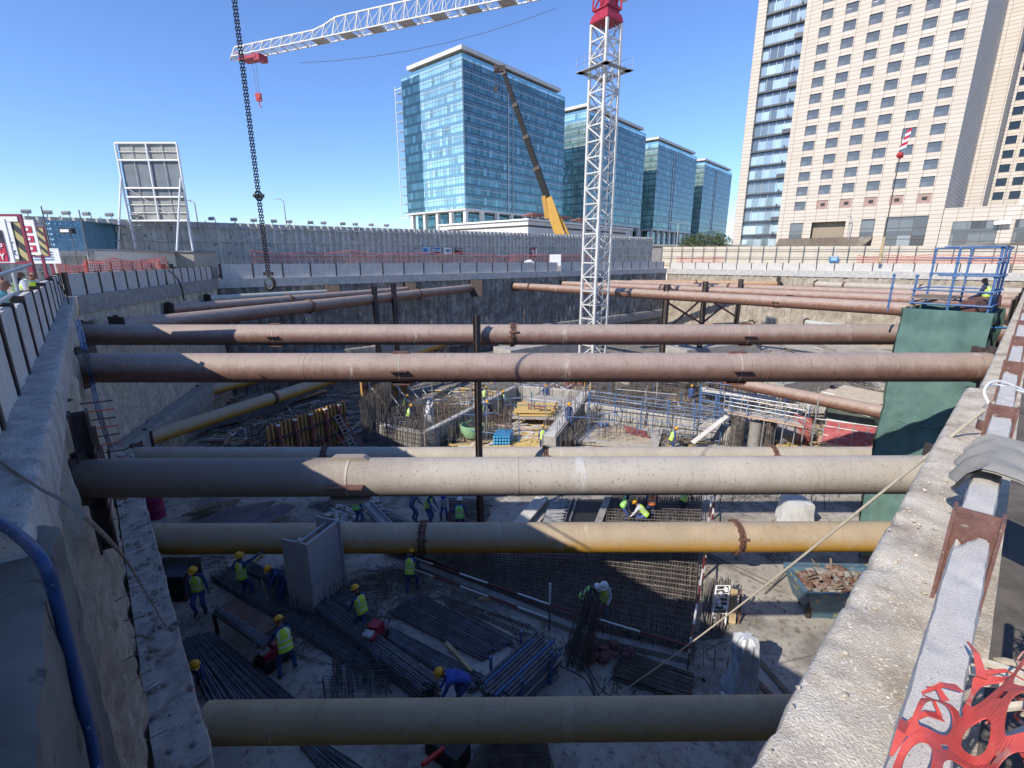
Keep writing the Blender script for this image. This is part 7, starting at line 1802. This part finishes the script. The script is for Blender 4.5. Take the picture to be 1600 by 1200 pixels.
# things on the right beam
q = atz(1537, 672, .0); t = thing('cable_socket', 'grey and maroon cable socket standing on the right beam by a red post', 'socket', q)
m = MB(); m.lathe(q, [(.055, 0), (.06, .01), (.06, .09), (.05, .1)], 16); m.build('base', post_red, t, smooth=True)
m = MB(); m.lathe(q + V((0, 0, .1)), [(.065, 0), (.065, .015), (.045, .03), (.045, .13), (.03, .15)], 16); m.build('cap', conc, t, smooth=True)
m = MB(); z0 = q + V((0, 0, .24))
for k in range(2): m.path(smooth_path([z0, z0 + V((.03, .12, .12)), z0 + V((.35, .3, .16 - .04 * k)), z0 + V((.9, .35 - .1 * k, -.05))], 6), .011, 7)
tag(m.build('cable', white_p), 'pair of white cables looping from the socket over the right barrier', 'cable')
def at_post(i): return P0 + dr * ssR[i]
nOut = V((dr.y, -dr.x, 0))
cloth = M('cloth_grey', (.27, .25, .215), (.35, .325, .28), 3, .95, .4, 40)
P = []
for i in range(17):
    row = []
    for j in range(13):
        s_ = 3.95 + .75 * i / 16; o_ = .24 + .6 * j / 12; f = noise.noise(V((s_ * 4, o_ * 4, 0))) * .03
        z = .47 + f - max(0, o_ - .5) * .5 - max(0, .31 - o_) * 2.0 - .12 * max(0, noise.noise(V((s_ * 2, o_ * 2, 5))))
        e = P0 + dr * s_ + nOut * (o_ + .03 * math.sin(i)); row.append(V((e.x, e.y, z)))
    P.append(row)
m = MB(); m.grid(P); m.grid([[p - V((0, 0, .012)) for p in r_] for r_ in P][::-1]); tag(m.build('sacking_cloth', cloth, smooth=True), 'grey sacking cloth draped over the right barrier beyond the nearest post', 'cloth')
m = MB(); c = P0 + dr * 2.55 + nOut * .75 + V((0, 0, .2))
for k in range(26): e = V((U(-.5, .35), U(-.35, .3), U(-.1, .16))); m.path(smooth_path([c, c + e * .5 + V((0, 0, .06)), c + e], 4), [.012] * 8 + [.004], 5)
tag(m.build('frayed_rope', rope), 'frayed pale rope end bunched behind the right barrier', 'rope')
tarp_b = M('tarp_brown', (.1, .07, .055), (.17, .125, .1), 2.5, .9, .4, 30)
m = MB(); P = []
for i in range(41):
    row = []
    for j in range(15):
        s_ = -1.2 + 4.0 * i / 40; o_ = .66 + .9 * j / 14; rd = .035 * abs(math.sin(s_ * 9 + o_ * 4)) ** 6
        e = P0 + dr * s_ + nOut * o_; row.append(V((e.x, e.y, -.12 + .1 * noise.noise(V((s_ * .9, o_ * 2, 1))) + rd + .12 * (j / 14))))
    P.append(row)
m.grid(P, 0)
for i in range(22):
    s_ = -1.0 + .17 * i; pts = []
    for j in range(10):
        o_ = .7 + .8 * j / 9; e = P0 + dr * (s_ + .18 * j / 9) + nOut * o_; pts.append(V((e.x, e.y, -.09 + .1 * noise.noise(V((s_ * .9, o_ * 2, 1))) + .12 * ((o_ - .66) / .9) + .02)))
    m.path(pts, .005, 4, mi=1)
m.grid([[p - V((0, 0, .25)) for p in r_] for r_ in P][::-1]); tag(m.build('brown_tarpaulin', [tarp_b, M('tarp_seam', (.34, .29, .24), None)], smooth=True), 'brown ribbed tarpaulin lying behind the right barrier', 'tarpaulin')
m = MB(); e0 = P0 + dr * -.8 + nOut * .62; e1 = P0 + dr * 3.4 + nOut * .62; m.tube(e0 + V((0, 0, .1)), e1 + V((0, 0, .12)), .022, 8); tag(m.build('tube_rail', rope_d), 'brown tube lying along the edge of the tarpaulin', 'rail')
# orange red plastic fence, near: a torn sheet with oval holes
plast = M('plastic_orange_red', (.5, .06, .045), (.64, .11, .085), 5, .5, .15, 30, spots=(.5, .22, .17), sscale=16, slo=.6, shi=.72)
def plastic(label, surf, nu, nv, keep, seg=28, hx=.36, hy=.34, mat=plast):
    m = MB()
    for a in range(nu):
        for b in range(nv):
            if not keep(a, b): continue
            rx, ry = hx * U(.85, 1.12), hy * U(.85, 1.12); O = []; I = []; tw = U(-.2, .2)
            for k in range(seg):
                q = 2 * math.pi * k / seg; c, s2 = math.cos(q), math.sin(q); e = max(abs(c), abs(s2)); O.append((.5 * c / e, .5 * s2 / e))
                sp_ = (abs(c) ** 2.6 + abs(s2) ** 2.6) ** (-1 / 2.6); I.append((rx * c * sp_ + tw * .05 * s2, ry * s2 * sp_))
            top = [surf(a + .5 + x, b + .5 + y) for x, y in O] + [surf(a + .5 + x, b + .5 + y) for x, y in I]
            n_ = (top[seg // 4] - top[0]).cross(top[seg // 2] - top[0]).normalized() * .0035
            m.add(top, [(k, (k + 1) % seg, seg + (k + 1) % seg, seg + k) for k in range(seg)])
            m.add([p - n_ for p in top], [(seg + k, seg + (k + 1) % seg, (k + 1) % seg, k) for k in range(seg)])
            m.add([p for p in top[seg:]] + [p - n_ for p in top[seg:]], [(k, (k + 1) % seg, seg + (k + 1) % seg, seg + k) for k in range(seg)])
    return m
c00, c10, c01, c11 = atz(1375, 1240, .45), atz(1700, 1260, .5), atz(1462, 1055, .45), atz(1700, 1030, .46)
def surf(u, v):
    a = u / 4; b = v / 3; p = (c00 * (1 - a) + c10 * a) * (1 - b) + (c01 * (1 - a) + c11 * a) * b
    q = V((u * .9, v * .9, 3)); return p + V((noise.noise(q) * .03, noise.noise(q + V((7, 0, 0))) * .03, noise.noise(q + V((0, 9, 0))) * .06 + .03 * math.sin(u * 2.1 + v * 1.3)))
m = plastic('', surf, 4, 3, lambda a, b: not (a == 0 and b == 2))
for (px, py, qx, qy, k) in ((1478, 1095, 1448, 1072, .01), (1500, 1075, 1440, 1082, .012), (1535, 1058, 1512, 1002, .012), (1470, 1120, 1418, 1128, .012), (1420, 1130, 1392, 1180, .018), (1470, 1120, 1442, 1085, .005), (1540, 1050, 1600, 1062, .008)):
    a = atz(px, py, .46); b = atz(qx, qy, .45); mid = (a + b) / 2 + V((0, 0, .02)); sd2 = (b - a).cross(V((0, 0, 1))).normalized()
    m.slab([a - sd2 * k, a + sd2 * k, mid + sd2 * k * .55, mid - sd2 * k * .55], .003); m.slab([mid - sd2 * k * .55, mid + sd2 * k * .55, b + sd2 * k * .2, b - sd2 * k * .2], .003)
tag(m.build('plastic_fence', plast, smooth=False), 'torn orange red plastic fence with oval holes lying over the near right barrier', 'plastic fence')
m = MB()
for k in range(190):
    u = rnd(); s_ = 1.25 + 2.3 * u; o_ = .68 + U(-.07, .09) + .05 * math.sin(u * 9); c = P0 + dr * s_ + nOut * o_ + V((0, 0, .14 + U(-.12, .16)))
    rr_ = U(.03, .09); ax_ = V((U(-1, 1), U(-1, 1), U(-1, 1))).normalized(); bx = ax_.cross(V((0, 0, 1))).normalized(); cx2 = ax_.cross(bx); a0 = U(0, 6); a1 = U(2, 5.5); pts = [c + (bx * math.cos(a0 + a1 * j / 8) + cx2 * math.sin(a0 + a1 * j / 8) * .7) * rr_ for j in range(9)]
    w_ = U(.003, .009)
    for j in range(8): m.add([pts[j] - ax_ * w_, pts[j] + ax_ * w_, pts[j + 1] + ax_ * w_, pts[j + 1] - ax_ * w_], [(0, 1, 2, 3)], int(rnd() < .35))
tag(m.build('plastic_fence', [plast, M('plastic_faded_pink', (.62, .3, .28), (.7, .4, .38), 3, .6)]), 'crumpled faded pink and red plastic fence bunched along the right barrier', 'plastic fence')
m = MB()
for k in range(10): p = P0 + dr * U(-.6, 1.0) + nOut * U(.28, .34) + V((0, 0, .03)); m.rock(p, U(.015, .05))
for k in range(60): p = P0 + dr * (U(.3, 4) ** 1.2) + nOut * U(.02, .28) + V((0, 0, .012)); m.rock(p, U(.005, .014))
tag(m.build('beam_grit', conc_rough), 'small stones and grit lying on the right capping beam', 'grit', kind='stuff')
# ================================================================ light, sky, camera
w = bpy.data.worlds.new('World'); S.world = w; w.use_nodes = True
nt = w.node_tree; bg = nt.nodes['Background']
sky = nt.nodes.new('ShaderNodeTexSky'); sky.sky_type = 'NISHITA'; sky.sun_disc = False
EL = 37.0; AZ = -133.0      # azimuth clockwise from +Y
sky.sun_elevation = R(EL); sky.sun_rotation = R(AZ)
sky.air_density = 1.0; sky.dust_density = .0; sky.ozone_density = 10
tm = nt.nodes.new('ShaderNodeMix'); tm.data_type = 'RGBA'; tm.blend_type = 'MULTIPLY'; tm.inputs[0].default_value = 1; tm.inputs[7].default_value = (1.12, .98, 1.0, 1)
nt.links.new(sky.outputs['Color'], tm.inputs[6]); nt.links.new(tm.outputs[2], bg.inputs['Color']); bg.inputs['Strength'].default_value = .118
sd = bpy.data.lights.new('sun', 'SUN'); sd.energy = 2.85; sd.angle = R(.5); sd.color = (1, .93, .82)
so = bpy.data.objects.new('sun', sd); COL.objects.link(so)
dv = V((-math.sin(R(AZ)) * math.cos(R(EL)), -math.cos(R(AZ)) * math.cos(R(EL)), -math.sin(R(EL))))
so.rotation_euler = dv.to_track_quat('-Z', 'Y').to_euler(); so.location = (-30, -30, 40)
cd = bpy.data.cameras.new('camera'); co = bpy.data.objects.new('camera', cd); COL.objects.link(co)
co.location = (0, 0, H); co.rotation_euler = (R(90 - 14.57), 0, 0)
cd.sensor_width = 36; cd.lens = FPX / 1600 * 36; cd.clip_start = .05; cd.clip_end = 5000
S.camera = co
S.view_settings.view_transform = 'Standard'; S.view_settings.look = 'None'; S.view_settings.gamma = 1
S.view_settings.exposure = 0.92
S.cycles.max_bounces = 10; S.cycles.diffuse_bounces = 6
